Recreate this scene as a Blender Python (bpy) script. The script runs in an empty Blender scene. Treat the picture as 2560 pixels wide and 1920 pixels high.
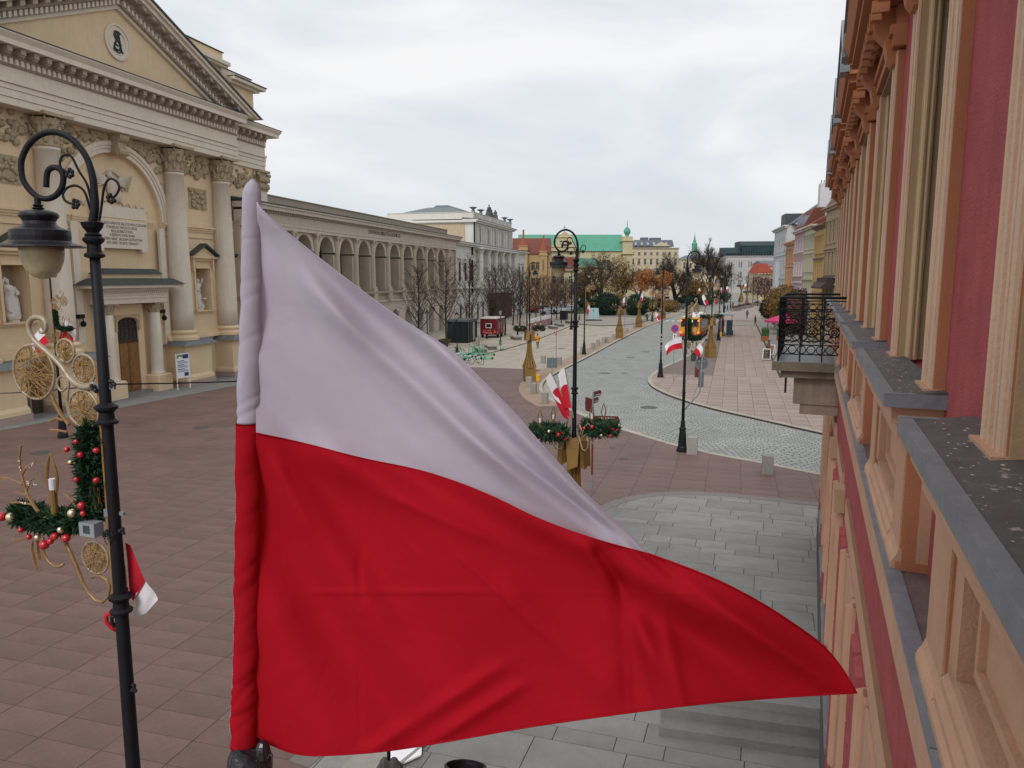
import bpy, math, random
from mathutils import Vector, Matrix
R=math.radians; PI=math.pi
random.seed(7)
sc=bpy.context.scene; C=sc.collection
# ---------------------------------------------------------------- camera, sky, sun, exposure
H=8.0; FPX=1898.0; PIT=math.atan((960-694)/FPX); cp,sp=math.cos(PIT),math.sin(PIT)
cd=bpy.data.cameras.new('camera'); cam=bpy.data.objects.new('camera',cd); C.objects.link(cam); sc.camera=cam
cam.location=(0,0,H); cam.rotation_euler=(PI/2-PIT,0,0)
cd.sensor_fit='HORIZONTAL'; cd.sensor_width=36; cd.lens=36*FPX/2560; cd.clip_start=.05; cd.clip_end=3000
w=bpy.data.worlds.new('World'); sc.world=w; w.use_nodes=True; nt=w.node_tree; nt.nodes.clear()
def N(nt,t,**k):
    n=nt.nodes.new(t)
    for a,b in k.items(): setattr(n,a,b)
    return n
out=N(nt,'ShaderNodeOutputWorld'); bg=N(nt,'ShaderNodeBackground'); bg.inputs[1].default_value=.1
sky=N(nt,'ShaderNodeTexSky',sky_type='NISHITA'); sky.sun_disc=False
SUN_EL,SUN_AZ=R(42),R(200)
sky.sun_elevation=SUN_EL; sky.sun_rotation=SUN_AZ
tc=N(nt,'ShaderNodeTexCoord'); mp=N(nt,'ShaderNodeMapping'); mp.inputs['Scale'].default_value=(1,1,2.8)
n1=N(nt,'ShaderNodeTexNoise'); n1.inputs['Scale'].default_value=2.3; n1.inputs['Detail'].default_value=6; n1.inputs['Roughness'].default_value=.5; n1.inputs['Distortion'].default_value=.5
cr=N(nt,'ShaderNodeValToRGB'); e=cr.color_ramp.elements
e[0].position=.38; e[0].color=(6.3,6.6,7.0,1); e[1].position=.62; e[1].color=(8.3,8.2,8.15,1)
m=e.__class__
x=cr.color_ramp.elements.new(.5); x.color=(7.1,7.3,7.65,1)
sx=N(nt,'ShaderNodeSeparateXYZ'); mr=N(nt,'ShaderNodeMapRange'); mr.inputs[1].default_value=0; mr.inputs[2].default_value=.7; mr.inputs[3].default_value=.95; mr.inputs[4].default_value=1.12
mul=N(nt,'ShaderNodeVectorMath',operation='SCALE'); mix=N(nt,'ShaderNodeMixRGB'); mix.inputs[0].default_value=.92
nt.links.new(tc.outputs['Generated'],mp.inputs[0]); nt.links.new(mp.outputs[0],n1.inputs['Vector']); nt.links.new(n1.outputs[0],cr.inputs[0])
nt.links.new(tc.outputs['Generated'],sx.inputs[0]); nt.links.new(sx.outputs[2],mr.inputs[0]); nt.links.new(mr.outputs[0],mul.inputs['Scale'])
nt.links.new(cr.outputs[0],mul.inputs[0]); nt.links.new(sky.outputs[0],mix.inputs[1]); nt.links.new(mul.outputs[0],mix.inputs[2])
nt.links.new(mix.outputs[0],bg.inputs[0]); nt.links.new(bg.outputs[0],out.inputs[0])
sd=bpy.data.lights.new('sun','SUN'); sd.energy=1.5; sd.angle=R(22); sd.color=(1,.96,.9)
so=bpy.data.objects.new('sun',sd); C.objects.link(so)
dv=Vector((math.sin(SUN_AZ)*math.cos(SUN_EL),math.cos(SUN_AZ)*math.cos(SUN_EL),math.sin(SUN_EL)))
so.rotation_euler=dv.to_track_quat('Z','Y').to_euler()
vs=sc.view_settings; vs.view_transform='Standard'; vs.look='None'; vs.gamma=1; vs.exposure=0.22
sc.render.engine='CYCLES'
# ---------------------------------------------------------------- measuring helpers (photo ray -> real place)
def ray(u,v):
    a=u-1280; b=960-v
    return a, FPX*cp+b*sp, -FPX*sp+b*cp
def G(u,v,z=0.0):
    d=ray(u,v); t=(z-H)/d[2]; return Vector((d[0]*t,d[1]*t,z))
def Yp(u,v,y):
    d=ray(u,v); t=y/d[1]; return Vector((d[0]*t,y,H+d[2]*t))
# ---------------------------------------------------------------- materials
M={}
def mat(name,col,rough=.8,var=.1,scale=2.5,bump=.15,bs=40,metal=0,spec=.3,streak=0,dirt=None,dscale=.6,dth=(.48,.72),trans=0,rnd=0,emit=None,alpha=None,bd=.004):
    if name in M: return M[name]
    m=bpy.data.materials.new(name); m.use_nodes=True; t=m.node_tree; p=t.nodes['Principled BSDF']
    L=t.links.new
    tc=N(t,'ShaderNodeTexCoord'); src=tc.outputs['Object']
    p.inputs['Roughness'].default_value=rough; p.inputs['Metallic'].default_value=metal; p.inputs['Specular IOR Level'].default_value=spec
    c=N(t,'ShaderNodeRGB'); c.outputs[0].default_value=(*col,1); cur=c.outputs[0]
    if var:
        no=N(t,'ShaderNodeTexNoise'); no.inputs['Scale'].default_value=scale; no.inputs['Detail'].default_value=8; no.inputs['Roughness'].default_value=.65; L(src,no.inputs['Vector'])
        r=N(t,'ShaderNodeMapRange'); r.inputs[1].default_value=.3; r.inputs[2].default_value=.7; r.inputs[3].default_value=1-var; r.inputs[4].default_value=1+var; L(no.outputs[0],r.inputs[0])
        k=N(t,'ShaderNodeVectorMath',operation='SCALE'); L(cur,k.inputs[0]); L(r.outputs[0],k.inputs['Scale']); cur=k.outputs[0]
    if streak:
        mp=N(t,'ShaderNodeMapping'); mp.inputs['Scale'].default_value=(1,1,.07); L(src,mp.inputs[0])
        no=N(t,'ShaderNodeTexNoise'); no.inputs['Scale'].default_value=6; no.inputs['Detail'].default_value=5; L(mp.outputs[0],no.inputs['Vector'])
        r=N(t,'ShaderNodeMapRange'); r.inputs[1].default_value=.35; r.inputs[2].default_value=.7; r.inputs[3].default_value=1.03; r.inputs[4].default_value=1-streak; L(no.outputs[0],r.inputs[0])
        k=N(t,'ShaderNodeVectorMath',operation='SCALE'); L(cur,k.inputs[0]); L(r.outputs[0],k.inputs['Scale']); cur=k.outputs[0]
    if dirt:
        no=N(t,'ShaderNodeTexNoise'); no.inputs['Scale'].default_value=dscale; no.inputs['Detail'].default_value=9; no.inputs['Roughness'].default_value=.7; L(src,no.inputs['Vector'])
        r=N(t,'ShaderNodeMapRange'); r.inputs[1].default_value=dth[0]; r.inputs[2].default_value=dth[1]; L(no.outputs[0],r.inputs[0])
        k=N(t,'ShaderNodeMixRGB'); L(r.outputs[0],k.inputs[0]); L(cur,k.inputs[1]); k.inputs[2].default_value=(*dirt,1); cur=k.outputs[0]
    if rnd:
        oi=N(t,'ShaderNodeObjectInfo'); ge=N(t,'ShaderNodeNewGeometry'); a=N(t,'ShaderNodeMath',operation='ADD'); L(oi.outputs['Random'],a.inputs[0]); L(ge.outputs['Random Per Island'],a.inputs[1])
        fr=N(t,'ShaderNodeMath',operation='FRACT'); L(a.outputs[0],fr.inputs[0])
        r=N(t,'ShaderNodeMapRange'); r.inputs[3].default_value=1-rnd; r.inputs[4].default_value=1+rnd; L(fr.outputs[0],r.inputs[0])
        k=N(t,'ShaderNodeVectorMath',operation='SCALE'); L(cur,k.inputs[0]); L(r.outputs[0],k.inputs['Scale']); cur=k.outputs[0]
    L(cur,p.inputs['Base Color'])
    if bump:
        no=N(t,'ShaderNodeTexNoise'); no.inputs['Scale'].default_value=bs; no.inputs['Detail'].default_value=4; L(src,no.inputs['Vector'])
        b=N(t,'ShaderNodeBump'); b.inputs['Strength'].default_value=bump; b.inputs['Distance'].default_value=bd*5; L(no.outputs[0],b.inputs['Height']); L(b.outputs[0],p.inputs['Normal'])
    if emit: p.inputs['Emission Color'].default_value=(*emit[:3],1); p.inputs['Emission Strength'].default_value=emit[3]
    if trans: p.inputs['Transmission Weight'].default_value=trans
    M[name]=m; return m
cream=mat('cream_plaster',(.69,.53,.34),.9,.05,.8,.1,30,streak=.04,dirt=(.61,.47,.31),dscale=.5,dth=(.5,.75))
stone=mat('pale_stone',(.67,.595,.485),.9,.05,1.5,.15,30,streak=.05)
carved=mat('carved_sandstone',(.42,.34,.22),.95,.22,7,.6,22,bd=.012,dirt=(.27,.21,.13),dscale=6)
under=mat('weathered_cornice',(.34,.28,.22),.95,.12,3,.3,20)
white_pl=mat('white_plaster',(.62,.61,.56),.9,.05,1.5,.1,30,streak=.1)
marble=mat('statue_marble',(.62,.58,.53),.7,.1,9,.3,25)
lead=mat('lead_sheet',(.13,.15,.16),.55,.18,4,.2,15,dirt=(.2,.21,.21),dscale=3)
darkroof=mat('dark_sheet_roof',(.045,.055,.055),.6,.15,2,.1,20)
iron=mat('black_iron_paint',(.009,.009,.012),.55,.15,8,.1,60,spec=.22)
gold=mat('gold_paint',(.25,.145,.04),.4,.14,6,.2,30,metal=.35,spec=.5)
goldpale=mat('pale_gold_tube',(.36,.29,.205),.4,.15,9,.2,40,metal=.3,spec=.5)
rattan=mat('rattan_strands',(.33,.20,.07),.6,.25,20,.2,50)
needle=mat('fir_needles',(.022,.062,.03),.6,.5,12,0)
red_b=mat('red_bauble',(.45,.012,.02),.15,.05,4,0,spec=.7)
gold_b=mat('gold_bauble',(.75,.62,.42),.15,.05,4,0,metal=.8,spec=.7)
globe=mat('lamp_glass',(.50,.45,.27),.25,.12,6,.05,20,spec=.5,dirt=(.34,.30,.18),dscale=5)
darkglass=mat('window_glass',(.02,.022,.025),.08,.3,1,0,spec=.6)
wood=mat('oak_door',(.24,.115,.04),.5,.25,5,.3,30,streak=.25)
pink=mat('pink_granite_slab',(.155,.098,.084),.62,.10,9,.15,60,spec=.25,rnd=.07,dirt=(.105,.068,.060),dscale=.42,dth=(.45,.75))
beige=mat('beige_granite_slab',(.37,.325,.265),.7,.08,5,.1,60,spec=.25,rnd=.08,dirt=(.2,.17,.14),dscale=.5)
pinkb=mat('rose_beige_slab',(.30,.232,.20),.7,.08,5,.1,60,spec=.25,rnd=.09,dirt=(.19,.15,.13),dscale=.4)
grey=mat('grey_granite_slab',(.215,.212,.20),.6,.1,6,.12,80,spec=.3,rnd=.12,dirt=(.15,.148,.14),dscale=.8)
joint=mat('joint_dirt',(.045,.036,.032),.95,.2,3,.1)
kerbm=mat('kerb_granite',(.36,.33,.28),.75,.12,3,.15,50,rnd=.08)
asphalt=mat('brown_asphalt',(.17,.135,.115),.9,.2,1.2,.3,50)
concrete=mat('bollard_granite',(.27,.26,.235),.85,.15,6,.3,50,rnd=.1)
red_cl=mat('flag_red',(.52,.014,.03),.75,.04,3,0)
white_cl=mat('flag_white',(.74,.72,.76),.75,.04,3,0)
bark=mat('bark',(.045,.034,.028),.95,.35,9,.5,20)
leaf_dr=mat('dry_leaves',(.11,.055,.045),.8,.4,6,0,rnd=.35)
leaf_or=mat('orange_leaves',(.34,.13,.035),.8,.4,3,0,rnd=.4)
leaf_ye=mat('ochre_leaves',(.17,.10,.03),.8,.4,2,0,rnd=.4)
ever=mat('evergreen_foliage',(.012,.034,.02),.8,.5,3,0,rnd=.45)
copper=mat('green_copper',(.11,.33,.235),.75,.1,.6,.1,10,streak=.18)
redtile=mat('red_roof_tile',(.15,.05,.035),.85,.2,2,.3,8,rnd=.1)
slate=mat('slate_roof',(.12,.14,.17),.7,.12,1,.1)
whitem=mat('white_metal',(.7,.7,.7),.4,.04,2,0)
greym=mat('grey_metal',(.20,.22,.24),.5,.1,5,.05)
blackp=mat('black_plastic',(.015,.015,.018),.35,.1,9,.1)
teal=mat('green_scooter_paint',(.03,.42,.22),.4,.05,4,0)
rubber=mat('rubber',(.012,.012,.012),.85,.1,9,0)
# ---------------------------------------------------------------- mesh builder
class MB:
    def __init__(s): s.v=[]; s.f=[]
    def add(s,v,f):
        o=len(s.v); s.v+= [tuple(p) for p in v]; s.f+=[tuple(i+o for i in q) for q in f]; return s
    def box(s,x0,x1,y0,y1,z0,z1):
        return s.add([(x0,y0,z0),(x1,y0,z0),(x1,y1,z0),(x0,y1,z0),(x0,y0,z1),(x1,y0,z1),(x1,y1,z1),(x0,y1,z1)],[(0,3,2,1),(4,5,6,7),(0,1,5,4),(1,2,6,5),(2,3,7,6),(3,0,4,7)])
    def fr(s,x0,x1,y0,y1,z0,z1,t0,t1=None):     # frustum, tops inset by t0 in x, t1 in y
        t1=t0 if t1 is None else t1
        return s.add([(x0,y0,z0),(x1,y0,z0),(x1,y1,z0),(x0,y1,z0),(x0+t0,y0+t1,z1),(x1-t0,y0+t1,z1),(x1-t0,y1-t1,z1),(x0+t0,y1-t1,z1)],[(0,3,2,1),(4,5,6,7),(0,1,5,4),(1,2,6,5),(2,3,7,6),(3,0,4,7)])
    def ext(s,prof,x0,x1,x0b=None,x1b=None):      # (y,z) profile along x
        n=len(prof); v=[(x0,y,z) for y,z in prof]+[(x1,y,z) for y,z in prof]
        return s.add(v,[(i,(i+1)%n,(i+1)%n+n,i+n) for i in range(n)]+[tuple(range(n-1,-1,-1)),tuple(range(n,2*n))])
    def py(s,pts,y0,y1):                          # (x,z) outline through y
        n=len(pts); v=[(x,y0,z) for x,z in pts]+[(x,y1,z) for x,z in pts]
        return s.add(v,[(i,(i+1)%n,(i+1)%n+n,i+n) for i in range(n)]+[tuple(range(n-1,-1,-1)),tuple(range(n,2*n))])
    def pz(s,pts,z0,z1):
        n=len(pts); v=[(p[0],p[1],z0) for p in pts]+[(p[0],p[1],z1) for p in pts]
        return s.add(v,[(i,(i+1)%n,(i+1)%n+n,i+n) for i in range(n)]+[tuple(range(n-1,-1,-1)),tuple(range(n,2*n))])
    def lathe(s,prof,n=16,cx=0,cy=0,z=0,a0=0,a1=2*PI):
        full=abs(a1-a0-2*PI)<1e-6; k=n if full else n+1; v=[]
        for r,h in prof:
            for i in range(k):
                a=a0+(a1-a0)*i/n; v.append((cx+r*math.cos(a),cy+r*math.sin(a),z+h))
        f=[]
        for j in range(len(prof)-1):
            for i in range(n):
                i2=(i+1)%k; f.append((j*k+i,j*k+i2,(j+1)*k+i2,(j+1)*k+i))
        if full:
            f.append(tuple(range(k-1,-1,-1))); f.append(tuple(range((len(prof)-1)*k,len(prof)*k)))
        return s.add(v,f)
    def stube(s,pts,r,n=6,k=4):          # tube through a smooth curve
        P=[Vector(p) for p in pts]; q=[];rr=[]; rs=r if isinstance(r,(list,tuple)) else [r]*len(P)
        for i in range(len(P)-1):
            a,b_,c,d=P[max(i-1,0)],P[i],P[i+1],P[min(i+2,len(P)-1)]
            for j in range(k):
                t=j/k; q.append(.5*((2*b_)+(c-a)*t+(2*a-5*b_+4*c-d)*t*t+(3*b_-a-3*c+d)*t**3)); rr.append(rs[i]*(1-t)+rs[i+1]*t)
        q.append(P[-1]); rr.append(rs[-1]); return s.tube(q,rr,n)
    def tube(s,pts,r,n=6,caps=True):
        pts=[Vector(p) for p in pts]; m=len(pts); rr=r if isinstance(r,(list,tuple)) else [r]*m
        t=(pts[1]-pts[0]).normalized(); u=t.orthogonal().normalized(); v=[]
        for i,p in enumerate(pts):
            d=(pts[min(i+1,m-1)]-pts[max(i-1,0)]); d=d.normalized() if d.length>1e-9 else t
            u=(u-d*u.dot(d)); u=u.normalized() if u.length>1e-6 else d.orthogonal().normalized(); w_=d.cross(u)
            for k in range(n):
                a=2*PI*k/n; q=p+(u*math.cos(a)+w_*math.sin(a))*rr[i]; v.append(q)
        f=[(j*n+k,j*n+(k+1)%n,(j+1)*n+(k+1)%n,(j+1)*n+k) for j in range(m-1) for k in range(n)]
        if caps and n>2: f+= [tuple(range(n-1,-1,-1)),tuple(range((m-1)*n,m*n))]
        return s.add(v,f)
    def ell(s,c,r,n=10,m=6,rot=None):
        r=(r,r,r) if isinstance(r,(int,float)) else r; v=[]; c=Vector(c)
        for j in range(1,m):
            p=PI*j/m
            for i in range(n):
                a=2*PI*i/n; q=Vector((r[0]*math.sin(p)*math.cos(a),r[1]*math.sin(p)*math.sin(a),r[2]*math.cos(p)))
                if rot: q=rot@q
                v.append(c+q)
        tp=Vector((0,0,r[2])); 
        if rot: tp=rot@tp
        v.append(c+tp); v.append(c-tp); a=len(v)-2
        f=[(j*n+i,j*n+(i+1)%n,(j+1)*n+(i+1)%n,(j+1)*n+i)[::-1] for j in range(m-2) for i in range(n)]
        f+=[(a,i,(i+1)%n) for i in range(n)]+[(a+1,(m-2)*n+(i+1)%n,(m-2)*n+i) for i in range(n)]
        return s.add(v,f)
    def archwall(s,x0,x1,z0,z1,cx,wd,zs,y0,y1,zb=None,n=10,rise=None):  # panel with an arched opening, front y0 back y1
        zb=z0 if zb is None else zb; a,b=cx-wd/2,cx+wd/2; rise=wd/2 if rise is None else rise
        if a>x0+1e-6: s.box(x0,a,y0,y1,z0,z1)
        if b<x1-1e-6: s.box(b,x1,y0,y1,z0,z1)
        if zb>z0+1e-6: s.box(a,b,y0,y1,z0,zb)
        P=[(cx+wd/2*math.cos(PI-PI*i/n),zs+rise*math.sin(PI*i/n)) for i in range(n+1)]
        for i in range(n):
            (xa,za),(xb,zb2)=P[i],P[i+1]
            s.add([(xa,y0,za),(xb,y0,zb2),(xb,y0,z1),(xa,y0,z1),(xa,y1,za),(xb,y1,zb2),(xb,y1,z1),(xa,y1,z1)],[(0,1,2,3),(7,6,5,4),(0,4,5,1),(3,2,6,7)])
        return s
    def ring(s,cx,cz,r0,r1,y0,y1,a0=0,a1=PI,n=18):  # arc band in xz plane
        for i in range(n):
            p,q=a0+(a1-a0)*i/n,a0+(a1-a0)*(i+1)/n
            pts=[(cx+r*math.cos(a),cz+r*math.sin(a)) for a,r in ((p,r0),(p,r1),(q,r1),(q,r0))]
            s.py(pts,y0,y1)
        return s
    def build(s,name,m,parent=None,smooth=False,label=None,kind=None,loc=None,rot=None):
        me=bpy.data.meshes.new(name); me.from_pydata([tuple(p) for p in s.v],[],s.f); me.materials.append(m)
        if smooth: me.polygons.foreach_set('use_smooth',[True]*len(me.polygons))
        o=bpy.data.objects.new(name,me); C.objects.link(o)
        if parent: o.parent=parent
        if loc is not None: o.location=loc
        if rot is not None: o.rotation_euler=rot
        if label: o['label']=label
        if kind: o['kind']=kind
        return o
def thing(name,label,cat,loc=(0,0,0),rz=0,group=None):
    o=bpy.data.objects.new(name,None); C.objects.link(o); o.location=loc; o.rotation_euler=(0,0,rz); o.empty_display_size=.2
    o['label']=label; o['category']=cat
    if group: o['group']=group
    return o
def tag(o,label,cat,group=None):
    o['label']=label; o['category']=cat
    if group: o['group']=group
    return o
KIDS={}
def copy_tree(o,parent=None):
    c=o.copy(); C.objects.link(c); c.parent=parent
    for k in [x for x in o.children]: copy_tree(k,c)
    return c
def dup(o,loc,rz,label,group=None,scale=None):
    c=copy_tree(o); c.location=loc; c.rotation_euler=(0,0,rz); c['label']=label
    if group: c['group']=group
    if scale: c.scale=(scale,)*3
    return c
def inst(o,parent,loc,rot=None):                # another part sharing mesh data
    c=o.copy(); C.objects.link(c); c.parent=parent; c.location=loc
    if rot: c.rotation_euler=rot
    return c
AZ=lambda a: R(90-a)                            # local x runs along compass heading a
def text(s,size,m,parent,loc,rot,name='lettering',ext=.01,sx=1,align='CENTER',face='FONT'):
    cu=bpy.data.curves.new(name,'FONT'); cu.body=s; cu.size=size; cu.extrude=ext; cu.align_x=align; cu.space_line=.95
    o=bpy.data.objects.new(name,cu); C.objects.link(o)
    dg=bpy.context.evaluated_depsgraph_get(); me=bpy.data.meshes.new_from_object(o.evaluated_get(dg)); me.materials.clear(); me.materials.append(m)
    o2=bpy.data.objects.new(name,me); C.objects.link(o2); bpy.data.objects.remove(o); o2.parent=parent; o2.location=loc; o2.rotation_euler=rot; o2.scale=(sx,1,1); return o2
# ================================================================ GROUND
def clip(poly,rect):            # region polygon (any) against convex window
    out=poly
    for i in range(len(rect)):
        a,b=rect[i],rect[(i+1)%len(rect)]; ex,ey=b[0]-a[0],b[1]-a[1]; inp=out; out=[]
        if not inp: return []
        s=inp[-1]; ds=ex*(s[1]-a[1])-ey*(s[0]-a[0])
        for p in inp:
            dp=ex*(p[1]-a[1])-ey*(p[0]-a[0])
            if (dp>=0)!=(ds>=0):
                k=ds/(ds-dp); out.append((s[0]+(p[0]-s[0])*k,s[1]+(p[1]-s[1])*k))
            if dp>=0: out.append(p)
            s,ds=p,dp
    return out
def inside(p,poly):
    c=False; n=len(poly)
    for i in range(n):
        (x1,y1),(x2,y2)=poly[i],poly[i-1]
        if (y1>p[1])!=(y2>p[1]) and p[0]<(x2-x1)*(p[1]-y1)/(y2-y1)+x1: c=not c
    return c
def area(p): return .5*sum(p[i-1][0]*p[i][1]-p[i][0]*p[i-1][1] for i in range(len(p)))
def offset(line,d):
    o=[]
    for i,p in enumerate(line):
        a=line[max(i-1,0)]; b=line[min(i+1,len(line)-1)]; t=Vector((b[0]-a[0],b[1]-a[1])).normalized(); o.append((p[0]-t.y*d,p[1]+t.x*d))
    return o
def smooth(line,it=2):
    for _ in range(it):
        o=[line[0]]
        for a,b in zip(line,line[1:]): o+=[(a[0]*.75+b[0]*.25,a[1]*.75+b[1]*.25),(a[0]*.25+b[0]*.75,a[1]*.25+b[1]*.75)]
        line=o+[line[-1]]
    return line
def ribbon(line,d0,d1,z0,z1,name,m,parent=None,kind='structure'):
    a,b=offset(line,d0),offset(line,d1); mb=MB()
    for i in range(len(line)-1): mb.pz([a[i],a[i+1],b[i+1],b[i]],z0,z1)
    return mb.build(name,m,parent,kind=kind)
def struct(name,mb,m,parent=None,**k): return mb.build(name,m,parent,kind='structure',**k)
near_e=[(60,-6),(20,23.5),(12.7,30.5),(11,32.5),(9.5,33.9),(8.7,35),(7.9,36.1),(6.9,38),(5.7,40.5),(4.8,42.5),(4,44.9),(2.9,48.8),(2.35,51.5),(2.2,54.8),(2.5,58.7),(3.4,62.4),(4.9,67.8),(7.2,75.1),(10.3,85.9),(16.1,105.7),(25.3,135.5),(39.8,176),(58.4,230.8),(75.9,268),(99,341),(150,480)]
far_e=[(70,-4),(30,22),(20,32),(16.1,38.7),(14.2,42.6),(12.6,45.7),(11.5,48.7),(10.7,52),(10.3,55.9),(10.7,59.9),(12.1,64.4),(14.1,69.5),(17.8,77),(24.9,98.5),(37,138.5),(49.5,176.8),(58.7,200.2),(69.5,222.3),(83.9,260.6),(98.3,310),(111.3,360),(165,480)]
near_e,far_e=smooth(near_e,2),smooth(far_e,2)
road_poly=near_e+far_e[::-1]
g=struct('ground',MB().pz([(-900,-60),(900,-60),(900,1500),(-900,1500)],-.4,-.15),mat('far_ground_stone',(.26,.235,.205),.9,.12,.05,0))
# cobbled road
def sett_mat():
    m=mat('road_setts',(.30,.315,.30),.72,0,1,0,spec=.25); t=m.node_tree; L=t.links.new; p=t.nodes['Principled BSDF']
    tc=N(t,'ShaderNodeTexCoord'); mp=N(t,'ShaderNodeMapping'); mp.inputs['Rotation'].default_value=(0,0,R(16)); L(tc.outputs['Object'],mp.inputs[0])
    no=N(t,'ShaderNodeTexNoise'); no.inputs['Scale'].default_value=.22; no.inputs['Detail'].default_value=2; L(mp.outputs[0],no.inputs['Vector'])
    sc_=N(t,'ShaderNodeVectorMath',operation='SCALE'); sc_.inputs['Scale'].default_value=2.4; L(no.outputs[1],sc_.inputs[0]); ad=N(t,'ShaderNodeVectorMath',operation='ADD'); L(mp.outputs[0],ad.inputs[0]); L(sc_.outputs[0],ad.inputs[1])
    br=N(t,'ShaderNodeTexBrick'); br.inputs['Scale'].default_value=1; br.inputs['Brick Width'].default_value=.34; br.inputs['Row Height'].default_value=.27; br.inputs['Mortar Size'].default_value=.038; br.inputs['Mortar Smooth'].default_value=.6
    br.inputs['Color1'].default_value=(.34,.347,.322,1); br.inputs['Color2'].default_value=(.29,.297,.278,1); br.inputs['Mortar'].default_value=(.135,.137,.125,1); L(ad.outputs[0],br.inputs[0])
    n2=N(t,'ShaderNodeTexNoise'); n2.inputs['Scale'].default_value=.5; n2.inputs['Detail'].default_value=9; n2.inputs['Roughness'].default_value=.7; L(tc.outputs['Object'],n2.inputs['Vector'])
    r=N(t,'ShaderNodeMapRange'); r.inputs[1].default_value=.3; r.inputs[2].default_value=.7; r.inputs[3].default_value=.82; r.inputs[4].default_value=1.14; L(n2.outputs[0],r.inputs[0])
    n3=N(t,'ShaderNodeTexNoise'); n3.inputs['Scale'].default_value=2; n3.inputs['Detail'].default_value=3; L(mp.outputs[0],n3.inputs['Vector']); 
    k=N(t,'ShaderNodeVectorMath',operation='SCALE'); L(br.outputs[0],k.inputs[0]); L(r.outputs[0],k.inputs['Scale']); L(k.outputs[0],p.inputs['Base Color'])
    iv=N(t,'ShaderNodeMath',operation='SUBTRACT'); iv.inputs[0].default_value=1; L(br.outputs['Fac'],iv.inputs[1]); b=N(t,'ShaderNodeBump'); b.inputs['Strength'].default_value=.8; b.inputs['Distance'].default_value=.03; L(iv.outputs[0],b.inputs['Height']); L(b.outputs[0],p.inputs['Normal'])
    return m
setts=sett_mat()
struct('road',MB().pz(road_poly,-.149,-.10),setts)
pave_l=[(-50,-6),(60,-6)]+near_e[1:]+[(-100,480)]
ca16,sa16=math.cos(R(16.2)),math.sin(R(16.2))
def q_of(p): return p[0]*sa16+p[1]*ca16
granite=[(-7.2,3),(-3.34,11.5),(2.9,24.9),(3.6,25.9),(4.3,26.6),(5.2,27.15),(6.4,27.4),(8,27.1),(9.5,26.5),(10.6,26.0),(11.6,25.7),(3.2,3)]
def lay(region,ang,cells,m,bedname,bedm,z=0.0,h=.028,gap=.011,skip=None,name='paving_slab',bed=True,lim=300,y_vis=9):
    """cells: list of (a0,a1,b0,b1) in a frame turned to heading ang (a along it, b to its right)"""
    c,s=math.cos(R(ang)),math.sin(R(ang)); W=lambda a,b:(a*s+b*c,a*c-b*s)
    root=struct(bedname,MB().pz(region,z-.15+.001,z-.012),bedm)
    pcs=[]
    for a0,a1,b0,b1 in cells:
        r=[W(a0+gap/2,b0+gap/2),W(a0+gap/2,b1-gap/2),W(a1-gap/2,b1-gap/2),W(a1-gap/2,b0+gap/2)]
        if area(r)<0: r=r[::-1]
        q=clip(region,r)
        if len(q)<3 or abs(area(q))<.01: continue
        cx,cy=sum(p[0] for p in q)/len(q),sum(p[1] for p in q)/len(q)
        if skip and any(all(inside(p,S) for p in q) for S in skip): continue
        pcs.append((q,cx,cy))
    def seen(c):
        x,y=c[1],c[2]; zc=y*cp+H*sp; yc=-H*cp+y*sp
        if zc<1: return False
        u=1280+FPX*x/zc; v=960-FPX*yc/zc
        return 0<u<2560 and v<1935 and not (600<u<2150 and v>700+ (u-640)*.62 and v<1850-(u-640)*.07)
    pcs.sort(key=lambda c:(not seen(c),c[1]**2+c[2]**2)); rest=MB()
    for i,(q,cx,cy) in enumerate(pcs):
        t1,t2,dz=random.uniform(-.0015,.0015),random.uniform(-.0015,.0015),random.uniform(-.0015,.0015)
        top=[(p[0]-cx,p[1]-cy,dz+t1*(p[0]-cx)+t2*(p[1]-cy)) for p in q]; n=len(q); bot=[(x,y,-h) for x,y,_ in top]
        F=[tuple(range(n))]+[(i_,i_+n,(i_+1)%n+n,(i_+1)%n) for i_ in range(n)]
        if i<lim and seen((q,cx,cy)):
            MB().add(top+bot,F).build(name,m,root,loc=(cx,cy,z))
        else: rest.add([(x+cx,y+cy,zz+z) for x,y,zz in top+bot],F)
    if rest.v: rest.build(name+'s_beyond',m,root,kind='stuff')
    return root
def grid(a0,a1,b0,b1,da,db): 
    return [(a,a+da,b,b+db) for a in [a0+i*da for i in range(int((a1-a0)/da))] for b in [b0+j*db for j in range(int((b1-b0)/db))]]
apron=[(-33,20),(-26.9,39.3),(-20.5,56.4),(-16.5,70),(-28,73),(-45,30)]
pink_r=[p for p in clip(pave_l,[(-50,-6),(60,-36),(60,47),(-50,79)])]
Q0=64.3
half=lambda q0,q1:[(-60*ca16+q0*sa16, 60*sa16+q0*ca16),(-60*ca16+q1*sa16,60*sa16+q1*ca16),(60*ca16+q1*sa16,-60*sa16+q1*ca16),(60*ca16+q0*sa16,-60*sa16+q0*ca16)]
def band(q0,q1):
    r=half(q0,q1); r=r if area(r)>0 else r[::-1]; return clip(pave_l,r)
lay(band(2,Q0),16.2,grid(4.2,Q0+.6,-46,16,.6677,1.33),pink,'pink_pavement',joint,skip=[granite,apron])
lay(band(Q0+.02,126),16.2,grid(Q0,126,-44,24,.675,1.33),beige,'beige_plaza',joint,gap=.02,skip=[apron])
struct('plaza_far_paving',MB().pz([p for p in band(126.02,420)],-.149,-.004),mat('beige_far',(.27,.24,.21),.8,.1,.3,0,dirt=(.2,.18,.15),dscale=.2))
ribbon(near_e[44:],.32,1.75,-.02,.006,'tan_kerb_strip',mat('tan_setts',(.30,.215,.155),.85,.12,3,.4,15))
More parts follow.
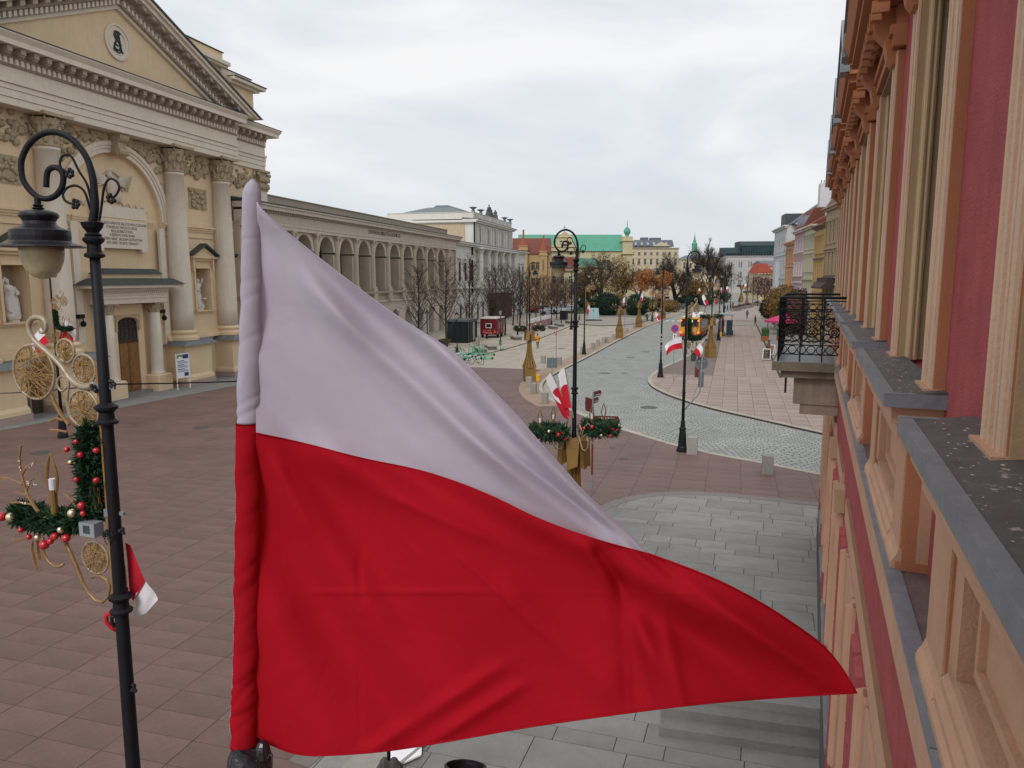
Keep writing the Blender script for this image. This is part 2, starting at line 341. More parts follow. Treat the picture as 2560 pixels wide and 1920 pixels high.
# granite landing: rows of mixed heights and lengths
cells=[]; a=4.0; rows=[.98,.42,.62,.98,.42]; i=0; random.seed(5)
while a<31:
    h_=rows[i%5]*random.uniform(.96,1.04); b=-16+random.uniform(0,1.4)
    while b<9:
        l=random.uniform(1.15,1.95) if h_>.8 else random.uniform(.7,1.7); cells.append((a,a+h_,b,b+l)); b+=l
    a+=h_; i+=1
lay(granite,18,cells,grey,'granite_landing',joint,z=.018,gap=.016)
bl=smooth(granite[1:11],2); ribbon(bl,.0,.42,-.01,.026,'landing_border_band',mat('border_granite',(.17,.15,.14),.7,.15,4,.2,50))
ribbon([(-3.05,11.0),(3.0,24.1)],-.55,-.02,.0,.03,'landing_edge_band',mat('pale_edge_granite',(.30,.28,.25),.7,.1,4,.2,50))
lay(apron,13.7,grid(10,75,-45,-20,1.1,1.1),mat('apron_granite',(.20,.205,.20),.7,.1,3,.15,50,rnd=.06,dirt=(.15,.15,.14),dscale=.5),'church_apron',joint,z=.02,skip=None,lim=120)
# right-hand pavement
right_r=far_e+[(250,480),(250,-4)]
def rb(q0,q1,b0,b1):
    c,s=ca16,sa16; W=lambda a,b:(a*s+b*c,a*c-b*s); r=[W(q0,b0),W(q1,b0),W(q1,b1),W(q0,b1)]; r=r if area(r)>0 else r[::-1]; return clip(right_r,r)
lay(rb(38,64.2,-20,34),16.2,grid(38,65.5,-9,33,1.35,.95),pinkb,'corner_pavement',joint,gap=.02)
struct('brown_strip',MB().pz(rb(64.22,150,-22,-1.45),-.149,-.003),asphalt)
lay(rb(64.22,134,-1.43,3.9),16.2,grid(64.22,134,-1.43,3.9,1.35,.87),pinkb,'promenade',joint,gap=.02)
struct('cafe_terrace_paving',MB().pz(rb(64.22,150,3.92,34),-.149,-.002),mat('terrace_grey',(.22,.215,.20),.85,.1,1.2,.1,30))
struct('far_pavement',MB().pz(rb(150.02,420,-60,120),-.149,-.003),mat('far_pink',(.29,.235,.205),.85,.12,.4,0))
struct('promenade_edge_line',MB().pz(rb(64.3,134,3.86,3.97),-.01,.008),joint)
# kerbs: individual stones close by, then one run
def kerb(line,side,label,near=300):
    d=0; L_=offset(line,0.0); root=None; a=offset(line,side*.02); b=offset(line,side*.30)
    mb=MB(); pts=[]; 
    for i in range(len(line)-1): mb.pz([a[i],a[i+1],b[i+1],b[i]],-.149,.022)
    return struct(label,mb,kerbm)
kerb(near_e,1,'left_kerb'); kerb(far_e,-1,'right_kerb')
ribbon(near_e[30:62],-.05,-.42,-.101,-.09,'gutter_sett_band',mat('gutter_setts',(.33,.29,.235),.8,.15,2,.6,14))
# park lawn and paths far off
struct('park_lawn',MB().pz([(26,166),(40,196),(66,262),(30,300),(-10,300),(2,176)],-.14,.02),mat('lawn',(.035,.055,.02),.95,.3,.6,.5,4))
struct('zebra_crossing',MB().add(*(lambda v:(v,[tuple(range(4*i,4*i+4)) for i in range(len(v)//4)]))([(28.5+1.1*i+dx,142+dy,-.094) for i in range(8) for dx,dy in ((0,0),(.5,0),(1.7,4),(1.2,4))])),mat('road_paint',(.5,.5,.48),.7,.2,3,0))
# landing steps beside the building
st=thing('entrance_steps','two low grey granite steps beside the orange building under the flag tip','steps',(3.75,12.9,0),AZ(104))
for k in range(3):
    MB().box(-1.6,1.9,-.9-.36*k+.3,.3-.0*k+.36*(0),.02+.13*(2-k)*0,.16*(k+1)).build('step',grey,st,loc=(0,-.38*k*0,0)) if False else MB().box(-1.0,2.2,-.8+.36*k,.5,.16*k+.02,.16*(k+1)+.02).build('step',grey,st)
mh_m=mat('cast_iron_cover',(.07,.07,.068),.6,.2,20,.4,60)
def manhole(u,v,label,z=-.1,r=.4):
    p=G(u,v,z); o=MB().lathe([(r,0),(r,.006),(r*.94,.006),(r*.94,.003),(r*.85,.003),(r*.8,.008),(0.01,.008)],20).build('manhole_cover',mh_m,loc=(p.x,p.y,z)); tag(o,label,'manhole cover','manhole covers'); o['group']='manhole covers'; return o
z6=lambda a,b:(1240+a/3.95,720+b/3.95)
manhole(*z6(1510,1180),'largest round cover in the cobbles beside the lamp foot',r=.55)
manhole(*z6(1325,686),'round cover in the middle of the cobbled road left of the pale lamp post',r=.45)
manhole(*z6(1270,840),'small round cover at the wide bend of the cobbled road',r=.3)
manhole(*z6(1480,630),'round cover in the road beside the flag on the lamp post',r=.45)
manhole(*z6(1075,842),'round cover left of the small one in the road bend',r=.5)
manhole(*z6(650,598),'round cover in the beige plaza between walker and kerb',z=.001,r=.42)
manhole(504,1069,'round cover in the pink paving below the church door',z=.003,r=.42)
manhole(101,1132,'round cover in the pink paving behind the twig ornament',z=.003,r=.4)
manhole(*z6(1145,1578),'small cover in the pink paving right of the signpost',z=.003,r=.16)
manhole(1240+820/2.572,980+428/2.572,'oval cover in the pink paving nearer the grey landing',z=.003,r=.2)
# ================================================================ CHURCH
random.seed(11)
CH=thing('church','cream neoclassical church front with giant columns and triangular pediment at left','church',(-24.7,52.5,0),AZ(13.7))
SC=-.75
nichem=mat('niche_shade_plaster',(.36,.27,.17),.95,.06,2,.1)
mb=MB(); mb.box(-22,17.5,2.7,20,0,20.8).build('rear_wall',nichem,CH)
mb=MB()
mb.archwall(-5.4,3.9,8.4,17.4,SC,8.5,11.95,1.7,1.98,n=24)
mb.box(-5.4,3.9,1.7,2.7,0,8.4); mb.box(-5.4,3.9,1.98,2.7,8.4,17.4)
NX=[7.85,13.35,-9.25,-14.9]
for c,(a,b) in zip(NX,[(3.9,10.6),(10.6,17.5),(-12.1,-5.4),(-22,-12.1)]): mb.archwall(a,b,3.3,17.4,c,1.75,8.7,1.7,2.7,zb=5.45,rise=.01,n=1)
mb.box(3.9,17.5,1.7,2.7,0,3.3); mb.box(-22,-5.4,1.7,2.7,0,3.3)
mb.build('front_wall',cream,CH)
def mould(x0,x1,z0,z1,p,y=1.7,n=3,rev=False):   # stepped string course
    b=MB(); h=(z1-z0)/n
    for i in range(n):
        k=(i+1)/n if not rev else (n-i)/n; b.box(x0,x1,y-p*k,y+.0,z0+h*i+.001*i,z0+h*(i+1))
    return b
for a,b in ((-22,-13.3),(-11.6,-7.4),(-5.9,-5.05),(3.6,3.9),(5.3,9.6),(11.0,17.5)): mould(a,b,11.5,11.95,.28).build('string_course',cream,CH); mould(a,b,11.05,11.15,.1,n=1).build('string_course',cream,CH)
for a,b in ((-22,-4.6),(3.1,17.5)): mould(a,b,3.35,4.1,.42,n=4,rev=True).build('base_moulding',cream,CH)
def capital(h,r0,r1,m,parent,loc,n=8,sq=None):
    b=MB(); b.lathe([(r0*1.05,0),(r0*1.12,h*.03),(r0*1.02,h*.06),(r0,h*.1),(r0*1.02,h*.6),(r1*.92,h*.85)],20)
    for t,(zz,rr,hh) in enumerate(((.12,1.0,.38),(.36,1.06,.36),)):
        for i in range(n):
            a=2*PI*(i+.5*t)/n; rot=Matrix.Rotation(a,3,'Z')
            pts=[]
            for k in range(5):
                q=k/4; pts.append(rot@Vector((r0*(rr+.02)+ (.24*r0*q**3),0,h*(zz+hh*q-(.1*q**6)))))
            b.tube(pts,[.15*r0,.2*r0,.19*r0,.14*r0,.09*r0],5)
            b.ell(rot@Vector((r0*(rr+.32),0,h*(zz+hh-.06))),(.16*r0,.17*r0,.09*r0),6,4,rot)
    for i in range(4):
        a=PI/4+i*PI/2; rot=Matrix.Rotation(a,3,'Z')
        b.ell(rot@Vector((r0*1.35,0,h*.82)),(.24*r0,.1*r0,.2*r0),8,5,rot)
        a2=i*PI/2; rot=Matrix.Rotation(a2,3,'Z'); b.ell(rot@Vector((r0*1.12,0,h*.84)),(.1*r0,.17*r0,.14*r0),7,4,rot)
    s=r1*1.18; b.pz([(-s,-s),(-.6*s,-.86*s),(.6*s,-.86*s),(s,-s),(.86*s,-.6*s),(.86*s,.6*s),(s,s),(.6*s,.86*s),(-.6*s,.86*s),(-s,s),(-.86*s,.6*s),(-.86*s,-.6*s)],h*.9,h)
    return b.build('capital',m,parent,loc=loc)
proto=None
for i,x in enumerate((4.6,10.3,-6.65,-12.4)):
    if i==0:
        col=MB().lathe([(.80,0),(.81,1.5),(.79,4),(.74,8),(.67,11.3),(.72,11.32),(.72,11.5)],36).build('column',stone,CH,smooth=True,loc=(x,1.25,4.1))
        bs=MB().lathe([(1.14,0),(1.14,.22),(1.06,.26),(.94,.36),(.92,.44),(1.0,.5),(1.02,.6),(.94,.68),(.84,.75)],36).build('column_base',cream,CH,smooth=False,loc=(x,1.25,3.36))
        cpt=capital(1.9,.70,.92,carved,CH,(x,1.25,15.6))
    else:
        for o in (col,bs,cpt): inst(o,CH,(x,1.25,o.location.z))
MB().box(16.15,17.5,1.45,1.7,4.1,15.6).build('pilaster',stone,CH); 
b=MB().fr(15.95,17.75,1.2,1.9,17.2,17.4,0).box(16.1,17.6,1.4,1.7,15.6,17.2)
for k in range(5):
    for t in range(2): b.ell((16.25+.32*k,1.33-.06*t,16.0+.6*t),(.17,.14,.28),6,4)
for x in (15.98,17.7): b.ell((x,1.3,17.0),(.22,.16,.18),8,5)
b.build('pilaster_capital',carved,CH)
MB().box(3.0,3.55,1.5,1.7,2.9,11.5).build('pilaster',stone,CH)
MB().box(-5.05,-4.5,1.5,1.7,2.9,11.5).build('pilaster',stone,CH)
for i,(a,b_) in enumerate(((3.2,6.3),(9.1,12.2),(-7.95,-4.85),(-13.7,-10.6))):
    MB().box(a,b_,.1,1.7,.42,2.9).box(a-.1,b_+.1,0,1.7,.42,.62).fr(a-.1,b_+.1,0,1.75,.62,.85,.1).fr(a-.1,b_+.1,-.02,1.75,2.9,3.02,-.12,-.12).build('pedestal',cream,CH)
    MB().box(a-.16,b_+.16,-.08,1.7,.02,.42).build('pedestal_plinth',mat('pinkish_granite_plinth',(.38,.28,.24),.8,.12,4,.2,40),CH)
    MB().fr(a-.35,b_+.35,-.3,1.9,3.03,3.34,.42,.3).build('lead_capping',lead,CH)
# low dark doors between the pedestals
for x in (6.95,-8.65):
    MB().box(x-.5,x+.5,1.45,1.7,.05,2.9).build('door_frame',mat('grey_door_frame',(.22,.19,.17),.8,.1,4),CH); MB().box(x-.36,x+.36,1.4,1.47,.05,2.6).build('side_door',mat('dark_door',(.05,.035,.025),.6,.2,6),CH)
    MB().fr(x-.9,x+.9,.9,1.8,3.1,3.34,.3,.2).build('lead_capping',lead,CH)
# niches
for c in NX:
    b=MB(); 
    for x in (c-1.07,c+.9): b.box(x,x+.17,1.55,1.7,5.5,9.0)
    b.box(c-1.07,c+1.07,1.55,1.7,8.72,8.95)
    for x in (c-1.3,c+1.15): b.box(x,x+.15,1.42,1.7,8.5,9.5)
    b.box(c-1.25,c+1.25,1.5,1.7,9.3,9.52)
    b.build('niche_frame',cream,CH)
    mould(c-1.2,c+1.2,5.2,5.45,.3).build('niche_sill',cream,CH)
    MB().py([(c-1.5,9.55),(c+1.5,9.55),(c+1.5,9.68),(c,10.45),(c-1.5,9.68)],1.45,1.7).box(c-1.55,c+1.55,1.25,1.7,9.5,9.6).build('niche_gable',cream,CH)
    MB().py([(c-1.65,9.66),(c,10.5),(c+1.65,9.66),(c+1.65,9.78),(c,10.66),(c-1.65,9.78)],1.1,1.75).build('niche_roof',darkroof,CH)
# arch ring, keystone, string, plaque
b=MB(); b.ring(SC,11.95,4.25,4.5,1.6,1.7,n=32).ring(SC,11.95,4.52,4.7,1.54,1.7,n=32).ring(SC,11.95,4.72,4.98,1.48,1.7,n=32); b.build('arch_moulding',stone,CH)
b=MB(); b.py([(SC-.32,16.1),(SC+.32,16.1),(SC+.45,17.5),(SC-.45,17.5)],1.0,1.7)
for dz,rr in ((16.25,.26),(17.2,.34)):
    b.add(*(lambda t:(t.v,t.f))(MB().ext([(1.05+rr*math.cos(a*PI/6),dz+rr*math.sin(a*PI/6)) for a in range(12)],SC-.42,SC+.42)))
b.build('keystone',carved,CH)
mould(-4.5,3.0,11.55,11.95,.16,y=1.98,n=3).build('arch_string_course',cream,CH)
MB().box(-3.0,2.1,1.8,1.98,11.97,12.75).build('plaque_head',stone,CH)
pq=MB().box(-3.05,1.8,1.55,1.7,9.95,11.8).box(-3.0,-2.4,1.5,1.7,9.75,9.95).box(1.15,1.75,1.5,1.7,9.75,9.95).build('inscription_plaque',stone,CH)
inkm=mat('inscription_dark',(.14,.11,.09),.9,.1,5)
text('ANNO RESTAVRATAE SALVTIS MDCCLXXXVIII\nSTANISLAO AVGVSTO REGE\nRELIGIONIS STVDIO\nIOSEPHVS KWIECINSKI\nAEDEM HANC SACRAM EXTRVCTAM\nSVO AERE FRONTE ORNAVIT',.27,inkm,pq,(-.62,1.545,11.5),(R(90),0,0),ext=.006,sx=.84)
# eagle relief
b=MB(); cx,cz=-.9,14.0
b.ell((cx,1.85,cz),(.55,.22,.75)); b.ell((cx-.28,1.78,cz+.75),(.22,.18,.26)); b.ell((cx,1.85,cz-.6),(.42,.18,.45)); b.ell((cx+.4,1.85,cz-.6),(.4,.18,.4))
for sgn in (-1,1):
    for k in range(7):
        t=k/6; x1=cx+sgn*(1.0+1.05*(1-t*.5)); z1=cz+.95-1.1*t
        b.tube([(cx+sgn*.3,1.85,cz+.35-.25*t),(cx+sgn*(.8),1.8,cz+.6-.4*t),(x1,1.88,z1)],[.12,.11,.03],5)
b.ring(cx+.1,cz+.1,.85,1.0,1.86,1.98,-.3,PI*.9,14)
for sgn in (1,-1):
    pts=[]; 
    for k in range(22): pts.append((cx+sgn*(.6+k*.125),1.92,12.95+.16*math.sin(k*1.15)-.012*k))
    b.tube(pts,.05,4)
b.build('eagle_relief',mat('relief_plaster',(.56,.49,.40),.9,.06,3,.2,20),CH,smooth=True)
for x0,x1 in ((6.75,8.95),(12.4,14.5),(-10.35,-8.2),(-16,-13.9)):
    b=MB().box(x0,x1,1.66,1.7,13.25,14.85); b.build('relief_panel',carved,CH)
    b=MB(); random.seed(int(x0*10))
    for k in range(26): b.ell((random.uniform(x0+.2,x1-.2),1.62,random.uniform(13.4,14.7)),(random.uniform(.08,.2),.12,random.uniform(.1,.3)),7,4,Matrix.Rotation(random.uniform(0,3),3,'Y'))
    b.build('relief_figures',carved,CH,smooth=True)
random.seed(3)
for a,b_,n in ((5.6,9.3,56),(11.3,16.0,60),(-11.4,-7.7,54),(-22,-13.5,70),(-5.4,-1.6,66),(.2,3.7,66)):
    b=MB()
    for k in range(n):
        x=random.uniform(a,b_); t=(x-a)/(b_-a); sag=1.0-4*(t-.5)**2
        if b_<5 and a>-6: 
            dx=abs(x-SC); zlo=11.95+math.sqrt(max(0,5.1**2-dx*dx)); z=random.uniform(min(zlo+.1,17.1),17.3)
        else: z=random.uniform(15.6,17.3) if random.random()<.5 else 16.6-.8*sag*random.uniform(.6,1.2)
        s_=random.uniform(.1,.26); b.ell((x,1.62,z),(s_,.16,s_*random.uniform(.6,1.5)),7,4,Matrix.Rotation(random.uniform(0,3),3,'Y'))
    for k in range(3):
        x=a+(b_-a)*(k+.5)/3
        if b_>5 or a<-6: b.tube([(x+.3*math.cos(q*.7),1.6,16.3+.4*math.sin(q*.9)+.1*q*.2) for q in range(9)],.09,5)
    b.build('carved_garland',carved,CH,smooth=True,kind='stuff')
# entablature
EX0,EX1=-14.0,11.75
def slab(x0,x1,y0,z0,z1,name,m,b=None): return MB().box(x0,x1,y0,1.9,z0,z1).build(name,m,CH)
for x0,x1,yy in ((EX0,EX1,.55),(EX1+.002,17.45,1.5)):
    b=MB().box(x0,x1,yy,1.9,17.4,17.78).box(x0-.0,x1,yy-.05,1.9,17.8,18.2).box(x0,x1,yy-.1,1.9,18.22,18.5).box(x0,x1+.0,yy-.2,1.9,18.52,18.72); b.build('architrave',stone,CH)
    MB().box(x0,x1,yy-.02,1.9,18.74,19.42).build('frieze',stone,CH)
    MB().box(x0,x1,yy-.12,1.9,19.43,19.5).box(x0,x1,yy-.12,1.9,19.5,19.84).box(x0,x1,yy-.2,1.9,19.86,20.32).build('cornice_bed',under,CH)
    b=MB(); n=int((x1-x0)/.36)
    for k in range(n): b.box(x0+.36*k+.05,x0+.36*k+.25,yy-.3,yy-.12,19.52,19.82)
    b.build('dentils',stone,CH,kind='stuff')
    # modillions one by one
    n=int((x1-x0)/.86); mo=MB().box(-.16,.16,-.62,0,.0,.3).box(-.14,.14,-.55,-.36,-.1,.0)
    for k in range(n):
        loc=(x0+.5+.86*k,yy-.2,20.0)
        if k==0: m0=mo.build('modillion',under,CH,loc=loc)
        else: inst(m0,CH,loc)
    MB().box(x0-(.0 if x0>0 else .9),x1+(.0 if x1<12 else .85),yy-.98,1.9,20.33,20.62).build('corona',stone,CH)
    MB().ext([(yy-.98,20.63),(yy-1.18,20.86),(yy-1.18,20.93),(1.9,21.0),(1.9,20.63)],x0-(.0 if x0>0 else 1.0),x1+(.05 if x1<12 else 1.0)).build('gutter_moulding',stone,CH)
    MB().ext([(yy-1.22,20.94),(yy-1.22,20.99),(1.9,21.2),(1.9,20.94)],x0,x1+(.05 if x1<12 else 1.05)).build('lead_capping',darkroof,CH)
m1=inst(m0,CH,(17.45,1.9,20.0),(0,0,R(90)))
# pediment
PX,PZ,SL=SC,26.95,.408
def rake(t0,t1,y0,y1,name,m,end=14.6):
    for sg in (-1,1):
        b=MB(); z=lambda d,t: PZ-SL*d-t
        dmax1=min(end,(PZ-t1-21.0)/SL); dmax0=min(end,(PZ-t0-21.0)/SL)
        b.py([(PX,z(0,t0)),(PX+sg*dmax0,z(dmax0,t0)),(PX+sg*dmax1,z(dmax1,t1)),(PX,z(0,t1))],y0,y1); b.build(name,m,CH)
MB().py([(PX-14.2,21.0),(PX+14.2,21.0),(PX,26.8)],.85,1.9).build('tympanum',cream,CH)
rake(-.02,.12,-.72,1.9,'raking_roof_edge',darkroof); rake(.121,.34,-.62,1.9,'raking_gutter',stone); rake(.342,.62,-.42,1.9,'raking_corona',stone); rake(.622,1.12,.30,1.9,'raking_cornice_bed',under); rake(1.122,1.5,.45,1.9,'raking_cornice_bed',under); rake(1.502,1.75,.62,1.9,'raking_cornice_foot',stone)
for sg in (-1,1):
    b=MB()
    for k in range(33):
        d=.3+k*.36; z=PZ-SL*d-1.16
        if z-.3<21.05: break
        xc=PX+sg*d; b.add([(xc-.1,y,z+SL*.1*sg) for y in (.28,.45)]+[(xc+.1,y,z-SL*.1*sg) for y in (.28,.45)]+[(xc-.1,y,z-.3+SL*.1*sg) for y in (.28,.45)]+[(xc+.1,y,z-.3-SL*.1*sg) for y in (.28,.45)],[(0,1,3,2),(4,6,7,5),(0,2,6,4),(1,5,7,3),(0,4,5,1),(2,3,7,6)])
    b.build('dentils',stone,CH,kind='stuff')
    first=None
    for k in range(15):
        d=.55+k*.86; z=PZ-SL*d-.64
        if z<21.2: break
        loc=(PX+sg*d,.30,z-.3)
        if first is None: first=MB().add([(x,y,zz-SL*x*sg) for x in (-.17,.17) for y in (-.62,0) for zz in (0,.28)],[(0,1,3,2),(4,6,7,5),(0,2,6,4),(1,5,7,3),(0,4,5,1),(2,3,7,6)]).build('modillion',under,CH,loc=loc)
        else: inst(first,CH,loc)
# roundel with S A cipher
rd=MB().add(*(lambda t:([(x,y,z) for x,z,y in [(p[0],p[1],p[2]) for p in t.v]],t.f))(MB().lathe([(1.12,-.0),(1.12,-.12),(1.0,-.14),(.98,-.06),(.8,-.06),(.78,-.1),(.72,-.1),(.70,-.04),(.01,-.04)],36))).build('roundel',stone,CH,loc=(-.75,.86,23.15))
b=MB()
S=[(.28,.55),(.1,.68),(-.15,.62),(-.27,.42),(-.15,.2),(.1,.05),(.27,-.15),(.2,-.4),(0,-.5),(-.25,-.42),(-.3,-.3)]
b.tube([(x,-.07,z) for x,z in S],.06,6)
b.tube([(-.38,-.09,-.6),(-.3,-.09,-.3),(0,-.09,.3),(.08,-.09,.62)],.055,6); b.tube([(.08,-.09,.62),(.2,-.09,.1),(.3,-.09,-.5),(.42,-.09,-.62)],.055,6); b.tube([(-.3,-.09,-.1),(0,-.09,-.22),(.33,-.09,-.1)],.045,6)
b.ring(0,.45,.12,.2,-.1,-.05,0,2*PI,16).ring(0,-.35,.26,.34,-.1,-.05,PI,2*PI,12); b.build('cipher',mat('cipher_iron',(.03,.035,.04),.6,.2,4),rd)
# attic storeys behind
mb=MB().box(-12,12.3,2.2,16,21,25.2).box(12.301,16.8,2.0,16,21,24.6).box(13.2,15.6,1.93,2.0,21.9,23.6); mb.build('attic_wall',cream,CH)
MB().box(-12,12.8,1.7,16,25.0,25.15).box(-12,12.9,1.5,16.2,25.16,25.45).box(12.81,17.2,1.6,16,24.0,24.2).box(12.91,17.6,1.2,16.4,24.21,24.45).box(12.3,16.6,2.0,16,24.62,25.0).build('attic_cornice',stone,CH)
MB().box(-12,12.4,1.9,16,25.46,26.1).build('attic_parapet',cream,CH)
MB().box(12.3,16.7,1.95,16,25.01,25.08).box(-12,12.5,1.8,16,26.11,26.18).box(12.92,17.7,1.1,1.9,24.46,24.52).build('lead_capping',darkroof,CH)
# portico
for x in (-3.15,1.35):
    MB().box(x-.75,x+.75,.45,1.7,.0,1.1).fr(x-.75,x+.75,.45,1.7,1.1,1.2,.1).build('portico_pedestal',cream,CH)
    MB().lathe([(.52,0),(.52,.08),(.46,.14),(.44,.2),(.42,.6),(.40,2.5),(.37,4.4)],24).build('portico_column',stone,CH,smooth=True,loc=(x,1.05,1.2))
    capital(.66,.37,.46,carved,CH,(x,1.05,5.6),n=6)
MB().box(-3.95,2.15,.55,1.7,6.28,6.6).box(-3.98,2.18,.5,1.7,6.61,6.8).box(-3.95,2.15,.55,1.7,6.81,7.1).box(-4.1,2.3,.4,1.7,7.12,7.3).build('portico_entablature',stone,CH)
b=MB(); [b.box(-4.0+.2*k,-3.9+.2*k,.42,.55,7.0,7.11) for k in range(31)]; b.build('portico_dentils',stone,CH,kind='stuff')
MB().box(-5.0,3.2,-.1,1.7,7.32,7.52).build('portico_cornice',stone,CH)
MB().fr(-5.15,3.35,-.25,1.75,7.53,7.95,.75,.55).fr(-3.7,1.9,.5,1.75,8.25,8.6,.4,.4).build('portico_roof',darkroof,CH); MB().box(-3.6,1.8,.7,1.7,7.96,8.24).build('portico_attic',cream,CH)
MB().archwall(-2.3,.7,.0,6.2,-.85,1.95,4.95,1.45,1.7,zb=0,rise=.36,n=12).build('door_surround',cream,CH)
MB().archwall(-2.0,.3,4.4,5.5,-.85,1.96,4.95,1.38,1.45,zb=4.4,rise=.37,n=12).build('door_arch',mat('door_arch_stone',(.45,.33,.2),.9,.1,3),CH)
dr=MB().box(-1.8,.1,1.52,1.6,.22,3.55).build('door',wood,CH)
b=MB()
for x0 in (-1.74,-.82):
    for z0,z1 in ((.35,1.0),(1.15,2.1),(2.25,3.4)): b.box(x0+.08,x0+.76,1.49,1.52,z0,z1)
b.box(-.87,-.83,1.48,1.52,.22,3.55); b.build('door_panel',wood,dr)
MB().box(-1.8,.1,1.5,1.6,3.56,3.8).build('door_transom',mat('dark_wood',(.05,.028,.015),.5,.2,6),CH)
tw=MB().box(-1.83,.13,1.58,1.62,3.81,5.3).build('transom_window',darkglass,CH)
b=MB(); [b.box(-1.8+.38*k,-1.77+.38*k,1.55,1.58,3.81,5.25) for k in range(6)]; [b.box(-1.8,.1,1.55,1.575,4.2+.4*k,4.225+.4*k) for k in range(3)]; b.build('glazing_bar',mat('dark_wood',(.05,.028,.015)),tw)
MB().box(-2.2,.5,.9,1.5,.02,.2).build('door_step',grey,CH)
for x in (-4.9,1.9+.75):
    b=MB().box(x-.22,x+.22,1.3,1.7,5.45,5.7).ell((x,1.25,5.1),(.16,.2,.2)).tube([(x,1.5,5.6),(x,1.25,5.4),(x,1.25,5.1)],.04); b.build('wall_spotlight',iron,CH)
# info board
IB=thing('notice_board','white framed notice board with green and blue print standing by the church pedestal','notice board',CH.matrix_world@Vector((0,0,0)),0)
bpy.context.view_layer.update(); IB.location=CH.matrix_world@Vector((2.05,-.5,0)); IB.rotation_euler=(0,0,AZ(13.7)-.12)
b=MB(); [b.box(x-.03,x+.03,-.03,.03,0,2.6) for x in (-.6,.6)]; b.box(-.6,.6,-.03,.03,2.55,2.6).box(-.6,.6,-.03,.03,.85,.9); b.build('frame',whitem,IB)
pn=MB().box(-.57,.57,-.02,.02,.9,2.55).build('panel',mat('poster_white',(.72,.74,.76),.6,.03),IB)
blu=mat('poster_blue',(.03,.05,.16),.6,.05); grn=mat('poster_green',(.13,.25,.04),.6,.05)
b=MB(); b.box(.02,.55,-.026,-.021,2.22,2.52); b.box(.1,.5,-.026,-.021,.95,1.22); [b.box(-.5,.15,-.026,-.021,z,z+.05) for z in (2.05,1.75,1.45)]; [b.box(-.5,.45,-.026,-.021,z,z+.018) for z in (1.98,1.93,1.88,1.68,1.63,1.58,1.38,1.33,1.28)]; b.build('print',blu,pn)
MB().py([(-.55,2.22),(-.3,2.4),(.0,2.3),(.0,2.52),(-.55,2.52)],-.026,-.021).build('print',grn,pn)
# statues
def statue(name,label,loc,rz,h,mirror=1,seed=1):
    random.seed(seed); b=MB(); n=28; prof=[(0,.30),(.06,.31),(.2,.30),(.38,.27),(.52,.24),(.6,.19),(.68,.2),(.76,.235),(.81,.20),(.845,.09),(.87,.065)]
    v=[];f=[]
    for j,(t,r) in enumerate(prof):
        sway=.10*math.sin(t*4.2)*mirror
        for i in range(n):
            a=2*PI*i/n; rp=r*(1+.17*math.sin(5*a+7*t*mirror)*(1-t)+.09*math.sin(11*a-9*t)*(1 if t<.62 else .35)); v.append(((rp*math.cos(a)*1.15+sway)*h*.62,rp*math.sin(a)*.85*h*.62,t*h))
    f=[(j*n+i,j*n+(i+1)%n,(j+1)*n+(i+1)%n,(j+1)*n+i) for j in range(len(prof)-1) for i in range(n)]; b.add(v,f)
    sw=.10*math.sin(.9*4.2)*mirror*h*.62
    b.ell((sw,-.03,h*.925),(.058*h,.066*h,.075*h),12,8); b.ell((sw,.02*h,h*.945),(.068*h,.07*h,.062*h),10,6); b.ell((sw,-.066*h,h*.915),(.012*h,.016*h,.02*h),6,4)
    b.ell((sw,-.05*h,h*.88),(.035*h,.03*h,.04*h),8,5)
    m_=mirror
    b.tube([(m_*.15*h,0,.77*h),(m_*.2*h,-.08*h,.62*h),(m_*.1*h,-.17*h,.6*h)],[.055*h,.048*h,.03*h],8); b.ell((m_*.08*h,-.18*h,.6*h),.03*h,8,5)
    b.tube([(-m_*.14*h,0,.78*h),(-m_*.2*h,-.06*h,.9*h if seed%2 else .62*h),(-m_*.16*h,-.1*h,1.0*h if seed%2 else .55*h)],[.05*h,.042*h,.028*h],8)
    b.ell((-m_*.16*h,-.1*h,1.0*h if seed%2 else .53*h),.032*h,8,5)
    for k in range(9):
        a=random.uniform(-2.6,-.5); b.tube([(.17*h*math.cos(a)*1.1,.13*h*math.sin(a),.02*h),(.15*h*math.cos(a+.2),.12*h*math.sin(a+.2),.3*h),(.1*h*math.cos(a+.6)+.03*h*m_,.1*h*math.sin(a+.6),.55*h)],[.022*h,.026*h,.014*h],5)
    if seed==1: b.ell((-.12*h,-.14*h,.1*h),(.12*h,.1*h,.14*h)); b.ell((-.16*h,-.2*h,.2*h),.06*h)
    else: b.box(.02*h,.2*h,-.24*h,-.16*h,.28*h,.34*h)
    o=thing(name,label,'statue',loc,rz); b.build('figure',marble,o,smooth=True); MB().box(-.36,.36,-.28,.28,-.18,0).build('plinth',marble,o)
    return o
W=lambda x,y,z: CH.matrix_world@Vector((x,y,z))
statue('statue','pale robed statue with a lion in the niche left of the nearest street lamp',W(-9.25,2.2,5.62),AZ(13.7),2.35,1,1)
statue('statue','statue of a bearded man raising a staff, niche right of the church door',W(7.85,2.2,5.62),AZ(13.7),2.3,-1,3)
statue('statue','pale statue in the last niche before the church corner, behind the flag sleeve',W(13.35,2.2,5.62),AZ(13.7),2.3,1,4)
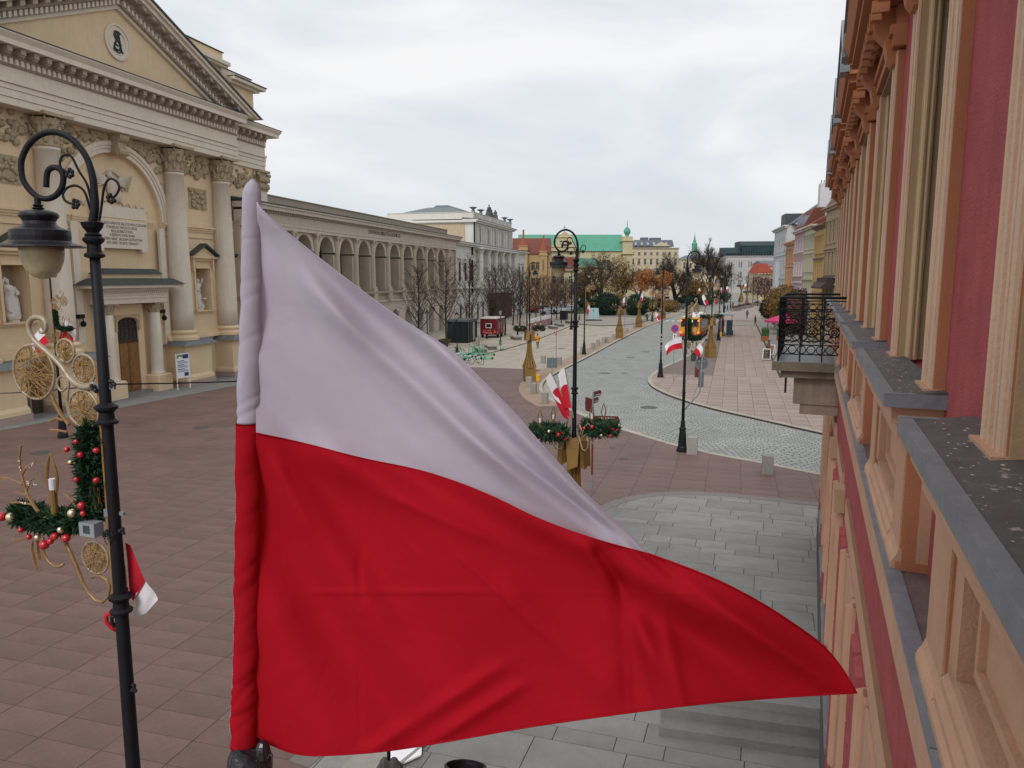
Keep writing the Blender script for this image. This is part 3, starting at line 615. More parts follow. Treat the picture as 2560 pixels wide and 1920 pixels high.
# ================================================================ LIBRARY
LB=thing('library_building','long beige arcaded library with eleven tall arches and a gallery above the street','library',(-9.2,122.9,0),AZ(13))
lst=mat('library_stone',(.48,.40,.31),.9,.06,1.2,.1,20,streak=.12); lsh=mat('library_arcade_shade',(.075,.065,.062),.9,.1,1); lpl=mat('library_pale_stone',(.54,.48,.40),.9,.07,1.5,.15,20,streak=.1)  # lsh: shade inside the arcade put into a near-black wall colour
XC=[-6.95-4.69*k for k in range(11)]; cols=[-9.36-4.69*k for k in range(11)]+[-3.9]
b=MB()
for x in XC: b.archwall(x-2.345,x+2.345,6.4,12.7,x,3.1,10.6,0,1.3,n=14)
b.box(-4.6,0,0,1.3,6.4,12.7).box(-60,-56.2,0,1.3,6.4,12.7); b.build('gallery_wall',lst,LB)
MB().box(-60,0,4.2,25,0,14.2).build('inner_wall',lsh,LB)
for x in XC:
    MB().ring(x,10.6,1.56,1.95,-.08,0,n=16).build('arch_moulding',lpl,LB); 
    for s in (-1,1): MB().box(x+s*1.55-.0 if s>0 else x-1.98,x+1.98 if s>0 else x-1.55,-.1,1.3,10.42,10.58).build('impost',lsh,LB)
    wn=MB().box(x-1.0,x+1.0,4.1,4.2,7.2,10.6).build('window',darkglass,LB); MB().box(x-.04,x+.04,4.04,4.1,7.2,10.6).box(x-1,x+1,4.05,4.09,9,9.08).build('glazing_bar',lsh,wn)
pr=MB().box(-.48,.48,-.45,0,0,.3).lathe([(.4,.3),(.36,.45),(.35,1),(.33,3.5),(.3,5.3)],14,0,-.08).box(-.42,.42,-.5,.0,5.55,5.7).ell((-.32,-.42,5.45),(.14,.12,.14)).ell((.32,-.42,5.45),(.14,.12,.14)).box(-.33,.33,-.4,0,5.3,5.56).box(-.6,.6,-.5,.0,-1.3,0).build('half_column',lst,LB,loc=(cols[0],0,6.6))
for x in cols[1:]: inst(pr,LB,(x,0,6.6))
MB().box(-60,-.3,-.42,.5,12.32,12.62).box(-60,-.3,-.48,.5,12.63,12.9).build('architrave',lpl,LB); fz=MB().box(-60,-.3,-.42,.5,12.92,13.62).build('frieze',lpl,LB)
text('CENTRALNA BIBLIOTEKA ROLNICZA',.62,inkm,fz,(-29.6,-.43,13.05),(R(90),0,0),ext=.02,sx=.98)
b=MB(); [b.box(-60+.42*k,-59.8+.42*k,-.6,-.42,13.64,13.82) for k in range(142)]; b.build('dentils',lpl,LB,kind='stuff')
MB().box(-60,.4,-1.1,.6,13.84,14.15).box(-60,.5,-1.25,.6,14.16,14.3).build('cornice',lpl,LB); MB().ext([(-1.3,14.31),(-1.3,14.4),(1.0,14.75),(1.0,14.31)],-60,.6).build('lead_roof_edge',darkroof,LB)
MB().box(-60,-.4,1.0,25,14.2,15.42).build('parapet',mat('parapet_stone',(.36,.30,.24),.95,.1,2,.15,streak=.2),LB); MB().box(-60,-.3,.9,25,15.43,15.52).build('parapet_capping',under,LB)
MB().box(-60,-.1,-.55,.6,6.15,6.38).box(-60,-.1,-.4,.6,6.0,6.13).build('gallery_ledge',under,LB)
b=MB().box(-60,-.3,-.02,4,5.3,5.99); b.build('pedestal_zone',lst,LB); MB().box(-60,-.1,-.25,.5,5.05,5.28).build('string_course',lpl,LB)
b=MB()
for x in XC: b.archwall(x-2.345,x+2.345,0,5.04,x,2.3,2.85,0,1.4,n=12)
b.box(-4.6,0,0,1.4,0,5.04).box(-60,-56.2,0,1.4,0,5.04); b.build('lower_wall',lpl,LB)
b=MB()
for x in cols:
    for k in range(9):
        if k<6 or x==-3.9: b.box(x-1.1,x+1.1,-.05,0,.1+.46*k,.52+.46*k)
for k in range(3):
    b.box(-58,-.1,-.05,-.0,4.18+.28*k,4.42+.28*k)
b.build('rusticated_block',lpl,LB,kind='stuff')
MB().box(-.3,0,-.3,1.3,5,13).build('end_pilaster',lst,LB)
# ================================================================ WHITE PALACE
PL=thing('palace','white palace with giant columns, balustrade and roof sculptures beyond the library','palace',(-9.2,122.9,0),AZ(13))
MB().box(0.05,54.5,0,30,0,13.2).build('wall',white_pl,PL)
MB().box(11.4,41,0.02,16,13.9,17.5).build('upper_wall',white_pl,PL)
MB().box(11.3,11.38,1.6,15.8,14,17.3).build('side_wall_panel',mat('peach_plaster',(.48,.38,.27),.9,.06,1,.05,streak=.15),PL)
for z,p,x0,x1 in ((13.21,.5,.05,54.5),(17.51,.5,11.0,41)):
    MB().box(x0,x1+.4,-p,2,z,z+.28).box(x0,x1+.7,-p-.35,2,z+.29,z+.5).build('cornice',white_pl,PL); MB().ext([(-p-.4,z+.51),(-p-.4,z+.6),(2,z+.85),(2,z+.51)],x0,x1+.8).build('lead_roof_edge',lead,PL)
MB().box(10.9,11.4,-.6,16,17.52,17.9).build('cornice_return',white_pl,PL)
MB().box(11.5,41,.1,.5,18.1,19.2).box(11.5,12,.5,16,18.1,19.2).box(11.4,41.1,0,.6,19.21,19.3).box(11.4,12.1,.6,16,19.21,19.3).build('parapet',white_pl,PL)
for k,x in enumerate((14.5,20,26,32,37.5)): MB().box(x-1.8,x+1.8,.03,.1,18.3,19.0).build('parapet_panel',mat('panel_grey',(.50,.49,.45),.9,.05,2),PL)
MB().fr(12.5,40,1.5,16,19,20.9,7,5).build('hip_roof',lead,PL); b=MB(); [b.tube([(13.5+.75*k,1.9,19.1),(19.8+.36*k,6.4,20.95)],.04,4) for k in range(34)]; b.build('roof_seam',lead,PL)
MB().fr(20.5,32,7.2,10.5,20.91,21.4,.5).build('skylight_roof',slate,PL)
pane=darkglass; frm=white_pl
def win_set(root,xs,z,w,h,fm,pm,y=0,hood=None,name='window',dep=.12,fw=.14,sg=1,bars=True,arch=False,shut=None):
    f=MB(); yy=lambda a:a*sg
    f.box(-w/2-fw,-w/2,*sorted((yy(-dep),yy(.02))),-.0,h).box(w/2,w/2+fw,*sorted((yy(-dep),yy(.02))),0,h).box(-w/2-fw,w/2+fw,*sorted((yy(-dep),yy(.02))),h,h+fw).box(-w/2-fw*1.3,w/2+fw*1.3,*sorted((yy(-dep*1.8),yy(.02))),-.14,0)
    if hood=='gable': f.py([(-w/2-.4,h+.55),(w/2+.4,h+.55),(w/2+.4,h+.7),(0,h+1.35),(-w/2-.4,h+.7)],*sorted((yy(-.45),yy(.02))))
    if hood=='flat': f.box(-w/2-.3,w/2+.3,*sorted((yy(-.35),yy(.02))),h+.3,h+.45)
    p=MB().box(-w/2,w/2,*sorted((yy(-.03),yy(.01))),0,h)
    br=MB().box(-.035,.035,*sorted((yy(-.07),yy(-.03))),0,h).box(-w/2,w/2,*sorted((yy(-.065),yy(-.03))),h*.62,h*.62+.07)
    first=None
    for x in xs:
        if first is None:
            first=f.build(name,fm,root,loc=(x,y,z)); p.build('pane',pm,first)
            if bars: br.build('glazing_bar',shut or fm,first)
        else:
            c=inst(first,root,(x,y,z))
            for k in first.children: inst(k,c,(0,0,0))
    return first
maroon=mat('maroon_frame',(.10,.04,.04),.6,.1,4)
win_set(PL,[2.6,5.9,9.2,44.2,47.8,51.4],7.45,1.35,3.0,frm,pane,hood='gable',shut=maroon); win_set(PL,[15.4,21,26.4,31.9,37.4],7.45,1.35,3.0,frm,pane,hood='gable',shut=maroon)
win_set(PL,[15.4,21,26.4,31.9,37.4],14.2,.95,2.5,frm,pane,hood='flat')
pc=MB().lathe([(.62,0),(.6,.2),(.5,.3),(.48,3),(.42,4.9),(.5,5.0),(.62,5.5)],16,0,-.75).box(-.7,.7,-1.35,0,5.5,5.7).box(-.8,.8,-1.45,0,-1.2,0).build('giant_column',white_pl,PL,loc=(18.3,0,7.3))
for x in (23.7,29.15,34.6,13.2,39.9): inst(pc,PL,(x,0,7.3))
MB().box(12,41,-1.6,0,13.0,13.2).box(0.1,54.6,-.5,0,6.15,6.35).box(0.1,54.6,-.2,0,5.0,5.2).build('string_course',white_pl,PL)
up=MB().box(-.22,.22,-.14,0,0,3.0).box(-.3,.3,-.22,0,3.0,3.2).build('pilaster',white_pl,PL,loc=(17.5,0,14.1))
for x in (13.4,19.1,22.7,24.4,28.2,29.9,33.6,35.2,39.4,12.2,40.6): inst(up,PL,(x,0,14.1))
win_set(PL,[2.9,6.3,9.6,13.5,17,39,43,47,51],.4,1.3,3.0,frm,maroon,bars=False,hood='flat')
MB().box(21,35,-1.4,-.9,.2,4.95).build('portal_screen',mat('brown_hoarding',(.06,.03,.022),.8,.2,3,.1,streak=.3),PL); MB().box(20,36,-1.8,0,5.21,5.6).build('portal_canopy',white_pl,PL)
for x in (9.8,):
    MB().box(x,x+.25,-.3,-.05,5.3,13.2).build('downpipe',iron,PL); MB().box(11.15,11.3,-.3,-.05,14,17.6).build('downpipe',iron,PL)
ur=MB().lathe([(.35,0),(.3,.3),(.15,.4),(.6,.7),(.75,.8),(.1,.9)],12).build('urn',lead,PL,loc=(12.2,.3,19.3))
for x in (17.2,35.5,40.3): inst(ur,PL,(x,.3,19.3))
SG=thing('roof_sculpture','dark group of stone figures standing on the white palace parapet','sculpture',PL.matrix_basis@Vector((24.5,.5,19.3)),AZ(13))
b=MB()
for x,h in ((-1.6,1.5),(-.6,2.3),(.5,1.8),(1.3,1.2),(4.2,1.7)):
    b.lathe([(.55,0),(.42,h*.4),(.3,h*.6),(.36,h*.78),(.12,h*.84)],10,x,0); b.ell((x,0,h*.93),(.16,.16,.2),8,5)
b.tube([(-1.6,0,1.2),(-1.2,0,1.6),(-.6,0,1.6)],.12,6); b.tube([(-.6,0,1.6),(.2,0,1.5),(.5,0,1.3)],.12,6); b.box(-2.2,1.9,-.4,.4,0,.35).box(3.6,4.8,-.4,.4,0,.25); b.build('figures',mat('dark_statue_stone',(.10,.10,.10),.95,.2,4,.4),SG)
# ================================================================ FAR BUILDINGS
def building(name,label,cat,loc,rz,W,D,Hh,m,rows,nx,w,fm,roof=None,sg=1,margin=.0,corn=None,strings=(),hood=None,pm=None,group=None,grid_x=None,base=0):
    r=thing(name,label,cat,loc,rz,group); Y=lambda a,b_:sorted((a*sg,b_*sg))
    MB().box(0,W,*Y(0,D),base,Hh).build('wall',m,r)
    xs=grid_x or [margin+(W-2*margin)*(i+.5)/nx for i in range(nx)]
    for z,h in rows: win_set(r,xs,z,w,h,fm,pm or darkglass,sg=sg,hood=hood)
    cm=corn or fm
    MB().box(-.1,W+.1,*Y(-.35,.2),Hh-.35,Hh-.1).box(-.2,W+.2,*Y(-.6,.2),Hh-.09,Hh+.12).build('cornice',cm,r)
    for z in strings: MB().box(0,W,*Y(-.18,0),z,z+.25).build('string_course',cm,r)
    if roof:
        kind,rm,rh=roof
        if kind=='gable': MB().ext([(Y(-.6,0)[0] if sg>0 else .6,Hh+.12),(D/2*sg,Hh+rh),(D*sg,Hh+.12)],-.1,W+.1).build('roof',rm,r)
        if kind=='mansard': MB().ext([((-.3)*sg,Hh+.12),(1.2*sg,Hh+rh),(D*sg,Hh+rh+.6),(D*sg,Hh+.12)],0,W).build('roof',rm,r)
        if kind=='hip': MB().fr(-.4,W+.4,*Y(-.4,D+.4),Hh+.13,Hh+rh,min(W,D)*.35).build('roof',rm,r)
    return r
def on_line(s): a=R(12); return (37.4+s*math.sin(a),88+s*math.cos(a),0)
pl=lambda n,c,**k: mat(n,c,.9,.06,1,.05,streak=.1,**k)
HG='townhouses on the right side of the street'
tanb=pl('tan_brown_plaster',(.36,.28,.18)); ye=pl('yellow_plaster',(.47,.31,.13)); cr=pl('ivory_plaster',(.50,.47,.36)); pk=pl('mauve_pink_plaster',(.40,.27,.28)); og=pl('apricot_plaster',(.52,.30,.17)); wh=pl('bluish_white_plaster',(.50,.52,.53)); br_tr=pl('brown_trim',(.16,.11,.08))
wpm=mat('winter_window',(.05,.055,.06),.15,.3,1,0,spec=.5)
b1=building('townhouse','tan and brown townhouse next to the orange building with a dark awning over its bay','townhouse',on_line(-14),AZ(12),23,14,16.4,tanb,((12.2,2.6),(8.1,3.0),(4.2,2.4),(.6,2.6)),10,1.1,tanb,('mansard',mat('brown_roof',(.10,.065,.05),.8,.15,2),2.2),sg=-1,strings=(11.4,7.1,3.4),pm=wpm,group=HG)
MB().box(15.5,21.5,0.0,1.0,6.9,8.0).ext([(0.05,8.3),(1.6,6.9),(1.6,6.7),(.05,6.7)],15.3,21.7).build('awning',mat('dark_awning',(.05,.035,.03),.8,.1),b1)
b2=building('townhouse','golden yellow townhouse between the tan and the ivory one','townhouse',on_line(9.05),AZ(12),6.9,14,14.6,ye,((11.2,2.2),(7.6,2.5),(3.9,2.3),(.6,2.4)),5,.75,ye,('gable',redtile,3.4),sg=-1,strings=(10.3,),corn=br_tr,pm=wpm,group=HG)
b3=building('townhouse','ivory townhouse with five window columns between the yellow and the pink one','townhouse',on_line(16),AZ(12),8.6,14,15.0,cr,((12.0,1.9),(8.9,2.1),(5.6,2.1),(.6,2.4)),5,.8,cr,('gable',redtile,4.4),sg=-1,strings=(11.3,7.7,4.9),pm=wpm,group=HG)
MB().box(2,4.2,-3.2,-1.8,15.2,17.2).box(5.5,8,-4.5,-3,15.2,19.2).build('chimney',mat('chimney_white',(.55,.54,.56),.9,.08),b3)
b4=building('townhouse','mauve pink townhouse with white window frames','townhouse',on_line(24.7),AZ(12),9.6,14,15.0,pk,((11.8,1.8),(8.3,1.9),(4.9,2.1),(.6,2.4)),4,.85,pl('white_pink_trim',(.60,.52,.54)),('mansard',redtile,3.0),sg=-1,strings=(7.2,),pm=mat('pale_window',(.32,.29,.34),.3,.2,1),group=HG)
b=MB(); [b.box(1+1.5*k,1.7+1.5*k,-1.4,.0,15.2,17.0) for k in range(5)]; b.build('dormer',mat('dormer_lead',(.22,.24,.28),.6,.1),b4)
b5=building('townhouse','low apricot townhouse with a red tiled roof beside the pink one','townhouse',on_line(34.4),AZ(12),9,14,13.6,og,((10.4,2.2),(6.7,2.3),(3.4,2.2),(.6,2.2)),3,1.0,og,('gable',redtile,2.2),sg=-1,strings=(9.7,5.9),pm=wpm,group=HG)
b6=building('townhouse','tall bluish white corner townhouse with dark attic at the row end','townhouse',on_line(43.5),AZ(12),16.5,16,16.7,wh,((12.6,2.2),(8.7,2.3),(4.9,2.5),(.6,2.6)),5,1.1,wh,None,sg=-1,strings=(11.8,7.8,4.0),pm=wpm,group=HG)
MB().box(8,13,-6,-.6,16.9,19.3).fr(12.9,15.9,-5,-.8,16.9,19.4,.5).build('attic',mat('dark_attic',(.06,.065,.07),.6,.1),b6); MB().ext([(-1,16.85),(-6,20.6),(-11,16.85)],-.9,.6).build('gable_wall',wh,b6); MB().ext([(-.9,16.9),(-6,20.75),(-6,21.0),(-.7,17.05)],-1,7.8).build('roof',slate,b6)
MB().box(5.5,11,.0,.9,6.0,6.2).box(7.0,9.6,0,.7,6.2,10.8).build('bay',wh,b6)
# big white chimney stack over the ivory house
MB().box(2.5,4.2,-5.6,-2.2,15.1,21.7).build('chimney',mat('chimney_white',(.55,.54,.56)),b4); b=MB(); [b.box(3.2,3.4,-5.5+.38*k,-5.4+.38*k,21.7,22.2) for k in range(9)]; b.build('chimney_pot',lead,b4)
# terraced low pink building and red roofed pavilion
building('low_building','low pink building with a long row of windows at the far end of the street','building',(95.5,292,0),R(10),9.5,10,12.6,pl('pale_pink_far',(.50,.34,.28)),((9.6,1.5),(6.2,1.6)),9,.5,pl('pale_pink_far',(.5,.34,.28)),('gable',slate,1.8),sg=1)
building('red_roof_pavilion','small cream pavilion with a bright red hipped roof at the street end','building',(90.5,282,0),R(4),5.2,9,9.4,pl('cream_far',(.50,.42,.28)),((5,2.0),),2,.8,cr,('hip',mat('bright_red_roof',(.28,.055,.03),.8,.1,1),3.8),sg=1)
# ornate glass roofed building
GB=building('office_building','large pale ornate building under a dark glass barrel roof','office building',(109,392,0),R(-8),34,30,18.8,pl('pale_ornate_stone',(.42,.42,.42)),((13.2,2.6),(8.2,2.6),(3.5,3)),7,1.8,pl('ornate_trim',(.50,.49,.48)),None,sg=1,strings=(12.3,7.4,17),pm=mat('blue_grey_window',(.14,.17,.19),.2,.2,1),hood='flat')
gl=mat('dark_green_glass',(.012,.028,.032),.55,.3,.3,0,spec=.15)
MB().ext([(.5,19),(.5,21.0),(4,24.3),(14,26.8),(28,26.8),(28,19)],8,34).ext([(1,19),(1,20.3),(10,23.5),(28,24),(28,19)],0,7.9).build('glass_roof',gl,GB)
b=MB(); [b.box(8+1.3*k,8.1+1.3*k,.4,.5,19,21) for k in range(21)]; b.build('roof_rib',mat('rib_grey',(.12,.14,.15),.5),GB); MB().box(8,34,3.6,4.4,24.25,24.4).build('roof_rib',mat('rib_grey',(.12,.14,.15)),GB)
b=MB(); [b.box(1+1.2*k,1.25+1.2*k,-.35,0,7.6,17) for k in range(28)]; b.build('pilaster',pl('ornate_trim',(.5,.49,.48)),GB,kind='stuff')
# hotel
HO=building('hotel','cream hotel block with grey mansard roof and small gable behind the bare trees','hotel',(48,330,0),0,23.4,25,20.6,pl('hotel_cream',(.50,.43,.31)),((17.6,1.2),(13.6,2.4),(9.4,2.2),(5,2.4)),9,1.0,pl('hotel_trim',(.52,.46,.36)),None,sg=1,strings=(16.4,))
MB().fr(0,21.5,.6,24,21.2,24.0,.6,1).build('mansard_roof',slate,HO); MB().py([(12,21.3),(20,21.3),(16,23.1)],-.3,.6).build('gable',pl('hotel_trim',(.52,.46,.36)),HO)
MB().box(8,11,4,8,24,25.2).box(12,16.5,4,8,24,25.1).build('rooftop_plant',slate,HO)
b=MB(); [b.box(2+2.6*k,2.8+2.6*k,.2,1.2,21.8,22.9) for k in range(7)]; b.build('dormer',wh,HO)
# spire
MB().box(.5,2.4,-3.6,-2.0,14.8,18.0).box(3.8,5.0,-4.4,-3.2,15.5,18.6).build('chimney',mat('chimney_white',(.55,.54,.56)),b2)
MB().box(14,17,-5,-3,16.4,20.4).box(18.5,20.5,-5,-3.4,16.4,19.6).build('chimney',mat('chimney_white',(.55,.54,.56)),b1)
SP=thing('church_spire','slim green copper church spire far behind the trees','spire',(113.6,480,0),0)
MB().box(-1.7,1.7,-1.7,1.7,0,24).build('tower',mat('spire_tower',(.16,.22,.2),.9,.1),SP)
MB().lathe([(1.9,24),(1.7,24.5),(1.7,28.5),(2.0,28.7),(1.3,29.6),(.9,30),(.9,31),(.6,31.4),(.15,34.5),(.04,36)],10).build('copper_cap',copper,SP)
# green-roofed baroque church
GC=thing('baroque_church','pale baroque church with a long green copper roof and onion turret','church',(2,240,0),0)
gcw=pl('church_cream',(.50,.43,.27)); MB().box(0,34,0,22,0,16.2).build('nave_wall',gcw,GC)
MB().ext([(-.5,16.2),(7,21.6),(14,21.6),(22,16.2)],0,33.2).build('copper_roof',copper,GC); b=MB(); [b.add([(1+.62*k,-.55,16.3),(1.06+.62*k,-.55,16.3),(1.06+.62*k,6.9,21.66),(1+.62*k,6.9,21.66)],[(0,1,2,3)]) for k in range(52)]; b.build('roof_seam',mat('copper_seam',(.05,.22,.15),.8),GC,kind='stuff')
MB().py([(9.8,16.2),(18.6,16.2),(18.2,17.6),(17.2,18.4),(16.8,20.6),(14.3,22.2),(12,20.6),(11.6,18.4),(10.4,17.6)],-1,0).box(11.6,16.9,-1.3,0,20.3,20.6).box(9.6,18.8,-1.3,0,17.4,17.6).build('gable_front',gcw,GC)
MB().box(12.8,13.6,-1.05,-1,18.9,19.3).box(14.8,15.6,-1.05,-1,18.9,19.3).box(13.2,15.2,-1.05,-1,17.7,18.3).build('gable_window',darkglass,GC)
MB().box(14.2,14.34,-.7,-.56,22,24).box(13.8,14.7,-.7,-.6,23.2,23.34).build('cross',lead,GC)
win_set(GC,[21.5,27.5],10.3,2.2,3.2,gcw,mat('plum_window',(.06,.05,.08),.3,.2),hood=None)
MB().box(32.4,35.4,-1,5,0,20.6).box(32,35.8,-1.4,5,19.2,19.5).box(31.9,35.9,-1.5,5,15.2,15.5).build('turret',gcw,GC); MB().lathe([(.7,20.6),(.5,21.0),(1.05,21.9),(1.05,22.5),(.7,23.2),(.15,23.7),(.06,25.6)],14,33.9,1).build('onion_dome',copper,GC)
MB().ext([(-6,10.5),(0,14),(0,10.5)],8,24).build('aisle_roof',mat('dark_copper',(.07,.17,.13),.8,.1,1),GC); MB().box(8,24,-6,0,0,10.4).build('aisle_wall',gcw,GC)
for a in (4.0,):
    pass
# stepped gable houses
HS=thing('gabled_house','ochre house with red tiled roof and two stepped brick gables past the palace','house',(0,196,0),R(-4))
oc=pl('ochre_plaster',(.42,.29,.15)); MB().box(-1,10,0,12,0,14).build('wall',oc,HS); MB().ext([(-.4,14),(6,18.2),(12,14)],-1,9.8).build('roof',redtile,HS)
for x,w_,h_ in ((2.9,2.2,15.8),(8.0,1.9,14.4)):
    MB().box(x-w_/2,x+w_/2,-1.2,1,0,h_).box(x-w_/2-.2,x+w_/2+.2,-1.4,1,h_-.9,h_-.6).box(x-w_/2-.15,x+w_/2+.15,-1.35,1,h_,h_+.2).build('gable_bay',oc,HS)
    b=MB(); 
    for k in range(5): b.box(x-w_/2*(1-.19*k),x+w_/2*(1-.19*k),-1.0,.8,h_+.2+.45*k,h_+.65+.45*k)
    b.box(x-.2,x+.2,-.6,.2,h_+2.4,h_+4.2); b.build('stepped_gable',mat('gable_brick',(.32,.10,.06),.9,.15),HS)
    win_set(HS,[x],h_-4.5,.35,2.6,oc,darkglass,y=-1.2)
win_set(HS,[1.0,5.4,6.6],6,.9,1.9,oc,darkglass); win_set(HS,[1.0,5.4,6.6],10,.9,1.9,oc,darkglass)
building('cream_house','cream house with red mansard behind the bare street trees past the palace','house',(8,206,0),R(-6),8.8,10,10.0,pl('cream_far2',(.47,.39,.26)),((6.6,1.8),(2.6,2)),4,.9,cr,('mansard',redtile,3.2))
building('yellow_wing','pale yellow three storey wing with tall pilasters left of the big bare tree','house',(17,212,0),R(-4),8.6,12,10.9,pl('yellow_far',(.50,.42,.23)),((7.2,1.9),(3.2,2.2)),3,.95,pl('yellow_far',(.5,.42,.23)),('hip',mat('dark_copper',(.07,.17,.13)),2.4))
building('background_house','low beige house behind the bare tree to the left of the hotel','house',(30,300,0),0,18,12,9,pl('hotel_cream',(.5,.43,.31)),((5.5,1.8),),6,.9,cr,('gable',slate,3))
building('background_house','beige corner block between the spire and the glass roofed office','house',(88,400,0),0,20,12,17.4,pl('hotel_cream',(.5,.43,.31)),((13,2),(9,2),(5,2)),6,1.0,cr,('hip',slate,2.2))
# ================================================================ NEAR ORANGE BUILDING (x along the front, y = -distance from the camera line)
NB=thing('orange_building','orange and red plastered building front with pedimented windows filling the right edge','building',(0,0,0),AZ(math.degrees(math.atan(753*cp/FPX))))
peach=mat('peach_render',(.51,.305,.205),.85,.06,3,.4,70,streak=.04,dirt=(.43,.25,.165),dscale=1.6,dth=(.5,.8),bd=.002,spec=.2)
orange=mat('orange_render',(.42,.18,.095),.9,.06,3,.4,80,streak=.05,bd=.002,spec=.15)
redw=mat('crimson_render',(.37,.085,.09),.9,.14,4,.6,70,streak=.09,bd=.003,spec=.15)
tan=mat('ochre_reveal',(.42,.295,.18),.9,.06,3,.25,60,spec=.15)
creamr=mat('cream_reveal_moulding',(.60,.42,.25),.85,.05,3,.3,60,spec=.2)
palem=mat('pale_peach_moulding',(.60,.42,.30),.8,.05,3,.3,60,spec=.25)
sillm=mat('grey_lead_sill',(.075,.068,.068),.55,.25,5,.35,12,spec=.4,dirt=(.34,.29,.27),dscale=15,dth=(.60,.66))
sillf=mat('grey_lead_flashing',(.17,.185,.21),.45,.2,5,.3,14,spec=.5)
ledgem=mat('stained_ledge',(.15,.115,.11),.6,.2,5,.3,15,dirt=(.24,.17,.16),dscale=5)
moss=mat('mossy_stone',(.19,.155,.115),.95,.2,4,.5,20,dirt=(.05,.055,.025),dscale=2)
L0=.66
def nb(name,m,*boxes,parent=None,fr=None):
    b=MB()
    for t0,t1,l0,l1,z0,z1 in boxes: b.box(t0,t1,-l1,-l0,z0,z1)
    return b.build(name,m,parent or NB)
TE=24.6
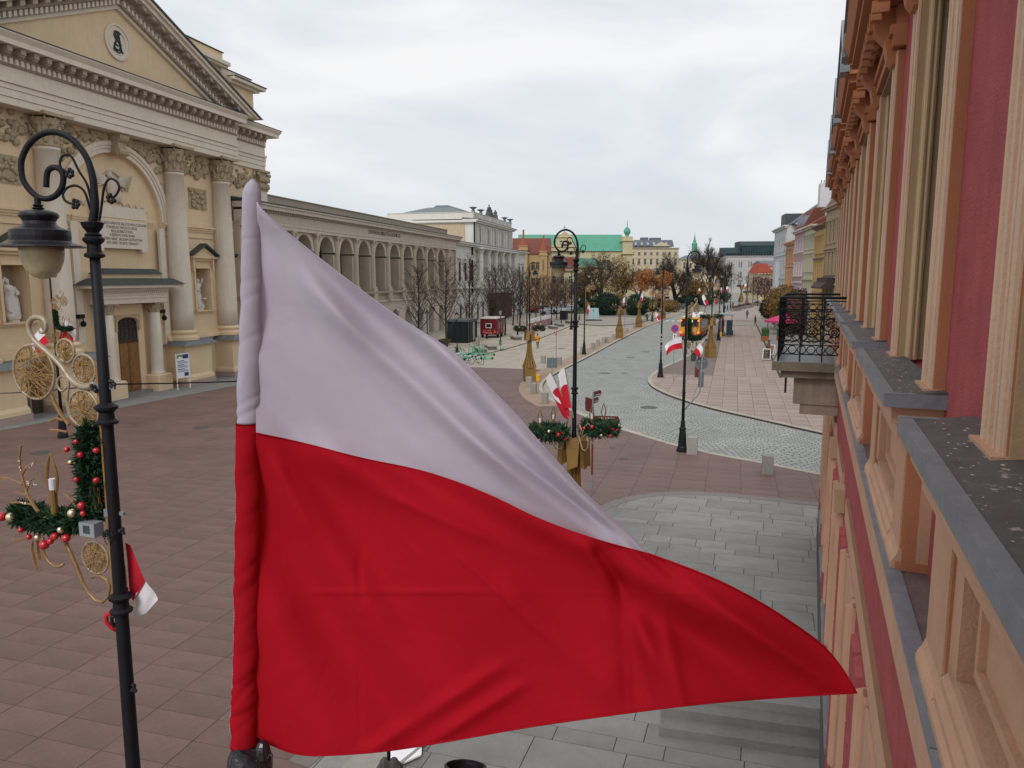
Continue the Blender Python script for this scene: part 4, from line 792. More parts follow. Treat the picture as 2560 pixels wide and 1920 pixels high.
# upper wall with real window holes
far=[-.0+3.6+3.43*(k-1) for k in range(0,8)]        # far end of each sill
b=MB(); prev=-3.0; bays=[]
for f in far:
    if f-2.8>TE: break
    o0,o1=f-2.28,f-.80; bays.append((f,o0,o1))
    b.box(prev,o0,-1.6,-L0,6.0,10.95); b.box(o0,o1,-1.6,-L0,10.0,10.95); b.box(o0,o1,-1.6,-L0,6.0,7.38); prev=o1
b.box(prev,TE,-1.6,-L0,6.0,10.95); b.build('upper_wall',redw,NB)
nb('side_return',redw,(TE-.3,TE,1.6,9,0,10.95))
proto={}
def part(key,mk,name,m,loc,parent=NB):
    if key in proto: return inst(proto[key],parent,loc)
    o=mk().build(name,m,parent,loc=loc); proto[key]=o; return o
for i,(f,o0,o1) in enumerate(bays):
    a=f-2.72                                     # near end of the sill
    # lead covered sill: sloping sheet, flashing edge, rolled seam
    part('sill',lambda: MB().add([(0,-.66,7.43),(2.72,-.66,7.43),(2.72,-.385,7.395),(0,-.385,7.395),(0,-.66,7.36),(2.72,-.66,7.36),(2.72,-.385,7.36),(0,-.385,7.36)],[(0,1,2,3),(4,7,6,5),(0,3,7,4),(1,5,6,2),(3,2,6,7),(0,4,5,1)]),'sill_sheet',sillm,(a,0,0))
    part('flash',lambda: MB().box(0,2.72,-.425,-.372,7.34,7.408).box(-.012,.03,-.66,-.372,7.34,7.412).box(2.69,2.732,-.66,-.372,7.34,7.412),'sill_flashing',sillf,(a,0,0))
    part('under',lambda: MB().box(.08,2.64,-.66,-.42,7.24,7.338).box(.16,2.56,-.66,-.46,7.14,7.24),'sill_moulding',peach,(a,0,0))
    # parapet panel under the sill with pedestals
    part('panelw',lambda: MB().box(.2,2.52,-.66,-.60,6.4,7.14),'panel_back',peach,(a,0,0))
    part('panelf',lambda: MB().box(.62,2.10,-.6,-.53,6.42,6.62).box(.62,2.10,-.6,-.53,7.0,7.14).box(.5,.75,-.6,-.53,6.42,7.14).box(1.97,2.22,-.6,-.53,6.42,7.14).box(.78,1.94,-.6,-.575,6.66,6.7).box(.78,1.94,-.6,-.575,6.93,6.97).box(.78,.82,-.6,-.575,6.7,6.93).box(1.9,1.94,-.6,-.575,6.7,6.93),'panel_frame',peach,(a,0,0))
    for j,xx in enumerate((.2,2.12)):
        part('ped',lambda: MB().box(0,.4,-.66,-.52,6.403,7.13).box(-.012,.412,-.66,-.50,6.402,6.45),'panel_pedestal',orange,(a+xx,0,0))
        part('pedb',lambda: MB().ext([(-.53,6.405),(-.478,6.405),(-.478,6.44),(-.485,6.46),(-.50,6.485),(-.512,6.52),(-.53,6.52)],-.003,.403).box(0.004,.396,-.52,-.512,6.52,7.12),'pedestal_face',peach,(a+xx,0,0))
    part('pbase',lambda: MB().ext([(-.6,6.403),(-.475,6.403),(-.475,6.44),(-.49,6.46),(-.49,6.49),(-.51,6.52),(-.51,6.55),(-.535,6.58),(-.6,6.60)],.6,2.12),'panel_foot',peach,(a,0,0))
    # jambs: orange side body and pale fluted face
    for j,(x0,x1) in enumerate(((o0-.34,o0),(o1,o1+.34))):
        part('jamb',lambda: MB().box(.0,.34,-.66,-.605,7.40,10.0),'jamb_body',orange,(x0,0,0))
        part('jambf',lambda: MB().box(.0,.34,-.605,-.598,7.42,10.0).box(.02,.08,-.598,-.590,7.42,10).box(.12,.15,-.598,-.594,7.42,10).box(.18,.22,-.598,-.588,7.42,10).tube([(.29,-.600,7.42),(.29,-.600,10)],.016,8),'jamb_moulding',palem,(x0,0,0))
        part('jbase',lambda: MB().box(-.02,.36,-.66,-.56,7.40,7.43),'jamb_foot',peach,(x0,0,0))
    # reveal with cream ridge, window frame and pane
    part('rev',lambda: MB().box(0,.02,-1.0,-.612,7.41,10),'reveal',tan,(o1-.021,0,0)); part('rev2',lambda: MB().box(0,.02,-1.0,-.612,7.41,10),'reveal',tan,(o0+.001,0,0))
    part('revm',lambda: MB().box(-.03,0,-.73,-.65,7.41,10).tube([(-.03,-.675,7.41),(-.03,-.675,10)],.02,8).tube([(-.03,-.712,7.41),(-.03,-.712,10)],.013,8),'reveal_moulding',creamr,(o1-.022,0,0))
    part('lint',lambda: MB().box(0,1.44,-1.0,-.60,9.98,10.0),'lintel',tan,(o0+.02,0,0))
    w_=part('win',lambda: MB().box(0,.07,-1.02,-.94,7.42,9.98).box(1.37,1.44,-1.02,-.94,7.42,9.98).box(0,1.44,-1.02,-.94,9.9,9.98).box(0,1.44,-1.02,-.94,7.42,7.5).box(.69,.75,-1.02,-.94,7.5,9.9).box(.07,1.37,-1.02,-.95,9.0,9.07),'window',mat('dark_wood_frame',(.05,.035,.03),.5,.2,5),(o0+.02,0,0))
    MB().box(.02,1.42,-1.01,-.99,7.44,9.96).build('pane',darkglass,w_)
    # entablature and pediment over the window
    part('ent',lambda: MB().box(-.42,2.04,-.66,-.55,10.02,10.12).box(-.42,2.04,-.66,-.52,10.12,10.2).box(-.38,2.0,-.66,-.57,10.2,10.38),'window_entablature',orange,(o0,0,0))
    [part('conso',lambda: MB().ext([(-.66,9.9),(-.56,9.9),(-.52,9.95),(-.49,10.1),(-.40,10.2),(-.38,10.38),(-.66,10.38)],0,.22),'console',orange,(xc,0,0)) for xc in (o0-.28,o1+.06)]
    part('corn',lambda: MB().box(-.52,2.14,-.66,-.40,10.39,10.47).box(-.58,2.2,-.66,-.30,10.47,10.56).ext([(-.66,10.56),(-.26,10.56),(-.2,10.68),(-.66,10.74)],-.66,2.28),'pediment_cornice',orange,(o0,0,0))
    part('rake',lambda: MB().add(*(lambda q:(q.v,q.f))(MB().py([(-.70,10.66),(.81,11.42),(2.32,10.66),(2.32,10.84),(.81,11.62),(-.70,10.84)],-.66,-.22))),'raking_cornice',orange,(o0,0,0))
    part('tymp',lambda: MB().py([(-.5,10.7),(2.1,10.7),(.81,11.45)],-.66,-.5),'tympanum',tan,(o0,0,0))
    part('rlead',lambda: MB().py([(-.72,10.845),(.81,11.625),(2.34,10.845),(2.34,10.86),(.81,11.65),(-.72,10.86)],-.68,-.19).box(-.70,-.4,-.3,-.185,10.58,10.85).box(2.02,2.32,-.3,-.185,10.58,10.85),'lead_capping',sillf,(o0,0,0))
    for k in range(9):
        part('mod',lambda: MB().box(0,.12,-.5,-.36,-.1,0).box(.01,.11,-.44,-.36,-.16,-.1),'modillion',orange,(o0-.5+.31*k,0,10.39))
    for k in range(4):
        for s_ in (0,1): part('mod2',lambda: MB().box(0,.14,-.5,-.3,-.12,0),'modillion',orange,(o0-.35+.34*k if s_==0 else o0+1.85-.34*k,0,10.78+.17*k))
# main eaves high above
MB().ext([(-.66,10.96),(-6,13.5),(-9,13.5),(-9,10.96)],-3,TE).build('roof',redtile,NB); nb('roof_drip',sillf,(-3,TE,.6,.9,10.951,10.99))
# string course: peach fascia, stained top, lead drip edge
nb('fascia',peach,(-3,TE,.465,.66,6.14,6.38)); nb('ledge_top',ledgem,(-3,TE,.47,.66,6.382,6.40))
b=MB(); random.seed(9)
t=-3
while t<TE:
    l=random.uniform(1.1,2.0); b.box(t,min(t+l-.006,TE),-.53,-.45,6.385,6.408+random.uniform(0,.006)); t+=l
b.build('ledge_flashing',sillf,NB)
nb('string_bed',redw,(-3,TE,.55,.66,5.79,6.138))
random.seed(77); ck=mat('stucco_crack',(.16,.075,.05),.95,.2,20); b=MB()
for t0,l,z0,z1 in ((4.95,-.6605,7.9,8.5),(5.0,-.6605,6.5,6.9),(3.75,-.6605,8.6,9.3),(4.05,-.6605,6.7,7.2),(7.3,-.6605,8.2,8.8)):
    q=[Vector((t0,l+.0,z0))]
    while q[-1].z<z1: q.append(q[-1]+Vector((random.gauss(0,.012),0,random.uniform(.02,.05))))
    b.tube(q,.0012,3)
b.build('hairline_crack',ck,NB,kind='stuff')
b=MB()
for k in range(150):
    t=random.uniform(.95,3.5) if k<90 else random.uniform(4.4,6.9); l=random.uniform(.45,.6); zt=7.397+.033*(l-.385)/.275; s_=random.uniform(.002,.009); b.ell((t,-l,zt),(s_*random.uniform(1,2.2),s_,.0012),6,3)
b.build('paint_flake',mat('paint_flake',(.42,.34,.29),.9,.2,30),NB,kind='stuff')
# lower wall with separate rusticated blocks
nb('lower_wall',redw,(-3,TE,.57,1.6,0,5.8)); nb('lower_string',peach,(-3,10.3,.53,.57,4.94,5.2),(11.75,13.8,.53,.57,4.94,5.2),(15.2,TE,.53,.57,4.94,5.2)); nb('lower_string_top',mat('umber_top',(.26,.15,.09),.9,.1),(-3,10.3,.532,.57,5.201,5.212),(11.75,13.8,.532,.57,5.201,5.212)); nb('bracket_block',tan,(11.3,11.74,.44,.57,4.72,5.05)); nb('bracket_block',tan,(14.8,15.19,.44,.57,4.72,5.05))
piers=[(f-3.43+1.05-.0) for f,_,_ in bays]
blk=None; random.seed(4)
for f,o0,o1 in bays:
    p0=o1+.50; wdt=.42
    for k in range(16):
        z=1.06+.45*(k//2); p0=o1+.50+.47*(k%2)
        if blk is None: blk=MB().add(*(lambda q:(q.v,q.f))(MB().fr(0,wdt,0,.001,0,.385,.0))).build('rusticated_block',redw,NB,loc=(p0,-.57,z)); blk.data.clear_geometry(); blk.data.from_pydata([(0,0,0),(wdt,0,0),(wdt,0,.42),(0,0,.42),(.025,.06,.025),(wdt-.025,.06,.025),(wdt-.025,.06,.395),(.025,.06,.395)],[],[(0,1,2,3),(4,7,6,5),(0,4,5,1),(1,5,6,2),(2,6,7,3),(3,7,4,0)]); blk.data.materials.clear(); blk.data.materials.append(redw)
        else: inst(blk,NB,(p0,-.57,z))
    c=(o0+o1)/2
    # ground floor window case: rounded jambs, hood shelf, keyblock
    part('lj',lambda: MB().box(-.93,-.66,-.57,-.54,1.2,4.7).tube([(-.84,-.545,1.9),(-.84,-.545,4.7)],.07,14).box(.66,.93,-.57,-.54,1.2,4.7).tube([(.84,-.545,1.9),(.84,-.545,4.7)],.07,14).ell((-.84,-.545,1.9),.07).ell((.84,-.545,1.9),.07).box(-.6,.6,-.57,-.545,4.2,4.7),'window_case',peach,(c,0,0))
    0 and part('lh',lambda: MB().box(-1.1,1.1,-.53,-.45,4.91,5.0).box(-1.15,1.15,-.53,-.42,5.002,5.08).box(-1.2,1.2,-.53,-.38,5.082,5.14),'window_hood',peach,(c,0,0))
    0 and part('lht',lambda: MB().ext([(-.53,5.17),(-.375,5.145),(-.375,5.155),(-.53,5.19)],-1.2,1.2),'hood_top',tan,(c,0,0))
    0 and part('lk',lambda: MB().box(-.14,.14,-.53,-.40,4.3,4.9),'hood_bracket',orange,(c,0,0))
    part('lw',lambda: MB().box(-.62,.62,-.59,-.562,1.2,4.2),'shop_window',darkglass,(c,0,0))
    part('ls',lambda: MB().box(-1.1,1.1,-.57,-.5,1.06,1.16),'window_sill',sillf,(c,0,0))
nb('plinth',mat('dark_plinth_stone',(.085,.08,.075),.75,.2,3,.3,20,dirt=(.16,.15,.13),dscale=1.2),(-3,TE,.50,.62,0,.98),(-3,TE,.53,.62,.981,1.05))
# balcony: thing part group
bt0,bt1,bl0=15.45,18.9,-.66
nb('balcony_slab',moss,(bt0,bt1,bl0,.66,6.22,6.38),(bt0+.1,bt1-.1,bl0+.16,.66,6.08,6.215)); nb('balcony_floor',mat('wet_balcony_floor',(.17,.18,.185),.35,.2,2,.1,10),(bt0+.03,bt1-.03,bl0+.04,.66,6.381,6.40))
b=MB()
for t in (bt0+.25,bt1-.85):
    b=MB().box(t,t+.6,-.66,.25,5.55,6.07).box(t+.03,t+.57,-.66,.12,5.35,5.548)
    b.build('balcony_console',mat('console_stone',(.30,.23,.175),.95,.12,3,.4,25,streak=.3,dirt=(.15,.12,.09),dscale=1.5),NB)
nb('balcony_bracket_tip',iron,(bt0+.3,bt0+.34,-.42,-.38,5.75,6.08))
ri=MB()
def rail_panel(p0,p1,name):
    """wrought iron panel between two points (t,l): rings top and bottom, scrolls between"""
    d=Vector((p1[0]-p0[0],-(p1[1]-p0[1]),0)); L=d.length; d.normalize(); o=Vector((p0[0],-p0[1],6.4)); P=lambda s,z:o+d*s+Vector((0,0,z))
    b=MB(); bar=lambda s0,z0,s1,z1,r: b.tube([P(s0,z0),P(s1,z1)],r,5)
    bar(0,1.22,L,1.22,.028); bar(0,1.16,L,1.16,.012)
    for z in (1.0,.82,.32,.14): bar(0,z,L,z,.013)
    n=max(3,round(L/.17)); w_=L/n
    for k in range(n):
        for zc in (.91,.23):
            b.tube([P(w_*(k+.5)+.075*math.cos(a*PI/6),zc+.075*math.sin(a*PI/6)) for a in range(13)],.011,4,caps=False)
    m=max(2,round(L/.42)); w_=L/m
    for k in range(m):
        c=w_*(k+.5)
        for s_ in (-1,1):
            for v_ in (-1,1):
                b.tube([P(c+s_*(.02+.014*q*math.cos(q*.75)*1.0+.05),.57+v_*(.02+.017*q*abs(math.sin(q*.4+.3)))) for q in range(12)],.010,4)
        for rr in (.05,.1): b.tube([P(c+rr*math.cos(a*PI/5),.57+rr*math.sin(a*PI/5)) for a in range(11)],.010,4,caps=False)
        b.tube([P(c-.19,.34),P(c+.0,.57),P(c+.19,.8)],.009,4); b.tube([P(c+.19,.34),P(c,.57),P(c-.19,.8)],.009,4); bar(w_*k,.0,w_*k,1.2,.014)
    bar(L,0,L,1.2,.014)
    return b.build(name,iron,NB)
rail_panel((bt0+.08,bl0+.1),(bt0+.08,.62),'railing_panel'); rail_panel((bt0+.08,bl0+.1),(bt1-.08,bl0+.1),'railing_panel'); rail_panel((bt1-.08,bl0+.1),(bt1-.08,.62),'railing_panel')
# ================================================================ STREET LAMPS AND CHRISTMAS DECORATIONS
zA=lambda a,b:(a/5.53,300+b/5.53); zB=lambda a,b:(a/5.53,780+b/5.53); zC=lambda a,b:(a/5.53,1080+b/5.53); zD=lambda a,b:(a/5.53,1300+b/5.53)
LX,LY=-3.47,6.4
def loc2(f,pts,y=0):
    o=[]
    for p in pts:
        q=Yp(*f(*p),LY); pole=-3.46-.07*max(0,(q.z-7.1))/1.34; o.append((q.x-pole,y,q.z))
    return o
def make_lamp(name,label,loc,rz,group):
    r=thing(name,label,'street lamp',loc,rz,group)
    MB().lathe([(.27,0),(.27,.1),(.25,.12),(.24,.2),(.2,.26),(.185,.62),(.15,1.0),(.155,1.03),(.17,1.05),(.16,1.1),(.12,1.15),(.1,1.35),(.11,1.37),(.105,1.42),(.075,1.46)],8).build('base',iron,r)
    b=MB().lathe([(.074,1.4),(.064,3),(.056,5.0),(.048,6.8),(.04,8.45)],16); b.build('pole',iron,r,smooth=True)
    for z,w_ in ((2.6,.085),(5.05,.085),(6.75,.08),(8.16,.07)): MB().lathe([(.05,0),(w_*1.1,.01),(w_*1.15,.03),(w_*.8,.05),(w_*.75,.11),(w_*1.15,.14),(w_*1.2,.16),(.05,.19)],14,z=z).build('collar',iron,r)
    MB().lathe([(.045,8.29),(.06,8.31),(.045,8.33),(.07,8.35),(.045,8.37),(.075,8.41),(.09,8.45),(.05,8.46)],14).build('collar',iron,r)
    pp=loc2(zA,[(1215,1430),(1200,1200),(1180,1000),(1145,780),(1070,560),(950,380),(780,230),(570,165),(380,210),(245,330),(165,500),(150,650),(190,830),(290,970),(400,1060),(520,1090),(640,1050),(720,950),(745,830),(725,730),(670,670),(600,655),(535,690),(512,770),(513,930)])
    pp[0]=(.0,0,8.44); MB().stube(pp,[.038,.034,.031,.029]+[.026]*4+[.024]*17,10).build('arm',iron,r,smooth=True)
    for k,pts in enumerate(([(1160,1200),(1080,900),(950,700),(850,520),(780,480),(715,500),(682,580),(700,660),(760,700),(820,735)],[(1190,1380),(1120,1180),(1050,1000),(960,920),(870,910),(790,950),(748,1030),(780,1110),(850,1150),(920,1160)],[(1270,1400),(1290,1200),(1310,950),(1360,830),(1420,815),(1490,860),(1520,950),(1480,1040),(1420,1085)])):
        q=loc2(zA,pts); b=MB().stube(q,.0105,6); e=Vector(q[-1]); 
        for a in (-1.9,-.95,0,.95,1.9):
            dd=(Vector(q[-1])-Vector(q[-2])).normalized(); dd=Matrix.Rotation(a,3,'Y')@dd; b.ell(e+dd*.028,(.02,.014,.02),6,4)
        b.build('scroll',iron,r)
    hx=-.437
    b=MB().lathe([(.024,8.67),(.026,8.6),(.042,8.59),(.03,8.575),(.045,8.57),(.05,8.565),(.025,8.55)],12,hx)
    b.build('hanger',iron,r)
    b=MB().lathe([(.02,8.553),(.10,8.548),(.14,8.53),(.148,8.515),(.148,8.50),(.132,8.48),(.12,8.46),(.124,8.435),(.16,8.41),(.21,8.395),(.224,8.385),(.226,8.34),(.222,8.30),(.235,8.285),(.27,8.275),(.333,8.258),(.337,8.25),(.18,8.255)],32,hx); b.build('lamp_hood',mat('lamp_hood_black',(.014,.014,.017),.4,.2,6,.1,30,spec=.3,dirt=(.09,.085,.08),dscale=9,dth=(.6,.68)),r,smooth=False)
    MB().lathe([(.166,8.252),(.165,8.2),(.155,8.13),(.125,8.06),(.08,8.01),(.03,7.99),(.005,7.988)],22,hx).build('lamp_globe',globe,r,smooth=True)
    return r
LG='curled iron street lamps along the street'
lamp0=make_lamp('street_lamp','nearest curled iron street lamp, at the left edge in front of the church',(LX,LY,0),0,LG)
def lamp(u,v,rz,label,dy=0): p=G(u,v); return dup(lamp0,(p.x,p.y+dy,0),rz,label,LG)
lamps={}
lamps['mid']=dup(lamp0,(3.02,19.3,0),.12,'street lamp above the red and white flags and wreaths in the middle',LG); lamps['mid'].location=(1.60,19.2,0)
lamps['right']=lamp(1705,1128,R(180)+.1,'street lamp on the near kerb beside a granite bollard, flags on its post')
lamps['l62']=lamp(1651,943,0.1,'street lamp with pale stickers at the road bend, second along the right kerb')
lamps['l79']=lamp(1460,886,R(180)-.5,'street lamp with wide foot by the left kerb among the small bollards')
lamps['ch']=lamp(158,1094,-.2,'street lamp close to the church wall behind the golden discs'); lamps['ch'].rotation_euler=(0,0,R(180)-.6)
lamps['gp1']=dup(lamp0,(1.35,58.6,0),R(180)-.2,'street lamp rising from the golden bottle decoration on the left pavement',LG)
lamps['potR']=dup(lamp0,(20.1,76.6,0),.2,'street lamp rising from the golden stand beside the bus',LG)
lamps['r97']=lamp(1796,851,R(90),'street lamp with dark foot just right of the bus and the golden bottle')
lamps['b140']=dup(lamp0,(25.8,140,0),R(180),'street lamp among the park bushes behind the left kerb end',LG)
lamps['f1']=lamp(1826,773,.3,'street lamp behind the bus shelter roof')
lamps['f2']=lamp(1868,760,1.0,'street lamp at the far road bend right of the golden trunk')
lamps['f3']=dup(lamp0,(66,240,0),.5,'far street lamp at the island before the glass roofed office',LG)
lamps['f4']=dup(lamp0,(36,150,0),R(180),'street lamp on the far left kerb before the park lawn',LG)
lamps['f5']=dup(lamp0,(9.2,118,0),R(180),'street lamp by the stone benches near the fenced stand',LG)
lamps['f6']=dup(lamp0,(35.5,128,0),.4,'street lamp just beyond the bus shelter',LG)
lamps['f7']=dup(lamp0,(44.5,160,0),.4,'farther street lamp on the right kerb behind the shelter lamp',LG)
# --- flags
def flag_mesh(w,h,droop,curl,seed=0,split=5):
    random.seed(seed); nx,ny=14,10; v=[];ph=random.uniform(0,6)
    for j in range(ny+1):
        for i in range(nx+1):
            s,t=i/nx,j/ny; a=curl*s; y=.10*w*s*math.sin(5*s+2.2*t+ph)+.05*w*s*math.sin(9*s-3*t+ph)
            v.append((w*s*math.cos(a),y,-h*t*(1-.25*s)-w*math.sin(a)*s*.6-droop*s*s))
    f=lambda j0,j1:[(j*(nx+1)+i,j*(nx+1)+i+1,(j+1)*(nx+1)+i+1,(j+1)*(nx+1)+i) for j in range(j0,j1) for i in range(nx)]
    return v,f(0,split),f(split,ny)
def half(v,f):
    b=MB(); ids=sorted({i for q in f for i in q}); mp={i:k for k,i in enumerate(ids)}; b.v=[tuple(v[i]) for i in ids]; b.f=[tuple(mp[i] for i in q) for q in f]; return b
def flag(loc,rz,tilt,L,w,h,label,droop=.2,curl=.4,seed=0,group='red and white flags on lamp posts',split=5):
    """short pole from loc leaning by tilt towards heading rz, cloth hanging from its upper part"""
    r=thing('flag',label,'flag',loc,rz,group)
    MB().tube([(0,0,0),(L*math.sin(tilt),0,L*math.cos(tilt))],.014,6).build('flagpole',mat('pole_wood',(.30,.22,.14),.6,.1,9),r)
    v,fw,fr_=flag_mesh(w,h,droop,curl,seed,split); M_=Matrix.Translation((L*math.sin(tilt),0,L*math.cos(tilt)))@Matrix.Rotation(tilt,4,'Y')
    v=[M_@Vector(p) for p in v]
    half(v,fw).build('white_stripe',white_cl,r,smooth=True); half(v,fr_).build('red_stripe',red_cl,r,smooth=True)
    return r
# --- gold bottle shaped stands with wreaths
def needles(b,pts,rad,n,ln,seed=1):
    random.seed(seed); P_=[Vector(p) for p in pts]
    for k in range(n):
        i=random.randrange(len(P_)-1); c=P_[i].lerp(P_[i+1],random.random()); d=Vector((random.gauss(0,1),random.gauss(0,1),random.gauss(0,1))).normalized()
        c2=c+d*rad*random.uniform(.25,1); dd=(d+Vector((random.gauss(0,.5),random.gauss(0,.5),random.gauss(0,.5)))).normalized()*ln*random.uniform(.6,1.2); s_=dd.orthogonal().normalized()*ln*.17; s2=dd.cross(s_).normalized()*ln*.17
        b.add([c2-s_,c2+s_,c2+dd],[(0,1,2)]); b.add([c2-s2,c2+s2,c2+dd*.95],[(0,1,2)])
def bauble(parent,c,r,m): 
    k=('bauble',m.name,round(r,3))
    if k in proto: return inst(proto[k],parent,c)
    o=MB().ell((0,0,0),r,14,9).build('bauble',m,parent,smooth=True,loc=c); proto[k]=o; return o
def candle(parent,c,h=.42,s=1):
    b=MB().tube([(0,0,0),(0,0,h)],.035*s,10); fl=None
    [b.stube([(q*s*x_,0,h+z_) for x_,z_ in ((.045,-.02),(.065,.08),(.062,.15),(.035,.24),(.0,.34))],[.012*s,.016*s,.017*s,.015*s,.004],6) for q in (-1,1)]
    o=b.build('candle',gold,parent,loc=c); MB().tube([(0,0,h),(0,0,h+.1)],.033*s,10).build('candle_bulb',mat('bulb_white',(.62,.62,.68),.4,.03),o); return o
def make_stand(label,loc,rz,group):
    r=thing('golden_stand',label,'decoration',loc,rz,group)
    MB().lathe([(.6,0),(.6,1.05),(.58,1.1)],4,a0=PI/4,a1=PI/4+2*PI).build('box',gold,r)
    n=12; b=MB(); prof=[(.53,1.1),(.42,1.4),(.29,1.8),(.21,2.2),(.16,2.7),(.145,3.2),(.155,3.6),(.22,3.95)]
    for i in range(n):
        a=2*PI*i/n+.2; b.tube([(rr*math.cos(a)*(1 if rr<.4 else 1),rr*math.sin(a),z) for rr,z in prof],[.07,.06,.05,.04,.036,.034,.036,.04],4)
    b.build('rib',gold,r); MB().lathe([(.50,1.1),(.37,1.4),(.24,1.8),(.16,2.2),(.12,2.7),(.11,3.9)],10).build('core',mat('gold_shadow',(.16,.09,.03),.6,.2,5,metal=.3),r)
    for i in range(6):
        a=2*PI*i/6; rot=Matrix.Rotation(a,3,'Z'); b=MB(); pts=[(.26,-.16),(.36,-.17),(.36,.17),(.26,.16)]
        b.add([rot@Vector(p) for p in ((.24,-.15,3.95),(.24,.15,3.95),(.36,.17,3.9),(.36,-.17,3.9),(.30,-.13,3.2),(.30,.13,3.3),(.42,.13,3.25),(.42,-.13,3.15))],[(0,1,2,3),(4,7,6,5),(0,4,5,1),(1,5,6,2),(2,6,7,3),(3,7,4,0)]); b.build('gold_banner',gold,r)
    for i in range(6):
        a=2*PI*i/6+.5; rot=Matrix.Rotation(a,3,'Z')
        b=MB().tube([rot@Vector(p) for p in [(.2,0,3.9),(.3,0,4.02),(.42,0,3.86),(.55,0,3.72),(.72,0,3.72),(.86,0,3.86),(.88,0,4.0),(.8,0,4.06),(.74,0,3.98)]],.017,5); b.tube([rot@Vector(p) for p in [(.2,0,3.95),(.26,0,4.2),(.36,0,4.3),(.46,0,4.2),(.4,0,4.08)]],.017,5); b.build('scroll',goldpale,r)
    for s_ in (-1,1):
        c=Vector((s_*.72,0,4.12)); ring=[c+Vector((.36*math.cos(a*PI/8),.36*math.sin(a*PI/8),.0)) for a in range(17)]
        w_=MB(); w_.tube(ring,.09,5); needles(w_,ring,.19,2300,.13,seed=s_+5); wr=w_.build('wreath',needle,r)
        random.seed(8+s_)
        for k in range(13):
            a=2*PI*k/13; q=c+Vector((.50*math.cos(a),.50*math.sin(a),random.uniform(-.14,.12))); bauble(wr,q,random.choice((.045,.055)),red_b if k%3 else gold_b)
        for k in range(3):
            a=2*PI*k/3+.8; q=c+Vector((.42*math.cos(a),.42*math.sin(a),.02)); b=MB()
            for j in range(7):
                d=Vector((math.cos(j*.9),math.sin(j*.9),.35+.25*(j%2)))*.12; b.add([q,q+d*.6+Vector((0,0,.04)),q+d,q+d*.6-Vector((.03,.0,.03))],[(0,1,2,3)])
            b.build('poinsettia',red_b,wr)
        for k,(dx,dy) in enumerate(((-.28,-.12),(.22,.2))): candle(r,(c.x+dx,c.y+dy,4.1),.3,.9)
    return r
GG='golden bottle shaped Christmas stands'
st0=make_stand('golden stand with fir wreaths around the middle lamp, partly behind the flag',(1.60,19.2,0),.35,GG)
st1=dup(st0,(1.35,58.6,0),.2,'golden bottle stand on the left pavement with a yellow box at its foot',GG)
st2=dup(st0,(14.3,101,0),.1,'golden bottle stand beside the left kerb in front of the dark bush',GG)
st3=dup(st0,(20.6,123.5,0),.1,'golden bottle stand second along the left kerb, right of the dark bush',GG)
st4=dup(st0,(20.1,76.6,0),.3,'golden bottle stand on the promenade right of the bus',GG)
st5=dup(st0,(64.3,209,0),.3,'far golden bottle stand on the kerb of the road bend',GG)
st6=dup(st0,(75,250,0),.3,'farthest golden stand on the paved island in the road bend',GG,1.3)
st7=dup(st0,(29.5,149,0),.3,'golden stand near a yellow box beside the far left kerb',GG)
